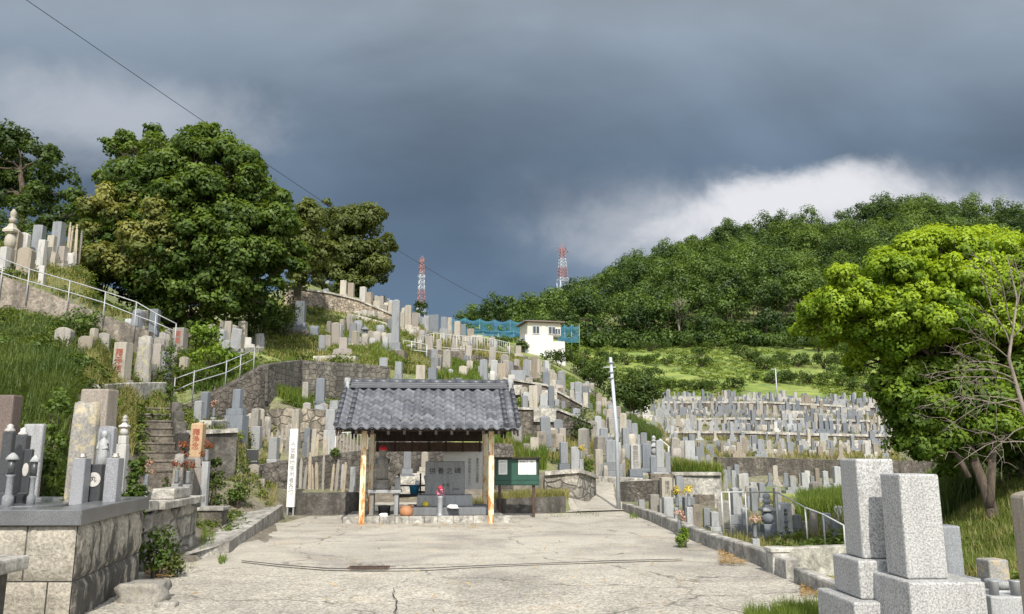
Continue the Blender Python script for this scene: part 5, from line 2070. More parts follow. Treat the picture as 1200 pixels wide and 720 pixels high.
    (701, 488, 516, 8, 'shaft', 'granite_pale', 'tall pale headstone up the bank left of the steel pole'),
    (717, 489, 512, 9, 'shaft', 'granite_grey', 'grey headstone right behind the steel pole, halfway up'),
    (711, 508, 522, 7, 'round', 'white_stone', 'small bright white round headstone left of the steel pole'),
    # stacked grey graves right of the pole
    (737, 492, 516, 6, 'tall', 'granite_grey', 'grey twin pillar grave, left pillar, right of the steel pole'),
    (744, 496, 516, 7, 'pillar', 'granite_grey', 'grey twin pillar grave, right pillar, beside the tall dark grass'),
    (734, 506, 522, 16, 'slab', 'granite_grey', 'wide grey slab under the twin pillars right of the steel pole'),
    (717, 517, 563, 14, 'wide', 'granite_grey', 'large grey stepped grave directly behind the steel pole'),
    (745, 521, 564, 11, 'pillar', 'white_stone', 'white inscribed pillar on a dark grey plinth right of the pole', None, 0, '南無阿弥', 'ink_grey', 'granite_blue'),
    (731, 540, 560, 6, 'rough', 'weathered', 'rough grey stone between the large stepped grave and the white pillar'),
    (755, 508, 540, 9, 'wide', 'granite_grey', 'grey stepped grave uphill of the white inscribed pillar'),
    (758, 520, 556, 10, 'tall', 'granite_blue', 'dark grey tall grave just right of the white inscribed pillar'),
    (767, 511, 546, 8, 'gorinto', 'granite_pale', 'pale pagoda grave with round white top beside the slanting stair rail'),
    (774, 516, 557, 9, 'tall', 'granite_pale', 'pale tall grave at the foot of the slanting stair rail'),
    (766, 535, 560, 7, 'shaft', 'granite_blue', 'dark narrow headstone between dark tall grave and pale tall grave'),
    (783, 530, 558, 6, 'round', 'granite_grey', 'small grey headstone under the slanting stair rail'),
    (809, 517, 548, 12, 'slab', 'granite_pale', 'broad pale tablet grave standing behind the grass planter'),
    (819, 524, 548, 6, 'shaft', 'granite_grey', 'narrow grey grave right of the broad pale tablet behind the planter'),
    # behind the yard kerb
    (767, 580, 606, 11, 'shaft', 'weathered', 'grey squared headstone behind the kerb, first beyond the pole', None, 5),
    (775, 586, 607, 4, 'shaft', 'sand_pink', 'thin pinkish stake between the two grey headstones behind the kerb', None, 5),
    (783, 583, 610, 12, 'shaft', 'granite_pale', 'pale grey smooth headstone behind the kerb, left of the yellow flowers', None, 5),
    (781, 560, 588, 13, 'shaft', 'sand_cream', 'cream and brown headstone behind the pale grey smooth one', None, 5, '釋淨円', 'ink_grey'),
    (797, 559, 592, 9, 'shaft', 'granite_grey', 'grey tall headstone rising between the two bunches of yellow flowers', None, 5),
    (808, 583, 612, 13, 'shaft', 'granite_grey', 'grey broad headstone under the right bunch of yellow flowers', None, 5),
    (817, 592, 622, 10, 'shaft', 'sand_tan', 'brown grey inscribed post headstone just behind the kerb bend', None, 5, '施主', 'ink_grey'),
    (865, 574, 628, 14, 'wide', 'granite_pale', 'pale grey stepped grave inside the white tube railing', None, 2, None, 'ink_grey', 'granite_grey'),
    (850, 551, 576, 6, 'shaft', 'granite_pale', 'slim pale headstone behind the white tube railing, leftmost there'),
    (861, 552, 582, 5, 'shaft', 'granite_pale', 'very thin pale headstone behind the pale stepped grave'),
    (870, 556, 584, 9, 'shaft', 'white_stone', 'whitish broad headstone behind the pale stepped grave'),
    (884, 572, 604, 7, 'shaft', 'granite_grey', 'grey headstone between the pale stepped grave and the small pagoda'),
    (901, 579, 634, 14, 'gorinto', 'granite_pale', 'five tier stone pagoda with white roof behind the yard kerb, right', None, 4, None, 'ink_grey', 'granite_blue'),
    (920, 590, 636, 16, 'shaft', 'granite_pale', 'flat pale stone with a column of dark lettering, right of the five tier pagoda', None, 2, '南無大師金剛', 'ink'),
    (912, 572, 600, 8, 'shaft', 'weathered', 'rough grey post rising behind the stone with dark lettering'),
    (829, 596, 622, 8, 'shaft', 'granite_grey', 'low grey headstone between the kerb bend and the tube railing, left one'),
    (838, 600, 626, 9, 'pillar', 'granite_pale', 'low pale stepped grave between the kerb bend and the tube railing'),
    (845, 586, 612, 7, 'shaft', 'sand_tan', 'narrow tan headstone just left of the tube railing'),
    (874, 596, 630, 8, 'shaft', 'granite_pale', 'plain pale headstone right beside the pale stepped grave in the railing'),
    (936, 604, 634, 8, 'shaft', 'granite_grey', 'grey headstone between the lettered stone and the slanting railing'),
    (945, 612, 636, 8, 'wide', 'weathered', 'low weathered stone under the slanting tube railing'),
    (981, 610, 636, 8, 'shaft', 'granite_grey', 'grey headstone against the left side of the tallest speckled stone'),
    (893, 566, 592, 7, 'pillar', 'granite_grey', 'grey grave behind the five tier pagoda'),
    (822, 556, 578, 8, 'pillar', 'granite_pale', 'pale grave in front of the concrete planter wall, left one'),
    (836, 553, 580, 9, 'shaft', 'granite_grey', 'grey headstone in front of the concrete planter wall, right one'),
    (752, 586, 604, 7, 'shaft', 'granite_pale', 'small pale headstone close to the foot of the steel pole'),
    (955, 599, 634, 8, 'shaft', 'sand_pink', 'narrow brownish headstone by the slanting tube railing'),
    (970, 602, 632, 9, 'shaft', 'granite_pale', 'pale grey headstone at the end of the slanting tube railing'),
    (886, 612, 634, 9, 'wide', 'granite_grey', 'low grey stone with flower stands between stepped grave and pagoda'),
    # left, around the ramp and white sign post
    (231, 470, 508, 9, 'shaft', 'granite_pale', 'slim pale headstone behind the orange inscribed grave', 20.6),
    (238, 459, 508, 9, 'tall', 'granite_blue', 'taller blue grey headstone behind the orange inscribed grave', 21.4),
    (277, 457, 497, 12, 'wide', 'granite_blue', 'blue grey tapered grave on its plinth below the dark stone wall, left', 22),
    (229, 496, 556, 14, 'pillar', 'sand_orange', 'orange inscribed grave with dried flowers beside the ramp', 17.0, 2, '釋浄念', 'ink_red', 'sand_pink', 'flower_leaf_dry'),
    (208, 534, 562, 13, 'statue_rough', 'weathered', 'small grey rounded stone left of the orange inscribed grave', 15.8),
    (300, 500, 533, 10, 'shaft', 'granite_pale', 'pale grey headstone above the black square stone, left of the white sign post', 23.4),
    (320, 513, 542, 10, 'shaft', 'granite_pale', 'pale blue headstone among the wooden tablets, left of the white sign post', 22.9),
    (346, 480, 514, 9, 'shaft', 'sand_cream', 'cream headstone right above the white sign post', 25.6),
    (360, 502, 522, 7, 'shaft', 'granite_blue', 'dark blue small headstone among the wooden tablets', 24.9),
    (368, 503, 523, 5, 'round', 'sand_cream', 'small cream headstone touching the dark blue one among wooden tablets', 24.9),
    (387, 480, 508, 11, 'shaft', 'granite_pale', 'pale tall headstone left of the tiled roof', 26.3),
    (375, 443, 478, 10, 'tall', 'granite_blue', 'dark blue tall grave on the grass terrace left of the tiled roof', 30),
    (357, 448, 478, 7, 'shaft', 'weathered', 'shadowy grey post at the right end of the bright grass, left'),
    (392, 470, 484, 12, 'wide', 'granite_pale', 'low pale grave left of the ridge of the tiled roof', 28.6),
    (296, 545, 576, 13, 'round', 'sand_cream', 'cream drum like stone below the black square stone, left of the white post', 21.0),
    (295, 527, 546, 14, 'slab', 'granite_dark', 'black polished square stone left of the white sign post', 21.6),
    (301, 562, 588, 16, 'slab', 'sand_cream', 'low cream plaque stone at the head of the ramp', 20.2),
    (413, 548, 579, 6, 'shaft', 'granite_pale', 'thin pale headstone beside the left front post of the pavilion', 23.0),
    (398, 536, 548, 10, 'slab', 'granite_pale', 'small grey flower box stone in front of the bar fence', 23.6),
    # behind the pavilion
    (447, 500, 536, 9, 'pillar', 'weathered', 'shadowed grave seen under the roof above the statue', 27.0),
    (477, 528, 560, 9, 'pillar', 'granite_grey', 'grey grave seen under the roof left of the monument', 25.0),
    (498, 530, 556, 8, 'pillar', 'sand_cream', 'cream grave seen under the roof just left of the monument', 25.2),
]


def build_graves():
    for r in GR:
        r = list(r)
        if r[4] == 'statue_rough':
            r[4] = 'rough'
        kw = {}
        names = ('D', 'yaw', 'txt', 'ink', 'm2', 'flowers')
        for n_, v in zip(names, r[7:]):
            if v is not None:
                kw[n_] = v
        dm = 9.0
        y = r[2]
        x = r[0]
        if 'D' not in kw:
            if y < 360 and x > 320:
                dm = 49
            elif y < 425 and x > 360:
                dm = 33.5
            elif 590 < x < 760 and y < 520:
                dm = 30
            elif x < 310 and y < 420:
                dm = 18
            elif x > 690 and y < 570:
                dm = 24
            elif x > 740 and y > 570:
                dm = 10
        grave(*r[:7], dmin=dm, **kw)


leafmat('flower_leaf_dry', (.16, .04, .02), (.36, .14, .06))
leafmat('flower_leaf_yellow', (.45, .34, .03), (.80, .68, .12))
leafmat('flower_leaf_mixed', (.30, .12, .08), (.65, .50, .42))
build_graves()


# ------------------------------------------------------------------ the big speckled graves, right foreground
def build_fore():
    def stack(label, x0, y0, tiers, m, yaw, dark=None):
        t = thing('gravestone', label, 'gravestone', (x0, y0, 0), R(yaw), 'graves on the near hill and around the yard')
        N_GRAVE[0] += 1
        for name, w, d, z0, z1, dx in tiers:
            bm = bmesh.new()
            box(bm, (dx, 0, z0), (w, d, z1 - z0), .985 if name == 'shaft' else 1.0, 0, .014)
            obj(name, bm, m, t)
        return t
    p = P(1088, 679, 5.6)
    zt = P(1080, 556, 5.6).z
    stack('pale speckled granite gravestone, nearer and lower of the big pair at right front', p.x, p.y + .15, [('foundation', .84, .84, -.1, .14, .05), ('base', .52, .52, .143, p.z - .003, .06), ('shaft', .285, .285, p.z, zt, 0)], 'granite_fine', 2)
    p = P(1034, 655, 6.05)
    zt = P(1024, 538, 6.05).z
    z1 = P(1017, 702, 6.0).z
    stack('taller speckled granite gravestone just behind the nearer one at right front', p.x, p.y + .15, [('foundation', .64, .64, -.1, z1 - .003, 0), ('base', .44, .44, z1, p.z - .003, .0), ('shaft', .29, .29, p.z, zt, 0)], 'granite_fine', 2)
    p = P(1120, 677, 7.6)
    zt = P(1120, 617, 7.6).z
    stack('small grey square gravestone right behind the big speckled pair', p.x, p.y + .12, [('base', .40, .36, -.1, p.z - .003, .0), ('shaft', .20, .2, p.z, zt, 0)], 'granite_grey', 4)
    # slim old stone at the right edge of the picture
    p = P(1198, 715, 5.2)
    t = thing('gravestone', 'tall brown weathered stone with dark face cut by the right edge', 'gravestone', (3.47, 5.35, 0), R(-4))
    bm = bmesh.new()
    arch(bm, .26, .16, P(1198, 577, 5.2).z, (0, 0, 0), .35, 8)
    s = obj('shaft', bm, 'sand_tan', t)
    bm = bmesh.new()
    box(bm, (.03, -.084, .5), (.16, .012, P(1198, 577, 5.2).z - .62), 1, 0, .004)
    obj('face', bm, 'granite_dark', s)
    bm = bmesh.new()
    box(bm, (0, 0, -.1), (.42, .34, .45), .95, 0, .02)
    obj('base', bm, 'weathered', t)
    # lichen spotted small post, bowl and box
    p = P(1165, 684, 8.2)
    t = thing('gravestone', 'short lichen spotted post stone right of the small grey square gravestone', 'gravestone', (p.x, p.y, 0), R(8))
    bm = bmesh.new()
    box(bm, (0, 0, -.1), (.22, .2, P(1165, 655, 8.2).z + .1), .97, 0, .015)
    obj('shaft', bm, 'lichen_post', t)
    bm = bmesh.new()
    box(bm, (0, 0, -.1), (.36, .34, .22), .97, 0, .02)
    obj('base', bm, 'weathered', t)
    p = P(1170, 690, 7.2)
    t = thing('incense_stand', 'grey incense stand with a pale bowl before the right edge stone', 'incense stand', (p.x, p.y, 0), R(5))
    bm = bmesh.new()
    box(bm, (0, 0, -.1), (.24, .22, p.z + .1), 1, 0, .012)
    obj('block', bm, 'granite_plain', t)
    bm = bmesh.new()
    lathe(bm, [(.07, p.z + .002), (.10, p.z + .02), (.105, p.z + .07), (.085, p.z + .075), (.07, p.z + .05)], n=16)
    obj('bowl', bm, 'granite_pale', t)
    p = P(1178, 712, 6.5)
    t = thing('flower_box', 'low pale stone flower holder at the foot of the right edge stone', 'flower holder', (p.x, p.y, 0), R(-6))
    bm = bmesh.new()
    box(bm, (0, 0, -.1), (.30, .2, P(1178, 697, 6.5).z + .1), .97, 0, .012)
    obj('block', bm, 'granite_pale', t)
    bm = bmesh.new()
    for s in (-1, 1):
        bm = bmesh.new()
        lathe(bm, [(.035, 0), (.04, .10), (.045, .11), (.035, .105)], (s * .08, -.02, P(1178, 697, 6.5).z + .002), 10)
        obj('holder', bm, 'galvanised', t)
    # long mossy kerb beam behind
    a, b = P(1115, 676, 8.4), P(1190, 692, 7.7)
    strip_wall('plot_kerb', 'mossy stone plot edging behind the big speckled pair, right', [Vector((a.x, a.y, 0)), Vector((b.x + .5, b.y - .1, 0))], a.z - .04, .14, 'step_stone', 'kerb')


stone('lichen_post', (.30, .29, .27), .3, 60, .4, .95, lcol=(.55, .42, .22))
build_fore()


# ------------------------------------------------------------------ the plot inside the nearest block wall
def build_near_plot():
    z = 1.0
    def flat(px, py):
        return g0(px, py, z)
    def stone_at(px, yt, yb, w, dep, m, name, label, cat, kind='box', D=None, yaw=0, top=1.0):
        p = P(px, yb, D or 9.4)
        p.z = z if D is None else p.z
        k = mpp(p.y, (yt + yb) / 2)
        t = thing(name, label, cat, p, R(yaw))
        H = (yb - yt) * k
        return t, H, w * k
    # two granite posts with a dark centre stone
    for px, lab in ((92, 'left grey granite flower post on the polished plot'), (131, 'right grey granite flower post on the polished plot')):
        t, H, W = stone_at(px, 538, 586, 15, 0, '', 'flower_post', lab, 'flower post', D=9.3)
        bm = bmesh.new()
        box(bm, (0, 0, -.06), (W, W, H + .06), .98, 0, .008)
        obj('post', bm, 'granite_mid', t)
        bm = bmesh.new()
        lathe(bm, [(.035, H), (.05, H + .015), (.03, H + .03), (.034, H + .055), (.02, H + .05)], n=12)
        obj('holder', bm, 'brass', t)
    t, H, W = stone_at(110, 545, 584, 17, 0, '', 'crest_stone', 'dark stone with a round white crest between two granite posts', 'gravestone', D=9.45)
    bm = bmesh.new()
    box(bm, (0, 0, -.06), (W, W * .5, H + .06), .97, 0, .008)
    s = obj('block', bm, 'granite_dark', t)
    bm = bmesh.new()
    b2 = bmesh.new()
    lathe(b2, [(.082, 0), (.082, .008)], n=20, smooth=False)
    for v in b2.verts:
        v.co = Vector((v.co.x, -W * .25 - .001 - v.co.z, v.co.y + H * .55))
    obj('crest', b2, 'white_stone', s)
    bm.free()
    obj('crest_mark', text_mesh('丸', .075), 'ink', s, (0, -W * .25 - .011, H * .56))
    # tall lichen slab, brown block, statue relief
    t, H, W = stone_at(94, 473, 560, 32, 0, '', 'gravestone', 'tall yellow lichen covered slab behind the granite posts, left', 'gravestone', D=10.0, yaw=-4)
    bm = bmesh.new()
    rough(bm, W, W * .35, H + .6, (0, 0, -.6), 3, .05, .93, 6)
    obj('slab', bm, 'lichen_slab', t)
    t, H, W = stone_at(108, 458, 560, 34, 0, '', 'gravestone', 'brown granite headstone behind the yellow lichen slab', 'gravestone', D=10.9, yaw=-4)
    bm = bmesh.new()
    box(bm, (0, 0, -.8), (W, W * .7, H + .8), .98, 0, .02)
    obj('shaft', bm, 'brown_granite', t)
    t, H, W = stone_at(122, 500, 552, 19, 0, '', 'relief_stone', 'grey stone with a carved standing figure, right of the lichen slab', 'statue', D=9.75, yaw=-3)
    bm = bmesh.new()
    arch(bm, W, W * .4, H + .5, (0, 0, -.5), .35, 8)
    s = obj('slab', bm, 'granite_mid', t)
    bm = bmesh.new()
    arch(bm, W * .72, .02, H * .86, (0, -W * .2 - .006, .02), .9, 8)
    obj('niche', bm, 'granite_grey', s)
    bm = bmesh.new()
    yy = -W * .2 - .025
    lathe(bm, [(.03, .05), (.055, .07), (.06, .18), (.055, .30), (.045, .36), (.02, .385), (.018, .395), (.034, .415), (.036, .45), (.022, .475), (.005, .48)], (0, yy, 0), 12)
    for sg in (-1, 1):
        tube(bm, [(sg * .05, yy, .345), (sg * .06, yy - .015, .27), (sg * .015, yy - .05, .26)], [.016, .017, .013], 6)
    obj('figure', bm, 'granite_pale', s)
    # dark polished group at far left
    for (px, yt, yb, w, D, m, kind, lab) in (
            (2, 508, 590, 12, 9.0, 'granite_dark', 'post', 'dark polished post with a lamp cap at the left edge'),
            (18, 512, 592, 15, 9.3, 'granite_dark', 'post', 'dark polished grave pillar, second from the left edge'),
            (9, 532, 588, 12, 8.75, 'granite_mid', 'lamp', 'small grey stone lamp with rounded cap before the dark pillars'),
            (36, 535, 588, 9, 9.0, 'granite_mid', 'lamp', 'smaller grey stone lamp right of the dark pillars'),
            (28, 528, 590, 9, 9.25, 'granite_dark', 'crest', 'dark narrow stone with a white oval crest at far left')):
        t, H, W = stone_at(px, yt, yb, w, 0, '', 'grave_lamp' if kind == 'lamp' else 'gravestone', lab, 'lamp' if kind == 'lamp' else 'gravestone', D=D)
        if kind == 'lamp':
            bm = bmesh.new()
            lathe(bm, [(W * .5, -.08), (W * .5, .05), (W * .3, .08), (W * .3, H * .5), (W * .45, H * .55)], n=12)
            obj('stem', bm, 'granite_grey', t)
            bm = bmesh.new()
            lathe(bm, [(W * .36, H * .55), (W * .36, H * .85)], n=12)
            obj('lamp', bm, 'granite_dark', t)
            bm = bmesh.new()
            lathe(bm, [(W * .5, H * .85), (W * .62, H * .87), (W * .4, H * .94), (W * .12, H)], n=12)
            obj('cap', bm, 'granite_pale', t)
        else:
            bm = bmesh.new()
            box(bm, (0, 0, -.08), (W, W * .8, H + .08), .96, 0, .01)
            s = obj('shaft', bm, m, t)
            bm = bmesh.new()
            box(bm, (0, 0, -.08), (W * 1.5, W * 1.3, .2), .98, 0, .01)
            obj('base', bm, m, t)
            if kind == 'post':
                bm = bmesh.new()
                lathe(bm, [(.045, H), (.055, H + .02), (.03, H + .05), (.035, H + .07), (.01, H + .09)], n=12)
                obj('cap', bm, 'white_stone', t)
            else:
                b2 = bmesh.new()
                lathe(b2, [(.05, 0), (.05, .006)], n=16, smooth=False)
                for v in b2.verts:
                    v.co = Vector((v.co.x * .7, -W * .4 - .003 - v.co.z, v.co.y * 1.5 + H * .62))
                obj('crest', b2, 'white_stone', s)
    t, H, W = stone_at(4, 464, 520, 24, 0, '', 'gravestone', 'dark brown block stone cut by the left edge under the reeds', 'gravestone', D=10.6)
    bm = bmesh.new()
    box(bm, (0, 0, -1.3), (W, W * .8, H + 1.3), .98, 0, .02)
    obj('shaft', bm, 'brown_stone', t)
    t, H, W = stone_at(35, 498, 560, 24, 0, '', 'gravestone', 'plain grey slab leaning in the reeds at far left', 'gravestone', D=10.6)
    bm = bmesh.new()
    box(bm, (0, 0, -.9), (W, W * .3, H + .9), .98, 0, .02)
    obj('slab', bm, 'granite_plain', t)
    # small white pagoda and the polished inner kerb
    grave(144, 487, 524, 9, 'gorinto', 'white_stone', 'small white pagoda figure at the foot of the stone steps', D=13.2)
    t = thing('plot_kerb', 'dark polished inner edging at the back of the nearest plot', 'kerb', (-5.35, 9.05, 1.0))
    bm = bmesh.new()
    box(bm, (-.55, .12, -.02), (1.6, .8, .06), 1, -.1, .01)
    obj('slab', bm, 'polished_coping', t)


stone('granite_mid', (.22, .225, .24), .35, 110, .1, rough=.5, tint=.06)
stone('lichen_slab', (.22, .21, .19), .3, 50, .6, .7, lcol=(.40, .34, .20), bmp=.5)
stone('brown_stone', (.12, .09, .075), .3, 60, .4)  # dark brown stone of the left edge block
build_near_plot()


# ------------------------------------------------------------------ wooden tablets (crowded thin boards)
def build_tablets():
    bm = bmesh.new()
    box(bm, (0, 0, -.2), (.075, .045, 1.1), 1, 0, .003)
    for k in range(3):
        box(bm, (0, 0, .902 + k * .05), (.065 - .012 * k, .04, .04), .8)
    me = bpy.data.meshes.new('wooden_tablet')
    bm.to_mesh(me)
    bm.free()
    me.materials.append(M['wood_pale'])
    me2 = me.copy()
    me2.materials.clear()
    me2.materials.append(M['weathered'])
    def rowof(n, x0, x1, y0, y1, D, hs, label, group):
        for i in range(n):
            u = i / max(n - 1, 1)
            p = P(x0 + (x1 - x0) * u + random.uniform(-1, 1), y0 + (y1 - y0) * u, D + random.uniform(-.12, .12))
            lift = max(0, p.z - hgt(p.x, p.y))
            p.z -= lift
            o = bpy.data.objects.new('wooden_tablet', me if random.random() < .62 else me2)
            C.objects.link(o)
            s = random.uniform(*hs) + lift * .9
            o.location = p
            o.scale = (random.uniform(.75, 1.35), 1, s * random.uniform(.75, 1.1))
            o.rotation_euler = (R(random.uniform(-4, 4)), R(random.uniform(-5, 5)), R(random.uniform(-25, 25)))
            tag(o, label, 'grave tablet', group)
    rowof(8, 308, 346, 526, 524, 24.1, (.55, .8), 'thin weathered wooden tablet in the upper row left of the white sign post', 'wooden tablets left of the sign post')
    rowof(4, 320, 344, 540, 538, 23.4, (.6, .85), 'thin wooden tablet in the lower row left of the white sign post', 'wooden tablets low by the sign post')
    rowof(6, 352, 378, 564, 562, 22.2, (.6, .8), 'pale wooden tablet in the tight bundle right of the white sign post', 'wooden tablets bundled right of the sign post')
    rowof(5, 350, 392, 530, 530, 24.4, (.45, .7), 'wooden tablet in the back row behind the tight bundle', 'wooden tablets behind the bundle')
    rowof(3, 388, 402, 562, 560, 22.4, (.5, .7), 'grey wooden tablet near the small flower box stone', 'wooden tablets by the flower box')
    rowof(6, 74, 92, 308, 308, 31, (1.3, 1.7), 'reddish wooden tablet beside the yellowing tree, top left', 'wooden tablets under the tree')


build_tablets()


def bouquet(px, py, D, r, m, label, vase='granite_grey'):
    p = P(px, py, D)
    t = thing('flower_bunch', label, 'flowers', p)
    bm = bmesh.new()
    lathe(bm, [(.035, -.30), (.04, -.25), (.036, -.08), (.045, -.05)], n=10)
    obj('vase', bm, vase, t)
    gz = hgt(p.x, p.y) - p.z
    if gz < -.32:
        bm = bmesh.new()
        box(bm, (0, 0, gz - .1), (.14, .14, -.302 - gz + .1), .95, 0, .008)
        obj('stand', bm, 'granite_pale', t)
    bm = bmesh.new()
    for k in range(7):
        d = Vector(sph(1)[0]) * r * .7
        tube(bm, [(0, 0, -.1), (d.x, d.y, abs(d.z) * .5 + .02)], .004, 4)
    obj('stems', bm, 'leafstem', t)
    pp, nn, tt = puff_leaves([((0, 0, .05), r, .5)], 1.2 / (r * r) * 130, 7, .45)
    quads('blooms', pp, nn, r * .28, r * .24, tt, m, t)


plain('leafstem', (.05, .09, .02), .7)
for q in ((793, 578, 17.6, .13, 'flower_leaf_yellow', 'left bunch of yellow flowers behind the kerb'),
          (807, 577, 17.2, .13, 'flower_leaf_yellow', 'right bunch of yellow flowers behind the kerb'),
          (796, 606, 16.0, .14, 'flower_leaf_mixed', 'faded pink and white flowers close to the kerb weeds'),
          (884, 612, 15.6, .13, 'flower_leaf_mixed', 'faded flowers beside the five tier pagoda'),
          (251, 476, 21.5, .14, 'flower_leaf_mixed', 'pale flowers beside the tall blue grey headstone, left'),
          (214, 526, 16.8, .13, 'flower_leaf_dry', 'dark red flowers left of the orange inscribed grave'),
          (243, 524, 16.8, .13, 'flower_leaf_dry', 'dark red flowers right of the orange inscribed grave'),
          (208, 548, 15.4, .12, 'flower_leaf_dry', 'dark red flowers on the low wall at left of the pair near the ramp'),
          (221, 549, 15.4, .12, 'flower_leaf_dry', 'dark red flowers on the low wall, right of the pair near the ramp'),
          (172, 552, 12.4, .14, 'flower_leaf_mixed', 'pinkish flowers at the foot of the stone steps'),
          (681, 527, 26.5, .14, 'flower_leaf_yellow', 'pale yellow flowers on the pale block wall')):
    bouquet(*q)


# ------------------------------------------------------------------ the far right hillside: rows of small graves
def build_far_rows():
    kinds = ('pillar', 'tall', 'shaft', 'round', 'wide', 'slab')
    mats = ('granite_pale', 'granite_grey', 'granite_blue', 'sand_cream', 'white_stone', 'sand_tan')
    proto = {}
    def shape(kind, H=1.7):
        bm = bmesh.new()
        if kind == 'pillar':
            box(bm, (0, 0, -.4), (.85, .8, .62), 1, 0, .02)
            box(bm, (0, 0, .222), (.58, .56, .30), .98, 0, .02)
            box(bm, (0, 0, .524), (.34, .33, 1.1), .96, 0, .015, peak=.06)
        elif kind == 'tall':
            box(bm, (0, 0, -.4), (.8, .8, .56), 1, 0, .02)
            box(bm, (0, 0, .162), (.58, .56, .24), .98, 0, .02)
            box(bm, (0, 0, .404), (.42, .40, .22), .98, 0, .02)
            box(bm, (0, 0, .626), (.30, .29, 1.25), .95, 0, .015, peak=.05)
        elif kind == 'shaft':
            box(bm, (0, 0, -.4), (.62, .55, .58), .98, 0, .02)
            box(bm, (0, 0, .182), (.42, .36, 1.2), .96, 0, .02, peak=.03)
        elif kind == 'round':
            box(bm, (0, 0, -.4), (.66, .5, .62), .98, 0, .02)
            arch(bm, .46, .28, 1.05, (0, 0, .222), .55, 8)
        elif kind == 'wide':
            box(bm, (0, 0, -.4), (1.35, 1.0, .8), .99, 0, .02)
            box(bm, (0, 0, .402), (.8, .7, .3), .98, 0, .02)
            box(bm, (0, 0, .704), (.40, .38, 1.0), .97, 0, .015, peak=.03)
            for s in (-1, 1):
                box(bm, (s * .42, -.36, .403), (.13, .13, .3), .95)
        else:
            box(bm, (0, 0, -.4), (1.1, .6, .78), .98, 0, .02)
            box(bm, (0, 0, .382), (.85, .25, .85), .98, 0, .02)
        me = bpy.data.meshes.new('gravestone')
        bm.to_mesh(me)
        bm.free()
        return me
    for k in kinds:
        b = shape(k)
        for m in mats:
            c = b.copy()
            c.materials.append(M[m])
            proto[k, m] = c
        bpy.data.meshes.remove(b)
    # (bearing range, row distance, spacing in photo pixels, where)
    rows = [
        ((905, 962), 46.5, 8.5, 'a group standing before the long dark wall'),
        ((858, 884), 40, 10, 'a few graves below the long dark wall'),
        ((800, 900), 47.5, 10, 'a loose row under the long dark wall'),
        ((905, 1010), 43, 11, 'a loose row before the tall grass'),
        ((788, 1040), 54, 9.5, 'the lowest row just above the long dark wall'),
        ((795, 1050), 58, 10, 'the second row above the long dark wall'),
        ((795, 1050), 63, 12, 'the third row above the long dark wall'),
        ((786, 1046), 67.5, 14, 'the row below the lowest coped wall'),
        ((772, 1048), 73.4, 6.6, 'the front row on the lowest coped terrace'),
        ((768, 1050), 75.6, 7.0, 'the second row on the lowest coped terrace'),
        ((766, 1050), 77.8, 8.0, 'the third row on the lowest coped terrace'),
        ((764, 1050), 83.4, 6.4, 'the front row on the middle coped terrace'),
        ((764, 1050), 85.6, 6.4, 'the second row on the middle coped terrace'),
        ((766, 1052), 88, 7.5, 'the back row on the middle coped terrace'),
        ((778, 1054), 94.4, 6.0, 'the front row on the highest coped terrace'),
        ((775, 1054), 97, 5.6, 'the second row on the highest coped terrace'),
        ((778, 1050), 100, 5.4, 'the top row below the meadow'),
    ]
    allp = []
    colour = {'granite_pale': 'pale grey', 'granite_grey': 'grey', 'granite_blue': 'blue grey', 'sand_cream': 'cream', 'white_stone': 'white', 'sand_tan': 'tan'}
    word = {'pillar': 'stepped pillar', 'tall': 'tall pillar', 'shaft': 'squared', 'round': 'round topped', 'wide': 'broad stepped', 'slab': 'plaque'}
    for (a, b), D, sp, where in rows:
        x = a + random.uniform(0, 4)
        tone = 0
        while x < b:
            if random.random() < .86:
                # families of stones share a colour: neighbours tend to match
                tone = tone if random.random() < .45 else random.choices(range(6), (4.5, 6, 3.0, 1.6, 1.0, 1.2))[0]
                k = random.choices(kinds, (5, 2.4, 1.8, 1.6, 2.6, 1.2))[0]
                allp.append((x, D + random.uniform(-.9, .9), k, mats[tone], where))
            x += sp * random.uniform(.75, 1.45)
    allp.sort(key=lambda q: q[1])
    room = max(0, 298 - N_GRAVE[0])
    rest = bmesh.new()
    ml = list(mats)
    for i, (x, D, k, m, where) in enumerate(allp):
        p = on(x, D, 500)
        s = random.choice((.48, .58, .66, .72, .78, .86, 1.0)) * random.uniform(.92, 1.08)
        if i < room:
            o = bpy.data.objects.new('gravestone', proto[k, m])
            C.objects.link(o)
            o.location = p
            o.scale = (s * random.uniform(.9, 1.2), s, s * random.uniform(.62, .95))
            o.rotation_euler = (0, 0, R(random.gauss(-6, 9)))
            tag(o, f'{colour[m]} {word[k]} grave in {where}', 'gravestone', f'{colour[m]} {word[k]} graves, {where}')
        else:
            me = proto[k, m].copy()
            me.transform(Matrix.Translation(p) @ Matrix.Rotation(R(random.gauss(-6, 9)), 4, 'Z') @ Matrix.Diagonal((s * random.uniform(.9, 1.2), s, s * random.uniform(.62, .95), 1)))
            n0 = len(rest.faces)
            rest.from_mesh(me)
            rest.faces.ensure_lookup_table()
            for f in rest.faces[n0:]:
                f.material_index = ml.index(m)
            bpy.data.meshes.remove(me)
    o = obj('distant_gravestones', rest, ml)
    stuff(o, 'mass of small pale gravestones on the upper terraces of the far right hillside', 'gravestones')


build_far_rows()


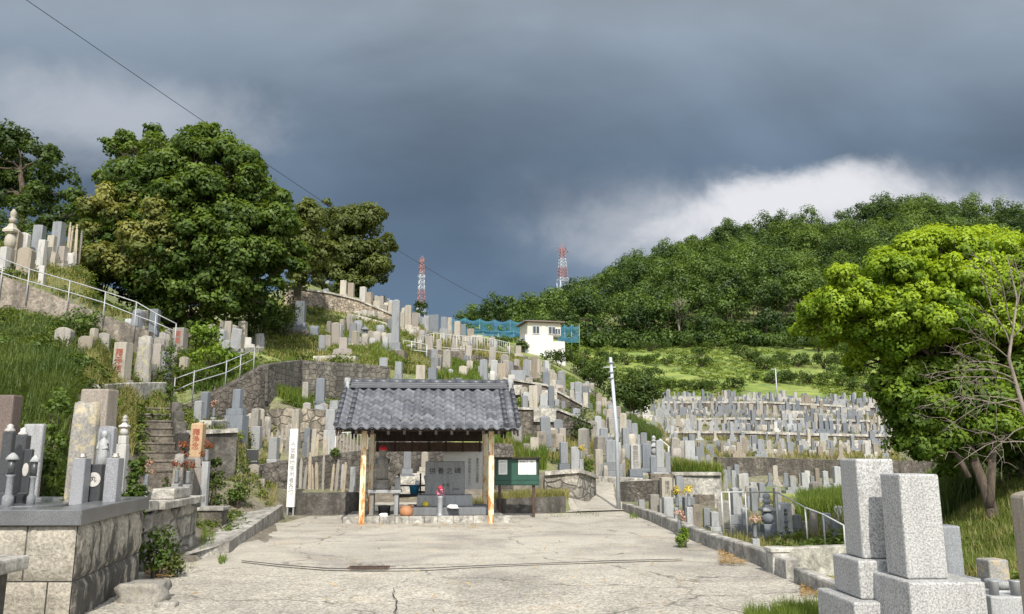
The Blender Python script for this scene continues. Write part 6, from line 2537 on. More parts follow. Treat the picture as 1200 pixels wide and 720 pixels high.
def build_old_stones():
    zones = (((372, 470, 384, 414), 33.5, 22, 'on the grassy slope around the small lantern'), ((490, 606, 398, 418), 46.5, 26, 'in the weeds behind the picket railing'),
             ((560, 650, 428, 446), 33, 22, 'on the bank above the right end of the tiled roof'), ((604, 680, 456, 480), 35.5, 20, 'along the top of the weathered brown wall'),
             ((692, 800, 492, 556), 27, 46, 'among the grey graves right of the steel pole'), ((225, 305, 396, 420), 24.7, 12, 'in the weeds above the lower handrail'),
             ((596, 690, 508, 540), 27.5, 9, 'in the dry weeds around the tan headstones'), ((120, 200, 420, 452), 16.5, 5, 'in the weeds above the stone steps'),
             ((440, 500, 352, 372), 50, 16, 'on the crest around the tall grey stepped grave'), ((845, 985, 596, 628), 12, 18, 'behind the yard kerb near the tube railing'))
    zones += (((500, 600, 424, 448), 33.5, 16, 'on the green bank above the tiled roof'), ((286, 400, 496, 520), 24.3, 30, 'behind the wooden tablets'), ((640, 740, 455, 490), 45, 22, 'on the green bank left of the dark round tree'), ((90, 200, 384, 420), 18, 10, 'in the weeds under the upper handrail'))
    ms = ('weathered', 'sand_cream', 'granite_grey', 'granite_pale', 'sand_pink', 'weathered')
    shapes = []
    for k in range(5):
        bm = bmesh.new()
        if k < 2:
            arch(bm, .24, .16, .55, (0, 0, -.06), .5, 8)
            box(bm, (0, 0, -.2), (.34, .28, .24), .97, 0, .012)
        elif k < 4:
            box(bm, (0, 0, -.2), (.38, .34, .3), .97, 0, .012)
            box(bm, (0, 0, .102), (.22, .21, .42 + .12 * (k - 2)), .95, 0, .012, peak=.03)
        else:
            rough(bm, .3, .2, .6, (0, 0, -.1), 4, .14, .8, 3)
        me = bpy.data.meshes.new('memorial_stone')
        bm.to_mesh(me)
        bm.free()
        for m in ms:
            c = me.copy()
            c.materials.append(M[m])
            shapes.append(c)
    for (x0, x1, y0, y1), dm, n, where in zones:
        for _ in range(n):
            p = G(random.uniform(x0, x1), random.uniform(y0, y1), dm)
            if p.y > 75:
                continue
            o = bpy.data.objects.new('memorial_stone', random.choice(shapes))
            C.objects.link(o)
            s = random.uniform(.75, 1.5) * (1.25 if p.y > 30 else .9)
            o.location = p
            o.scale = (s, s, s * random.uniform(.85, 1.25))
            o.rotation_euler = (R(random.gauss(0, 3)), R(random.gauss(0, 3)), R(random.gauss(0, 14)))
            tag(o, 'small old memorial stone ' + where, 'memorial stone', 'small old stones ' + where)


build_old_stones()

# ================================================================== FAR THINGS
def build_house():
    p = P(634, 414, 94)
    p.z = hgt(p.x, p.y)
    k = mpp(94, 400)
    zb = zof(414, 94) - p.z
    t = thing('hill_house', 'small cream house on a white base at the hill end before the blue netting', 'house', p, R(14))
    def Z(py):
        return zof(py, 94) - p.z
    X = lambda px: (px - 634) * k
    bm = bmesh.new()
    box(bm, (X(633), 0, Z(396)), (40 * k, 3.6, Z(381) - Z(396)), 1, 0, .03)
    w = obj('wall', bm, 'plaster_cream', t)
    bm = bmesh.new()
    box(bm, (X(626), -.2, Z(416) - 1.5), (36 * k, 4.1, Z(396) - Z(416) + 1.49), .93, 0, .03)
    obj('base_wall', bm, 'plaster_white', t)
    bm = bmesh.new()
    box(bm, (X(648), -.1, Z(416) - 1.5), (20 * k, 3.6, Z(402) - Z(416) + 1.5), .96, 0, .03)
    obj('terrace_wall', bm, 'plaster_white', t)
    bm = bmesh.new()
    box(bm, (X(633), 0, Z(381) + .003), (48 * k, 4.6, .16), .98, 0, .03)
    box(bm, (X(633), 0, Z(381) + .163), (42 * k, 3.9, .22), .55, 0, .03)
    obj('roof', bm, 'roof_brown', t)
    for x, ww, y0, y1 in ((623, 8, 394, 386), (642, 8, 394, 386), (649, 6, 394, 388)):
        bm = bmesh.new()
        box(bm, (X(x), -1.82, Z(y0)), (ww * k, .1, Z(y1) - Z(y0)), 1, 0, .01)
        wf = obj('window', bm, 'window_dark', t)
        bm = bmesh.new()
        for dx in (-ww * k / 2, 0, ww * k / 2):
            box(bm, (X(x) + dx, -1.885, Z(y0) - .03), (.07, .05, Z(y1) - Z(y0) + .06))
        for zz in (Z(y0) - .05, Z(y1)):
            box(bm, (X(x), -1.888, zz), (ww * k + .1, .05, .06))
        obj('frame', bm, 'steel_white_hazy', wf)
    bm = bmesh.new()
    box(bm, (X(632), -1.82, Z(396) + .02), (4.5 * k, .09, Z(385) - Z(396)), 1, 0, .01)
    obj('door', bm, 'plaster_white', t)


build_house()


def build_net():
    def net(label, pts, h):
        base = P(*pts[0])
        t = thing('garden_net', label, 'net', base)
        bm = bmesh.new()
        for (px, py, D) in pts:
            q = P(px, py, D) - base
            tube(bm, [q - Vector((0, 0, 1.5)), q + Vector((0, 0, h))], .04, 6)
        obj('post', bm, 'galvanised', t)
        bm = bmesh.new()
        rows = []
        P3 = [P(*q) for q in pts]
        for i in range(len(P3) - 1):
            for s in range(10):
                a = P3[i].lerp(P3[i + 1], s / 10) - base
                col = []
                for j in range(7):
                    f = j / 6
                    o = Vector((0, -.1 + .25 * mnoise.noise(Vector((a.x * .8, f * 3, 1))), h * f - .16 * h * math.sin(math.pi * s / 10) * f))
                    col.append(bm.verts.new(a + o))
                for j in range(1, 4):      # net also roofs the beds behind
                    col.append(bm.verts.new(a + Vector((0, j * 1.2, h - .16 * h * math.sin(math.pi * s / 10) + .2 * mnoise.noise(Vector((a.x, j, 2)))))))
                rows.append(col)
        for a, b in zip(rows, rows[1:]):
            for j in range(len(a) - 1):
                bm.faces.new((a[j], b[j], b[j + 1], a[j + 1])).smooth = True
        obj('net', bm, 'netting', t)
    net('long blue garden net before the dark wooded hill, upper tier', [(526, 391, 112), (545, 392, 112), (562, 393, 112), (580, 394, 112), (598, 394, 112), (614, 395, 112)], 2.4)
    net('blue garden net below the upper one, left of the hill house', [(548, 394, 106), (566, 395, 106), (584, 396, 106), (602, 396, 106), (612, 396, 106)], 1.0)
    net('short blue garden net right of the hill house', [(654, 402, 108), (662, 402, 108), (670, 402, 108), (679, 402, 108)], 2.6)


build_net()


def pylon(label, px, ytop, D, width, ybot, arms):
    p = on(px, D, 380)
    t = thing('pylon', label, 'pylon', p, R(20))
    H = zof(ytop, D) - p.z
    zv = zof(ybot, D) - p.z
    n = 14
    wz = lambda z: width * (1.0 + 1.5 * max(0, 1 - z / max(zv, 1))) * (1 - .62 * max(0, (z - zv)) / (H - zv)) if z > zv else width * (1 + 1.2 * (1 - z / max(zv, 1)))
    bands = []
    zs = [0, zv * .5, zv] + [zv + (H - zv) * i / 10 for i in range(1, 11)]
    r = .10
    for i in range(len(zs) - 1):
        z0, z1 = zs[i], zs[i + 1]
        c = 1 if (len(zs) - 2 - i) // 3 % 2 == 0 else 0
        if i == 0 or c != last:
            if i:
                obj('red_section' if last else 'white_section', seg, 'steel_red_hazy' if last else 'steel_white_hazy', t)
            seg, last = bmesh.new(), c
        w0, w1 = wz(z0) / 2, wz(z1) / 2
        cor = [(-1, -1), (1, -1), (1, 1), (-1, 1)]
        for a in range(4):
            x, y = cor[a]
            x2, y2 = cor[(a + 1) % 4]
            tube(seg, [(x * w0, y * w0, z0), (x * w1, y * w1, z1)], r * 1.2, 4)
            tube(seg, [(x * w0, y * w0, z0), (x2 * w1, y2 * w1, z1)], r * .8, 4)
            tube(seg, [(x2 * w0, y2 * w0, z0), (x * w1, y * w1, z1)], r * .8, 4)
            tube(seg, [(x * w1, y * w1, z1), (x2 * w1, y2 * w1, z1)], r * .8, 4)
    obj('red_section' if last else 'white_section', seg, 'steel_red_hazy' if last else 'steel_white_hazy', t)
    for f, L, cmat in arms:
        z = zv + (H - zv) * f
        bm = bmesh.new()
        for s in (-1, 1):
            for y in (-1, 1):
                tube(bm, [(0, y * wz(z) / 2, z), (s * L, 0, z + .2)], r * .8, 4)
                tube(bm, [(0, y * wz(z) / 2, z + 2.2), (s * L, 0, z + .2)], r * .7, 4)
        obj('cross_arm', bm, cmat, t)


pylon('red and white lattice pylon behind the left hill crest', 493, 304, 320, 3.0, 366, ((.96, 1.6, 'steel_red_hazy'), (.82, 1.8, 'steel_red_hazy'), (.66, 1.9, 'steel_white_hazy')))
pylon('red and white lattice pylon rising over the wooded hill', 660, 292, 320, 3.6, 330, ((.90, 2.8, 'steel_red_hazy'), (.99, 1.8, 'steel_red_hazy')))

# ================================================================== VEGETATION
def CL(px, py, D, rpx, tint=.35):
    p = P(px, py, D)
    return (p, rpx * mpp(D, py), tint)


def jit(L, D, dr, r, tint, tj=.12):
    out = []
    for q in L:
        rr = q[2] if len(q) > 2 else r
        out.append(CL(q[0] + random.uniform(-5, 5), q[1] + random.uniform(-4, 4), D + random.uniform(-dr, dr), rr * random.uniform(.85, 1.15), tint + random.gauss(0, tj)))
    return out


def inside(p, poly):
    c = False
    for (x0, y0), (x1, y1) in zip(poly, poly[1:] + poly[:1]):
        if (y0 > p[1]) != (y1 > p[1]) and p[0] < (x1 - x0) * (p[1] - y0) / (y1 - y0) + x0:
            c = not c
    return c


def crown_fill(poly, step, D, depth, r, tint, tj=.12, edge_r=.55, skip=.0):
    """clumps spread through a crown whose silhouette is poly; the crown bulges towards us and away from us"""
    xs, ys = [q[0] for q in poly], [q[1] for q in poly]
    cx, cy = sum(xs) / len(xs), sum(ys) / len(ys)
    hx, hy = (max(xs) - min(xs)) / 2, (max(ys) - min(ys)) / 2
    out = []
    y = min(ys)
    row = 0
    while y < max(ys):
        x = min(xs) + (row % 2) * step / 2
        while x < max(xs):
            q = (x + random.uniform(-.35, .35) * step, y + random.uniform(-.35, .35) * step)
            if inside(q, poly):
                e = min(1, math.hypot((q[0] - cx) / hx, (q[1] - cy) / hy))
                b = depth * math.sqrt(max(0, 1 - e * e * .92))
                rr = r * (edge_r if e > .82 else 1) * random.uniform(.75, 1.2)
                if e > .8 and random.random() < .3:
                    x += step
                    continue
                if e > .72 and random.random() < .6:
                    out.append(CL(q[0] + (q[0] - cx) / hx * 11 + random.uniform(-5, 5), q[1] + (q[1] - cy) / hy * 11 + random.uniform(-5, 5), D + random.uniform(-.4, .4) * depth, r * random.uniform(.28, .45), tint + random.gauss(0, tj)))
                for s in (-1, 1):
                    if random.random() > skip:
                        out.append(CL(q[0], q[1], D + s * b * random.uniform(.75, 1.05), rr, tint + random.gauss(0, tj)))
                if e < .7 and random.random() < .5:
                    out.append(CL(q[0], q[1], D + b * random.uniform(-.5, .5), rr, tint))
            x += step
        y += step * .87
        row += 1
    return out


def build_near_trees():
    D = 33
    poly = [(92, 255), (98, 205), (128, 168), (172, 156), (200, 138), (226, 150), (262, 152), (285, 172), (305, 208), (338, 222), (352, 255), (350, 300), (345, 345), (326, 378), (282, 388), (230, 383), (188, 376), (140, 352), (102, 322), (86, 290)]
    base = G(205, 388, 30)
    cl = crown_fill(poly, 25, D + 1.4, 2.6, 23, .40, .15)
    poly = [(98, 245), (140, 210), (188, 232), (214, 268), (232, 300), (205, 342), (142, 330), (98, 300)]
    ex = [q for q in crown_fill(poly, 23, D - 1.0, .5, 19, .45, .2, 1, .45)]
    f0 = P(207, 350, 33)
    f1 = P(205, 300, 33)
    f2 = P(208, 240, 33)
    tree('broadleaf_tree', 'big spreading tree with yellowing left side on the upper left slope', base, [f0, f1, f2], cl, 1250, 'leaf_mid', .20, .125, .32, extra=(ex, 1150, 'leaf_flower', .19, .12), young=.25, sub=12)
    poly = [(318, 250), (338, 226), (362, 238), (388, 270), (392, 305), (382, 335), (345, 345), (318, 320)]
    tree('broadleaf_tree', 'lighter olive tree between the big tree and the dark rounded one', on(350, 44, 340), [P(350, 320, 44), P(350, 290, 44)], crown_fill(poly, 22, 44, 1.6, 20, .55), 800, 'leaf_olive', .22, .14, .22)
    L = [(20, 168, 28), (48, 186, 26), (5, 190, 28), (-25, 200, 30), (30, 210, 28), (62, 212, 22), (0, 225, 26), (45, 240, 24), (85, 232, 18), (75, 258, 20), (100, 250, 18), (25, 248, 20), (-20, 240, 26), (58, 268, 16), (95, 275, 18)]
    tree('dark_tree', 'dark airy tree behind the graves at the far left edge', on(20, 46, 300), [P(25, 270, 46), P(28, 230, 46), P(25, 200, 46)], jit(L, 46, 1.5, 26, .30), 560, 'leaf_dark', .25, .16, .24, sub=12, subr=.36)
    poly = [(372, 290), (380, 262), (392, 238), (415, 234), (440, 250), (446, 278), (462, 300), (470, 335), (455, 356), (410, 356), (372, 345), (362, 315)]
    tree('broadleaf_tree', 'dark rounded olive tree standing against the sky on the hill crest', on(415, 62, 345), [P(415, 335, 62), P(413, 305, 62), P(412, 275, 62)], crown_fill(poly, 20, 62, 2.2, 18, .36), 560, 'leaf_olive', .28, .18, .28)
    # undergrowth under the big tree
    for px, py, w, h, D, lf, lab in ((95, 384, 62, 44, 21.5, 'leaf_mid', 'clipped round green bush below the upper handrail'),
                                     (237, 392, 46, 42, 28, 'leaf_bright', 'bright large leaved shrub at the end of the upper handrail'),
                                     (250, 418, 70, 34, 26.5, 'leaf_bright', 'tangled yellow green shrub above the lower handrail'),
                                     (235, 432, 52, 26, 25.3, 'leaf_mid', 'low leafy shrub beside the lower handrail'),
                                     (332, 362, 60, 44, 40, 'leaf_mid', 'leafy mound in front of the long tan terrace wall'),
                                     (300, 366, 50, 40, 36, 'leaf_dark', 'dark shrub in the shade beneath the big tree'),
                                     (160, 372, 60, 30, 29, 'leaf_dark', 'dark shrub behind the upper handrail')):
        p = P(px, py, D)
        p.z = min(p.z, hgt(p.x, p.y))
        k = mpp(D, py)
        bush('shrub', lab, p, w * k, (py - (py - h)) * k, lf, L=.15 if lf == 'leaf_bright' else .11, W=.09 if lf == 'leaf_bright' else .06)
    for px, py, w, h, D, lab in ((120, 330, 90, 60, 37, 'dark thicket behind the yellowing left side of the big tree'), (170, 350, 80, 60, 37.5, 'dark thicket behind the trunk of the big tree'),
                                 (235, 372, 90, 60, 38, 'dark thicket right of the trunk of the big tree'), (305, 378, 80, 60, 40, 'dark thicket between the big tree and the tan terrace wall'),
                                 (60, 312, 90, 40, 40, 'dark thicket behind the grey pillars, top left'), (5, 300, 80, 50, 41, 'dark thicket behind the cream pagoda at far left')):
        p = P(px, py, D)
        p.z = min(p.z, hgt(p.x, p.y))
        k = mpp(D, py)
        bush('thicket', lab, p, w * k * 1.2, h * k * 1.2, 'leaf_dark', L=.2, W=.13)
    # right hand camphor
    base = Vector(P(1166, 652, 14.2))
    base.z = hgt(base.x, base.y)
    D = 15
    up = [(934, 378), (945, 348), (972, 346), (985, 318), (1014, 316), (1035, 288), (1075, 280), (1112, 277), (1150, 292), (1182, 280), (1262, 282), (1330, 320), (1340, 420), (1250, 430), (1140, 428), (1062, 430), (1000, 432), (950, 408)]
    low = [(985, 415), (1060, 408), (1140, 410), (1250, 412), (1330, 430), (1320, 520), (1230, 535), (1150, 530), (1112, 552), (1062, 545), (1040, 500), (1012, 458)]
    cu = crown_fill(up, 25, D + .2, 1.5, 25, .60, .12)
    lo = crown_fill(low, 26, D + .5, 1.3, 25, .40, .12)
    f = [P(1164, 605, 14.3), P(1150, 560, 14.5), P(1128, 500, 14.8), P(1110, 430, 15)]
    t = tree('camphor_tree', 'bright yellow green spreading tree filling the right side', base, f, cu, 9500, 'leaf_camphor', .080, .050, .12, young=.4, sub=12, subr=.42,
             extra=(lo, 6000, 'leaf_camphor_deep', .11, .065))
    bm = bmesh.new()
    limb(bm, P(1160, 595, 14.3) - base, P(1172, 480, 14.6) - base, .075, .06, 9, 8, .06, 3)
    limb(bm, P(1172, 480, 14.6) - base, P(1185, 380, 15) - base, .06, .03, 8, 6, .06, 4)
    limb(bm, P(1135, 560, 14.5) - base, P(1095, 480, 14.6) - base, .06, .03, 8, 6, .1, 5)
    for k, q in enumerate(lo[::5]):
        c = Vector(q[0]) - base
        a = [P(1128, 500, 14.8), P(1172, 480, 14.6), P(1110, 440, 15)][k % 3] - base
        limb(bm, a, c, .035, .01, 6, 5, .12, k)
    obj('limb', bm, 'bark', t)
    # bare dead tree whose branches reach in from the right edge
    base = P(1222, 610, 11.5)
    base.z = hgt(base.x, base.y)
    t = thing('bare_tree', 'leafless pale tree with branches reaching in from the right edge', 'tree', base)
    bm = bmesh.new()
    trunk = [base, P(1205, 500, 11.6), P(1182, 420, 11.7), P(1192, 350, 11.8), P(1180, 300, 12)]
    tube(bm, [q - base for q in trunk], [.05, .036, .024, .014, .004], 8)
    seed = 0
    for a, b in ((0.42, (1098, 440)), (.40, (1085, 452)), (.33, (1120, 470)), (.3, (1075, 478)), (.5, (1140, 395)), (.55, (1150, 330)), (.62, (1160, 300)), (.25, (1150, 545)), (.22, (1118, 548)), (.7, (1215, 310)), (.35, (1105, 505)), (.46, (1130, 425)), (.58, (1210, 380))):
        i = min(int(a * 4), 3)
        s = trunk[i].lerp(trunk[i + 1], a * 4 - i)
        e = P(b[0], b[1], 11.5 + random.uniform(-.5, .3))
        pts = limb(bm, s - base, e - base, .012, .003, 6, 7, .10, seed)
        for k in range(7):
            q = pts[2 + k % 5]
            d = Vector(sph(1)[0])
            d = (d + (e - s).normalized() * 1.1).normalized() * random.uniform(.25, .6)
            p2 = limb(bm, q, q + d, .005, .002, 4, 4, .15, seed + k + 1)
            for w in range(2):
                d2 = (Vector(sph(1)[0]) + d.normalized()).normalized() * random.uniform(.12, .28)
                limb(bm, p2[2 + w], p2[2 + w] + d2, .004, .002, 4, 3, .15, seed + k * 3 + w)
        seed += 11
    obj('branches', bm, 'bark_pale', t)


build_near_trees()


def build_bushes():
    def B(px, py, w, h, lab, lf='leaf_mid', D=None, L=.10, W=.06, name='bush', dmin=9, group=None, dense=None):
        dense = dense or (1.9 if (D or 0) > 60 else 1.2)
        p = P(px, py, D) if D else G(px, py, dmin)
        if D:
            p.z = min(p.z, hgt(p.x, p.y)) if abs(p.z - hgt(p.x, p.y)) < .6 else p.z
        k = mpp(p.y, py)
        drop = max(0, p.z - hgt(p.x, p.y)) if name != 'plant' else 0
        p.z -= drop
        bush(name, lab, p, w * k, h * k + drop, lf, L=L, W=W, group=group, dense=dense)
    B(680, 523, 30, 40, 'dark conical bush below the weathered brown wall', 'leaf_dark', None, .12, .08, dmin=29)
    B(688, 552, 18, 30, 'clipped green hedge block at the top of the concrete path', 'leaf_mid', 27, .08, .05, 'hedge')
    B(60, 583, 52, 46, 'dark leafy bush growing over the polished plot, left', 'leaf_dark', 9.9, .07, .045)
    B(45, 545, 60, 60, 'dark vine covered bush behind the plain grey slab, far left', 'leaf_dark', 11.2, .08, .05)
    B(158, 582, 26, 46, 'green weed bush between the granite post and the stone steps', 'leaf_mid', 10.9, .07, .045)
    B(184, 668, 46, 72, 'leafy weed bush growing at the end of the block wall', 'leaf_mid', 10.7, .06, .04)
    B(203, 672, 26, 34, 'reddish low weed at the right of the block wall bush', 'leaf_olive', 10.7, .05, .03, 'weed')
    B(252, 556, 20, 26, 'small dark clipped bush beside the orange inscribed grave', 'leaf_dark', 17.2, .06, .04)
    B(196, 548, 16, 22, 'small dark bush left of the orange inscribed grave', 'leaf_dark', 16.2, .06, .04)
    B(278, 592, 30, 32, 'ragged green weed at the head of the ramp', 'leaf_mid', 18.8, .07, .04, 'weed')
    B(392, 537, 13, 12, 'little green plant in the flower box stone', 'leaf_mid', 23.4, .06, .04, 'plant')
    B(800, 628, 20, 30, 'green weed clump growing over the kerb', 'leaf_bright', 14.0, .07, .025, 'weed')
    B(198, 418, 30, 22, 'small leafy bush at the lower end of the brown wall', 'leaf_mid', 22.5, .09, .05)
    B(25, 412, 70, 34, 'leafy shrub at the top of the reed bank, far left', 'leaf_mid', 18.5, .10, .06)
    B(88, 440, 44, 34, 'leafy shrub where the reed bank meets the old stones', 'leaf_mid', 17.5, .09, .055)
    B(70, 500, 46, 50, 'vine tangle hanging over the reeds behind the brown headstone', 'leaf_mid', 12.6, .08, .05)
    B(122, 470, 40, 24, 'yellow green weed mound beside the stone steps', 'leaf_bright', 16.2, .08, .05)
    B(1190, 560, 90, 80, 'dark leafy thicket under the bright tree at the right edge', 'leaf_dark', 17, .11, .07, 'thicket')
    B(1230, 480, 120, 130, 'tall shaded thicket at the right edge behind the dead branches', 'leaf_mid', 19.5, .12, .08, 'thicket')
    B(1170, 455, 130, 120, 'deep green tree mass behind the bright tree', 'leaf_camphor_deep', 20.5, .13, .08, 'thicket')
    # dark round tree and bushes in the dip
    B(742, 478, 66, 50, 'dark round tree in the dip right of the steel pole', 'leaf_dark', 66, .24, .16, 'round_tree', dense=2.4)
    B(702, 448, 56, 28, 'dark bush on the slope left of the steel pole', 'leaf_dark', 84, .26, .17)
    B(655, 428, 46, 22, 'dark bush below the white hill house, left', 'leaf_dark', 86, .26, .17)
    B(690, 438, 44, 20, 'dark bush on the slope below the white hill house, right', 'leaf_dark', 88, .26, .17)
    B(590, 406, 50, 14, 'green bush left of the white hill house', 'leaf_mid', 92, .26, .17)
    B(612, 408, 18, 16, 'dark bush touching the white hill house', 'leaf_dark', 91, .22, .14)
    B(493, 366, 20, 18, 'small dark tree on the crest at the foot of the left pylon', 'leaf_dark', 78, .24, .16)
    B(565, 393, 60, 14, 'leafy bed under the blue garden net', 'leaf_bright', 113.2, .28, .18, 'garden_bed')
    B(602, 393, 40, 14, 'leafy bed under the right part of the blue garden net', 'leaf_mid', 113.4, .28, .18, 'garden_bed')
    B(668, 402, 24, 14, 'leafy bed under the short blue net', 'leaf_bright', 109, .28, .18, 'garden_bed')
    # meadow bushes in hedgerows
    rows = ((650, 424, 40, 12), (690, 422, 46, 12), (735, 428, 50, 13), (780, 428, 44, 13), (822, 430, 30, 11), (700, 404, 40, 10), (745, 405, 40, 9), (762, 412, 40, 11), (805, 408, 20, 10), (835, 410, 20, 10), (866, 416, 18, 12), (822, 418, 22, 10), (850, 410, 12, 12),
            (880, 424, 22, 14), (898, 434, 30, 14), (915, 424, 18, 11), (935, 430, 44, 14), (965, 432, 40, 15), (990, 442, 34, 14), (905, 450, 36, 15), (945, 450, 46, 16), (985, 452, 40, 15), (862, 456, 24, 12), (805, 458, 40, 12), (775, 456, 30, 12), (835, 458, 28, 11), (760, 445, 34, 14), (1010, 440, 40, 20), (1020, 460, 40, 16), (870, 402, 26, 10), (900, 404, 26, 12), (925, 410, 22, 10), (960, 412, 24, 14), (995, 420, 30, 20))
    for i, (px, py, w, h) in enumerate(rows):
        p = G(px, py, 103)
        k = mpp(p.y, py)
        bush('meadow_bush', 'dark rounded bush in the hedgerows of the meadow above the far graves', p, w * k * 1.35, h * k * 1.25, 'leaf_dark' if i % 3 else 'leaf_mid', L=.26, W=.18, group='bushes in hedgerows across the meadow', dense=1.5)
    # bare tree before the wood
    p = G(796, 403, 140)
    t = thing('bare_tree', 'grey brown dead tree at the edge of the wooded hill', 'tree', p)
    bm = bmesh.new()
    k = mpp(p.y, 380)
    top = 50 * k
    tube(bm, [(0, 0, -.3), (.1, 0, top * .35), (0, 0, top * .5)], [.28, .2, .15], 8)
    for i in range(16):
        a = random.uniform(0, 6.28)
        rr = random.uniform(.3, 1) * 10 * k
        e = (rr * math.cos(a), rr * math.sin(a) * .7, top * random.uniform(.72, 1.0))
        pts = limb(bm, (0, 0, top * random.uniform(.3, .5)), e, .12, .04, 5, 5, .1, i)
        for j in range(9):
            d = Vector(sph(1)[0])
            d.z = abs(d.z)
            limb(bm, pts[2 + j % 4], pts[2 + j % 4] + d * random.uniform(.8, 1.8), .045, .03, 4, 3, .1, i * 7 + j)
    obj('branches', bm, 'bark_pale', t)


build_bushes()


def build_meadow_tufts():
    # knee high herbs across the meadow: leaf clumps nobody could count
    pts = np.array(patch((600, 1180), (104, 149), 9000, 430))
    keep = np.array([mnoise.noise(Vector((q[0] * .07, q[1] * .16, 3))) > -.12 for q in pts])
    pts = pts[keep]
    r = rng.uniform(.15, .5, len(pts))
    k = 9
    d = sph(len(pts) * k)
    d[:, 2] = np.abs(d[:, 2]) * .6
    p = np.repeat(pts, k, 0) + d * np.repeat(r, k)[:, None]
    nn = d + np.array([0, 0, .7]) + rng.normal(0, .4, d.shape)
    tt = np.repeat(np.clip(rng.normal(.55, .25, len(pts)), 0, 1), k)
    o = quads('meadow_herbs', p, nn, .34, .2, tt, 'grass_green')
    stuff(o, 'knee high herbs and grass across the sunlit meadow', 'grass')


build_meadow_tufts()


def build_forest():
    n = 0
    cl, Dn = [], []
    PX, NX, TX, LX = [], [], [], []
    tr = bmesh.new()
    placed = []
    tries = 0
    while len(placed) < 560 and tries < 40000:
        tries += 1
        px = random.uniform(552, 1330)
        D = random.uniform(149, 254)
        p = on(px, D, 360)
        if px < 600 and D < 170 and px < 560 + (D - 149):
            continue
        if any((p.x - q[0]) ** 2 + (p.y - q[1]) ** 2 < q[2] for q in placed[-1200:]):
            continue
        placed.append((p.x, p.y, random.uniform(22, 42)))
        edge = D < 156
        H = random.choice((7, 8.5, 10, 11, 13)) * (.62 if px < 640 else .78 if px < 720 else 1) * (random.uniform(.55, .9) if edge else 1)
        rad = H * random.uniform(.36, .48)
        tint = np.clip(random.gauss(.38, .27), .02, .95)
        m = random.randint(4, 7)
        clumps = [((p.x, p.y, p.z + H * .62), rad * .8, tint)]
        for i in range(m):
            a = i / m * 6.28 + random.random()
            clumps.append(((p.x + rad * .62 * math.cos(a), p.y + rad * .62 * math.sin(a), p.z + H * random.uniform(.42, .72)), rad * random.uniform(.45, .62), tint + random.gauss(0, .06)))
        clumps.append(((p.x, p.y, p.z + H * .86), rad * .5, tint + .04))
        a, b, c = puff_leaves(clumps, 38, 6, .55, flat=.9, young=.2, hollow=.55, jitter=.24)
        PX.append(a)
        NX.append(b)
        TX.append(c)
        tube(tr, [(p.x, p.y, p.z - .5), (p.x, p.y, p.z + H * .6)], [.22, .12], 5)
    for k in range(800):        # scrub along the foot of the wood
        px = random.uniform(600, 1330)
        D = random.uniform(144, 156) - (6 if px < 700 else 0)
        p = on(px, D, 400)
        rr = random.uniform(.9, 2.3)
        a, b, c = puff_leaves([((p.x, p.y, p.z + rr * .6), rr, random.gauss(.4, .2))], 40, 6, .5)
        PX.append(a)
        NX.append(b)
        TX.append(c)
    p, nn, tt = np.concatenate(PX), np.concatenate(NX), np.concatenate(TX)
    print('forest leaves', len(p), 'trees', len(placed))
    o = quads('forest', p, nn, .56, .38, tt, 'leaf_forest')
    stuff(o, 'dense green wood covering the far hill', 'forest')
    o2 = obj('forest_trunks', tr, 'bark')
    stuff(o2, 'dark trunks inside the far wood', 'forest')


build_forest()


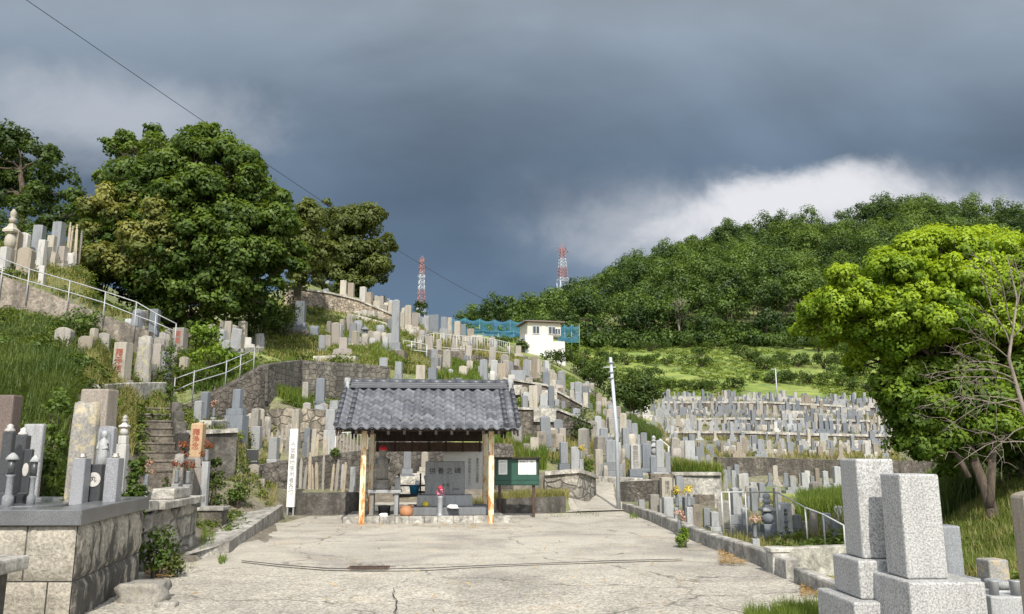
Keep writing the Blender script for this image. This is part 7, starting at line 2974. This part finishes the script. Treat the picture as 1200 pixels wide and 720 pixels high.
def build_grass():
    def many(name, label, m, zones, L, W, bend=.45, tint=.45):
        pts, Ls, Ws = [], [], []
        for z in zones:
            a, D, n = z[:3]
            q = patch(a, D, n)
            if name == 'dry_grass':
                q = [k for k in q if k[1] > 21.5 or k[0] > 3.4 or k[0] < -5.4]
            pts += q
            s = z[3] if len(z) > 3 else 1.0
            Ls += [L * s] * len(q)
            Ws += [W * (z[4] if len(z) > 4 else s)] * len(q)
        blades(name, pts, m, label, L=np.array(Ls), W=np.array(Ws), bend=bend, tint=tint)
    many('grass', 'bright tall grass on the terraces and planters', 'grass_green', [
        ((288, 362), (28.3, 31), 9000, .8, 1.2), ((352, 400), (29, 31), 1200, .6),
        ((788, 842), (28.4, 33), 7000, 1.0, 1.3), ((930, 1010), (23, 32), 14000, 1.6, 1.5), ((1000, 1090), (20, 30), 6000, 1.4, 1.4),
        ((862, 955), (6.9, 7.75), 6500, .52, .4), ((905, 950), (7.6, 8.1), 900, .36, .35),
        ((1085, 1260), (10.5, 17), 30000, .5, .8), ((600, 640), (28, 33), 3000, 1.0, 1.3), ((575, 612), (29, 34), 3500, 1.1, 1.3),
        ((510, 566), (35, 44), 6000, .8, 1.8), ((430, 470), (34, 44), 2500, .7, 1.6), ((700, 740), (47, 62), 3000, .8, 2.0), ((390, 425), (36, 48), 1800, .6, 1.8)], .62, .022)
    many('meadow_grass', 'short green grass of the middle slope', 'grass_green', [
        ((300, 480), (33.5, 50), 9000, .4, 1.9), ((480, 620), (47.3, 70), 7000, .5, 2.6), ((640, 720), (45, 80), 5000, .5, 2.6), ((205, 300), (25, 30), 6000, .6, 1.2), ((110, 215), (20, 23.6), 2500, .45, 1.1)], .6, .022, .5, .35)
    many('dry_grass', 'yellowed weeds among the graves', 'grass_dry', [
        ((590, 615), (28, 32), 1600, 1.0, 1.3), ((600, 665), (22.2, 24), 3500, .5, .8), ((540, 600), (22.6, 24.5), 900, .5, .8), ((95, 160), (16.5, 21), 5000, .7, 1.0), ((300, 480), (33.5, 50), 9000, .5, 1.8), ((480, 620), (47.3, 70), 6000, .6, 2.4), ((220, 330), (19.6, 24), 3000, .35, .8), ((60, 200), (20, 24), 3000, .6, .9), ((-40, 215), (24.4, 31), 5000, .5, 1.2), ((430, 600), (34, 45), 4000, .6, 1.6), ((486, 612), (47, 56), 6000, 1.0, 2.2), ((730, 800), (29, 40), 3000, .6, 1.2),
        ((790, 842), (28.5, 33), 2600, 1.15, 1.4), ((640, 700), (30, 36), 2500, .7, 1.3), ((770, 1050), (53, 62), 5000, .8, 2.6), ((770, 1050), (68, 72), 3000, .8, 3), ((780, 1060), (74, 102), 5000, .6, 3.2), ((840, 930), (16, 40), 4000, .45, 1.0), ((740, 860), (14, 24), 2500, .3, .6), ((1085, 1260), (10, 17), 9000, .6, .8), ((930, 1090), (20, 32), 5000, 1.0, 1.4)], .6, .022, .6)
    many('reeds', 'tall drooping reeds covering the far left bank', 'grass_reed', [((-90, 78), (12, 15.5), 26000, .7, 1.0), ((-90, 84), (15, 18.5), 17000, .6, 1.1), ((60, 130), (19.5, 22.5), 2200, .5, 1.0), ((-90, 60), (19, 23.6), 4500, .4, 1.1)], .95, .026, 1.0, .45)
    many('dark_grass', 'dense dark green grass beside the twin pillar grave', 'grass_reed', [((740, 772), (47, 53), 6000, 1.0, 1.8), ((720, 772), (53, 58), 2500, .9, 2.0), ((1085, 1140), (17, 24), 5000, 1, 1.2)], 1.1, .03, .4, .4)
    many('yard_weeds', 'small weeds in the joints of the yard and ramp', 'grass_green', [((268, 276), (11.9, 12.6), 160, .3, .5), ((215, 240), (11.2, 12), 160, .2, .4), ((640, 700), (20.5, 22), 250, .25, .5), ((735, 745), (20, 22.5), 300, .35, .5), ((246, 262), (13, 15), 250, .3, .5)], .6, .022, .6)
    # straw litter along the kerb and wall
    pts = patch((835, 915), (11.8, 14.2), 1500) + patch((925, 1000), (9.2, 10.6), 700) + patch((186, 216), (10.6, 11.8), 260)
    pts += patch((225, 860), (7.2, 20), 260) + patch((400, 600), (17.2, 18.4), 120)
    pts = [(x, y, max(z, .0) + .05) for x, y, z in pts if x < 3.42 or y < 10.8]
    n = len(pts)
    nn = np.tile([0, 0, 1.0], (n, 1)) + rng.normal(0, .25, (n, 3))
    o = quads('straw_litter', np.array(pts), nn, .10, .02, rng.uniform(.3, 1, n), 'leaf_straw')
    stuff(o, 'brown fallen leaves and straw along the kerb', 'leaf litter')


leafmat('leaf_straw', (.26, .16, .07), (.50, .36, .18))
build_grass()


def build_weeds():
    # broad leaved weeds mixed through the grass
    zones = (((-60, 215), (24.5, 34), 700, .36), ((330, 425), (27.8, 31.5), 200, .26), ((190, 320), (19.6, 24), 260, .22), ((430, 640), (33.5, 47), 420, .34), ((-90, 96), (12, 16), 520, .34), ((-90, 110), (16, 23.5), 700, .34), ((95, 210), (17, 23.5), 420, .26), ((205, 320), (24.8, 32), 380, .32),
             ((310, 480), (33.6, 50), 700, .34), ((480, 700), (36.5, 75), 800, .40), ((600, 700), (28, 36), 260, .26), ((700, 800), (28, 60), 420, .32),
             ((900, 1090), (15, 34), 520, .34), ((1085, 1260), (9.5, 20), 1300, .24), ((230, 300), (15, 20), 120, .16), ((770, 1060), (53, 102), 800, .34))
    pts, rad = [], []
    for a, D, n, r in zones:
        q = patch(a, D, n)
        pts += q
        rad += [r * random.uniform(.45, 1.2) for _ in q]
    pts, rad = np.array(pts), np.array(rad)
    keep = np.array([mnoise.noise(Vector((q[0] * .5, q[1] * .4, 7))) > -.15 for q in pts])
    pts, rad = pts[keep], rad[keep]
    k = 46
    d = sph(len(pts) * k)
    d[:, 2] = np.abs(d[:, 2])
    R_ = np.repeat(rad, k)[:, None]
    p = np.repeat(pts, k, 0) + d * R_ * rng.uniform(.3, 1, (len(d), 1)) + np.array([0, 0, .02])
    nn = d * .7 + np.array([0, 0, .7]) + rng.normal(0, .4, d.shape)
    tt = np.repeat(np.clip(rng.normal(.42, .28, len(pts)), 0, 1), k) + rng.normal(0, .06, len(d))
    L = np.repeat(np.clip(rad * .34, .05, .16), k)
    o = quads('weeds', p, nn, L, L * .6, np.clip(tt, 0, 1), 'leaf_weed')
    stuff(o, 'broad leaved weeds mixed through the grass of the slopes', 'weeds')


leafmat('leaf_weed', (.035, .068, .012), (.20, .25, .045), .35, .5)
build_weeds()

# every label that was given twice gets looked at while building
from collections import Counter
cn = Counter(o['label'] for o in bpy.data.objects if o.parent is None and 'label' in o.keys() and 'group' not in o.keys())
for k, v in cn.items():
    if v > 1:
        print('DUP LABEL', v, k)
for o in bpy.data.objects:
    if o.parent is None and 'label' in o.keys():
        w_ = len(str(o['label']).split())
        if w_ > 16 or w_ < 4:
            print('LABEL WORDS', w_, o['label'])
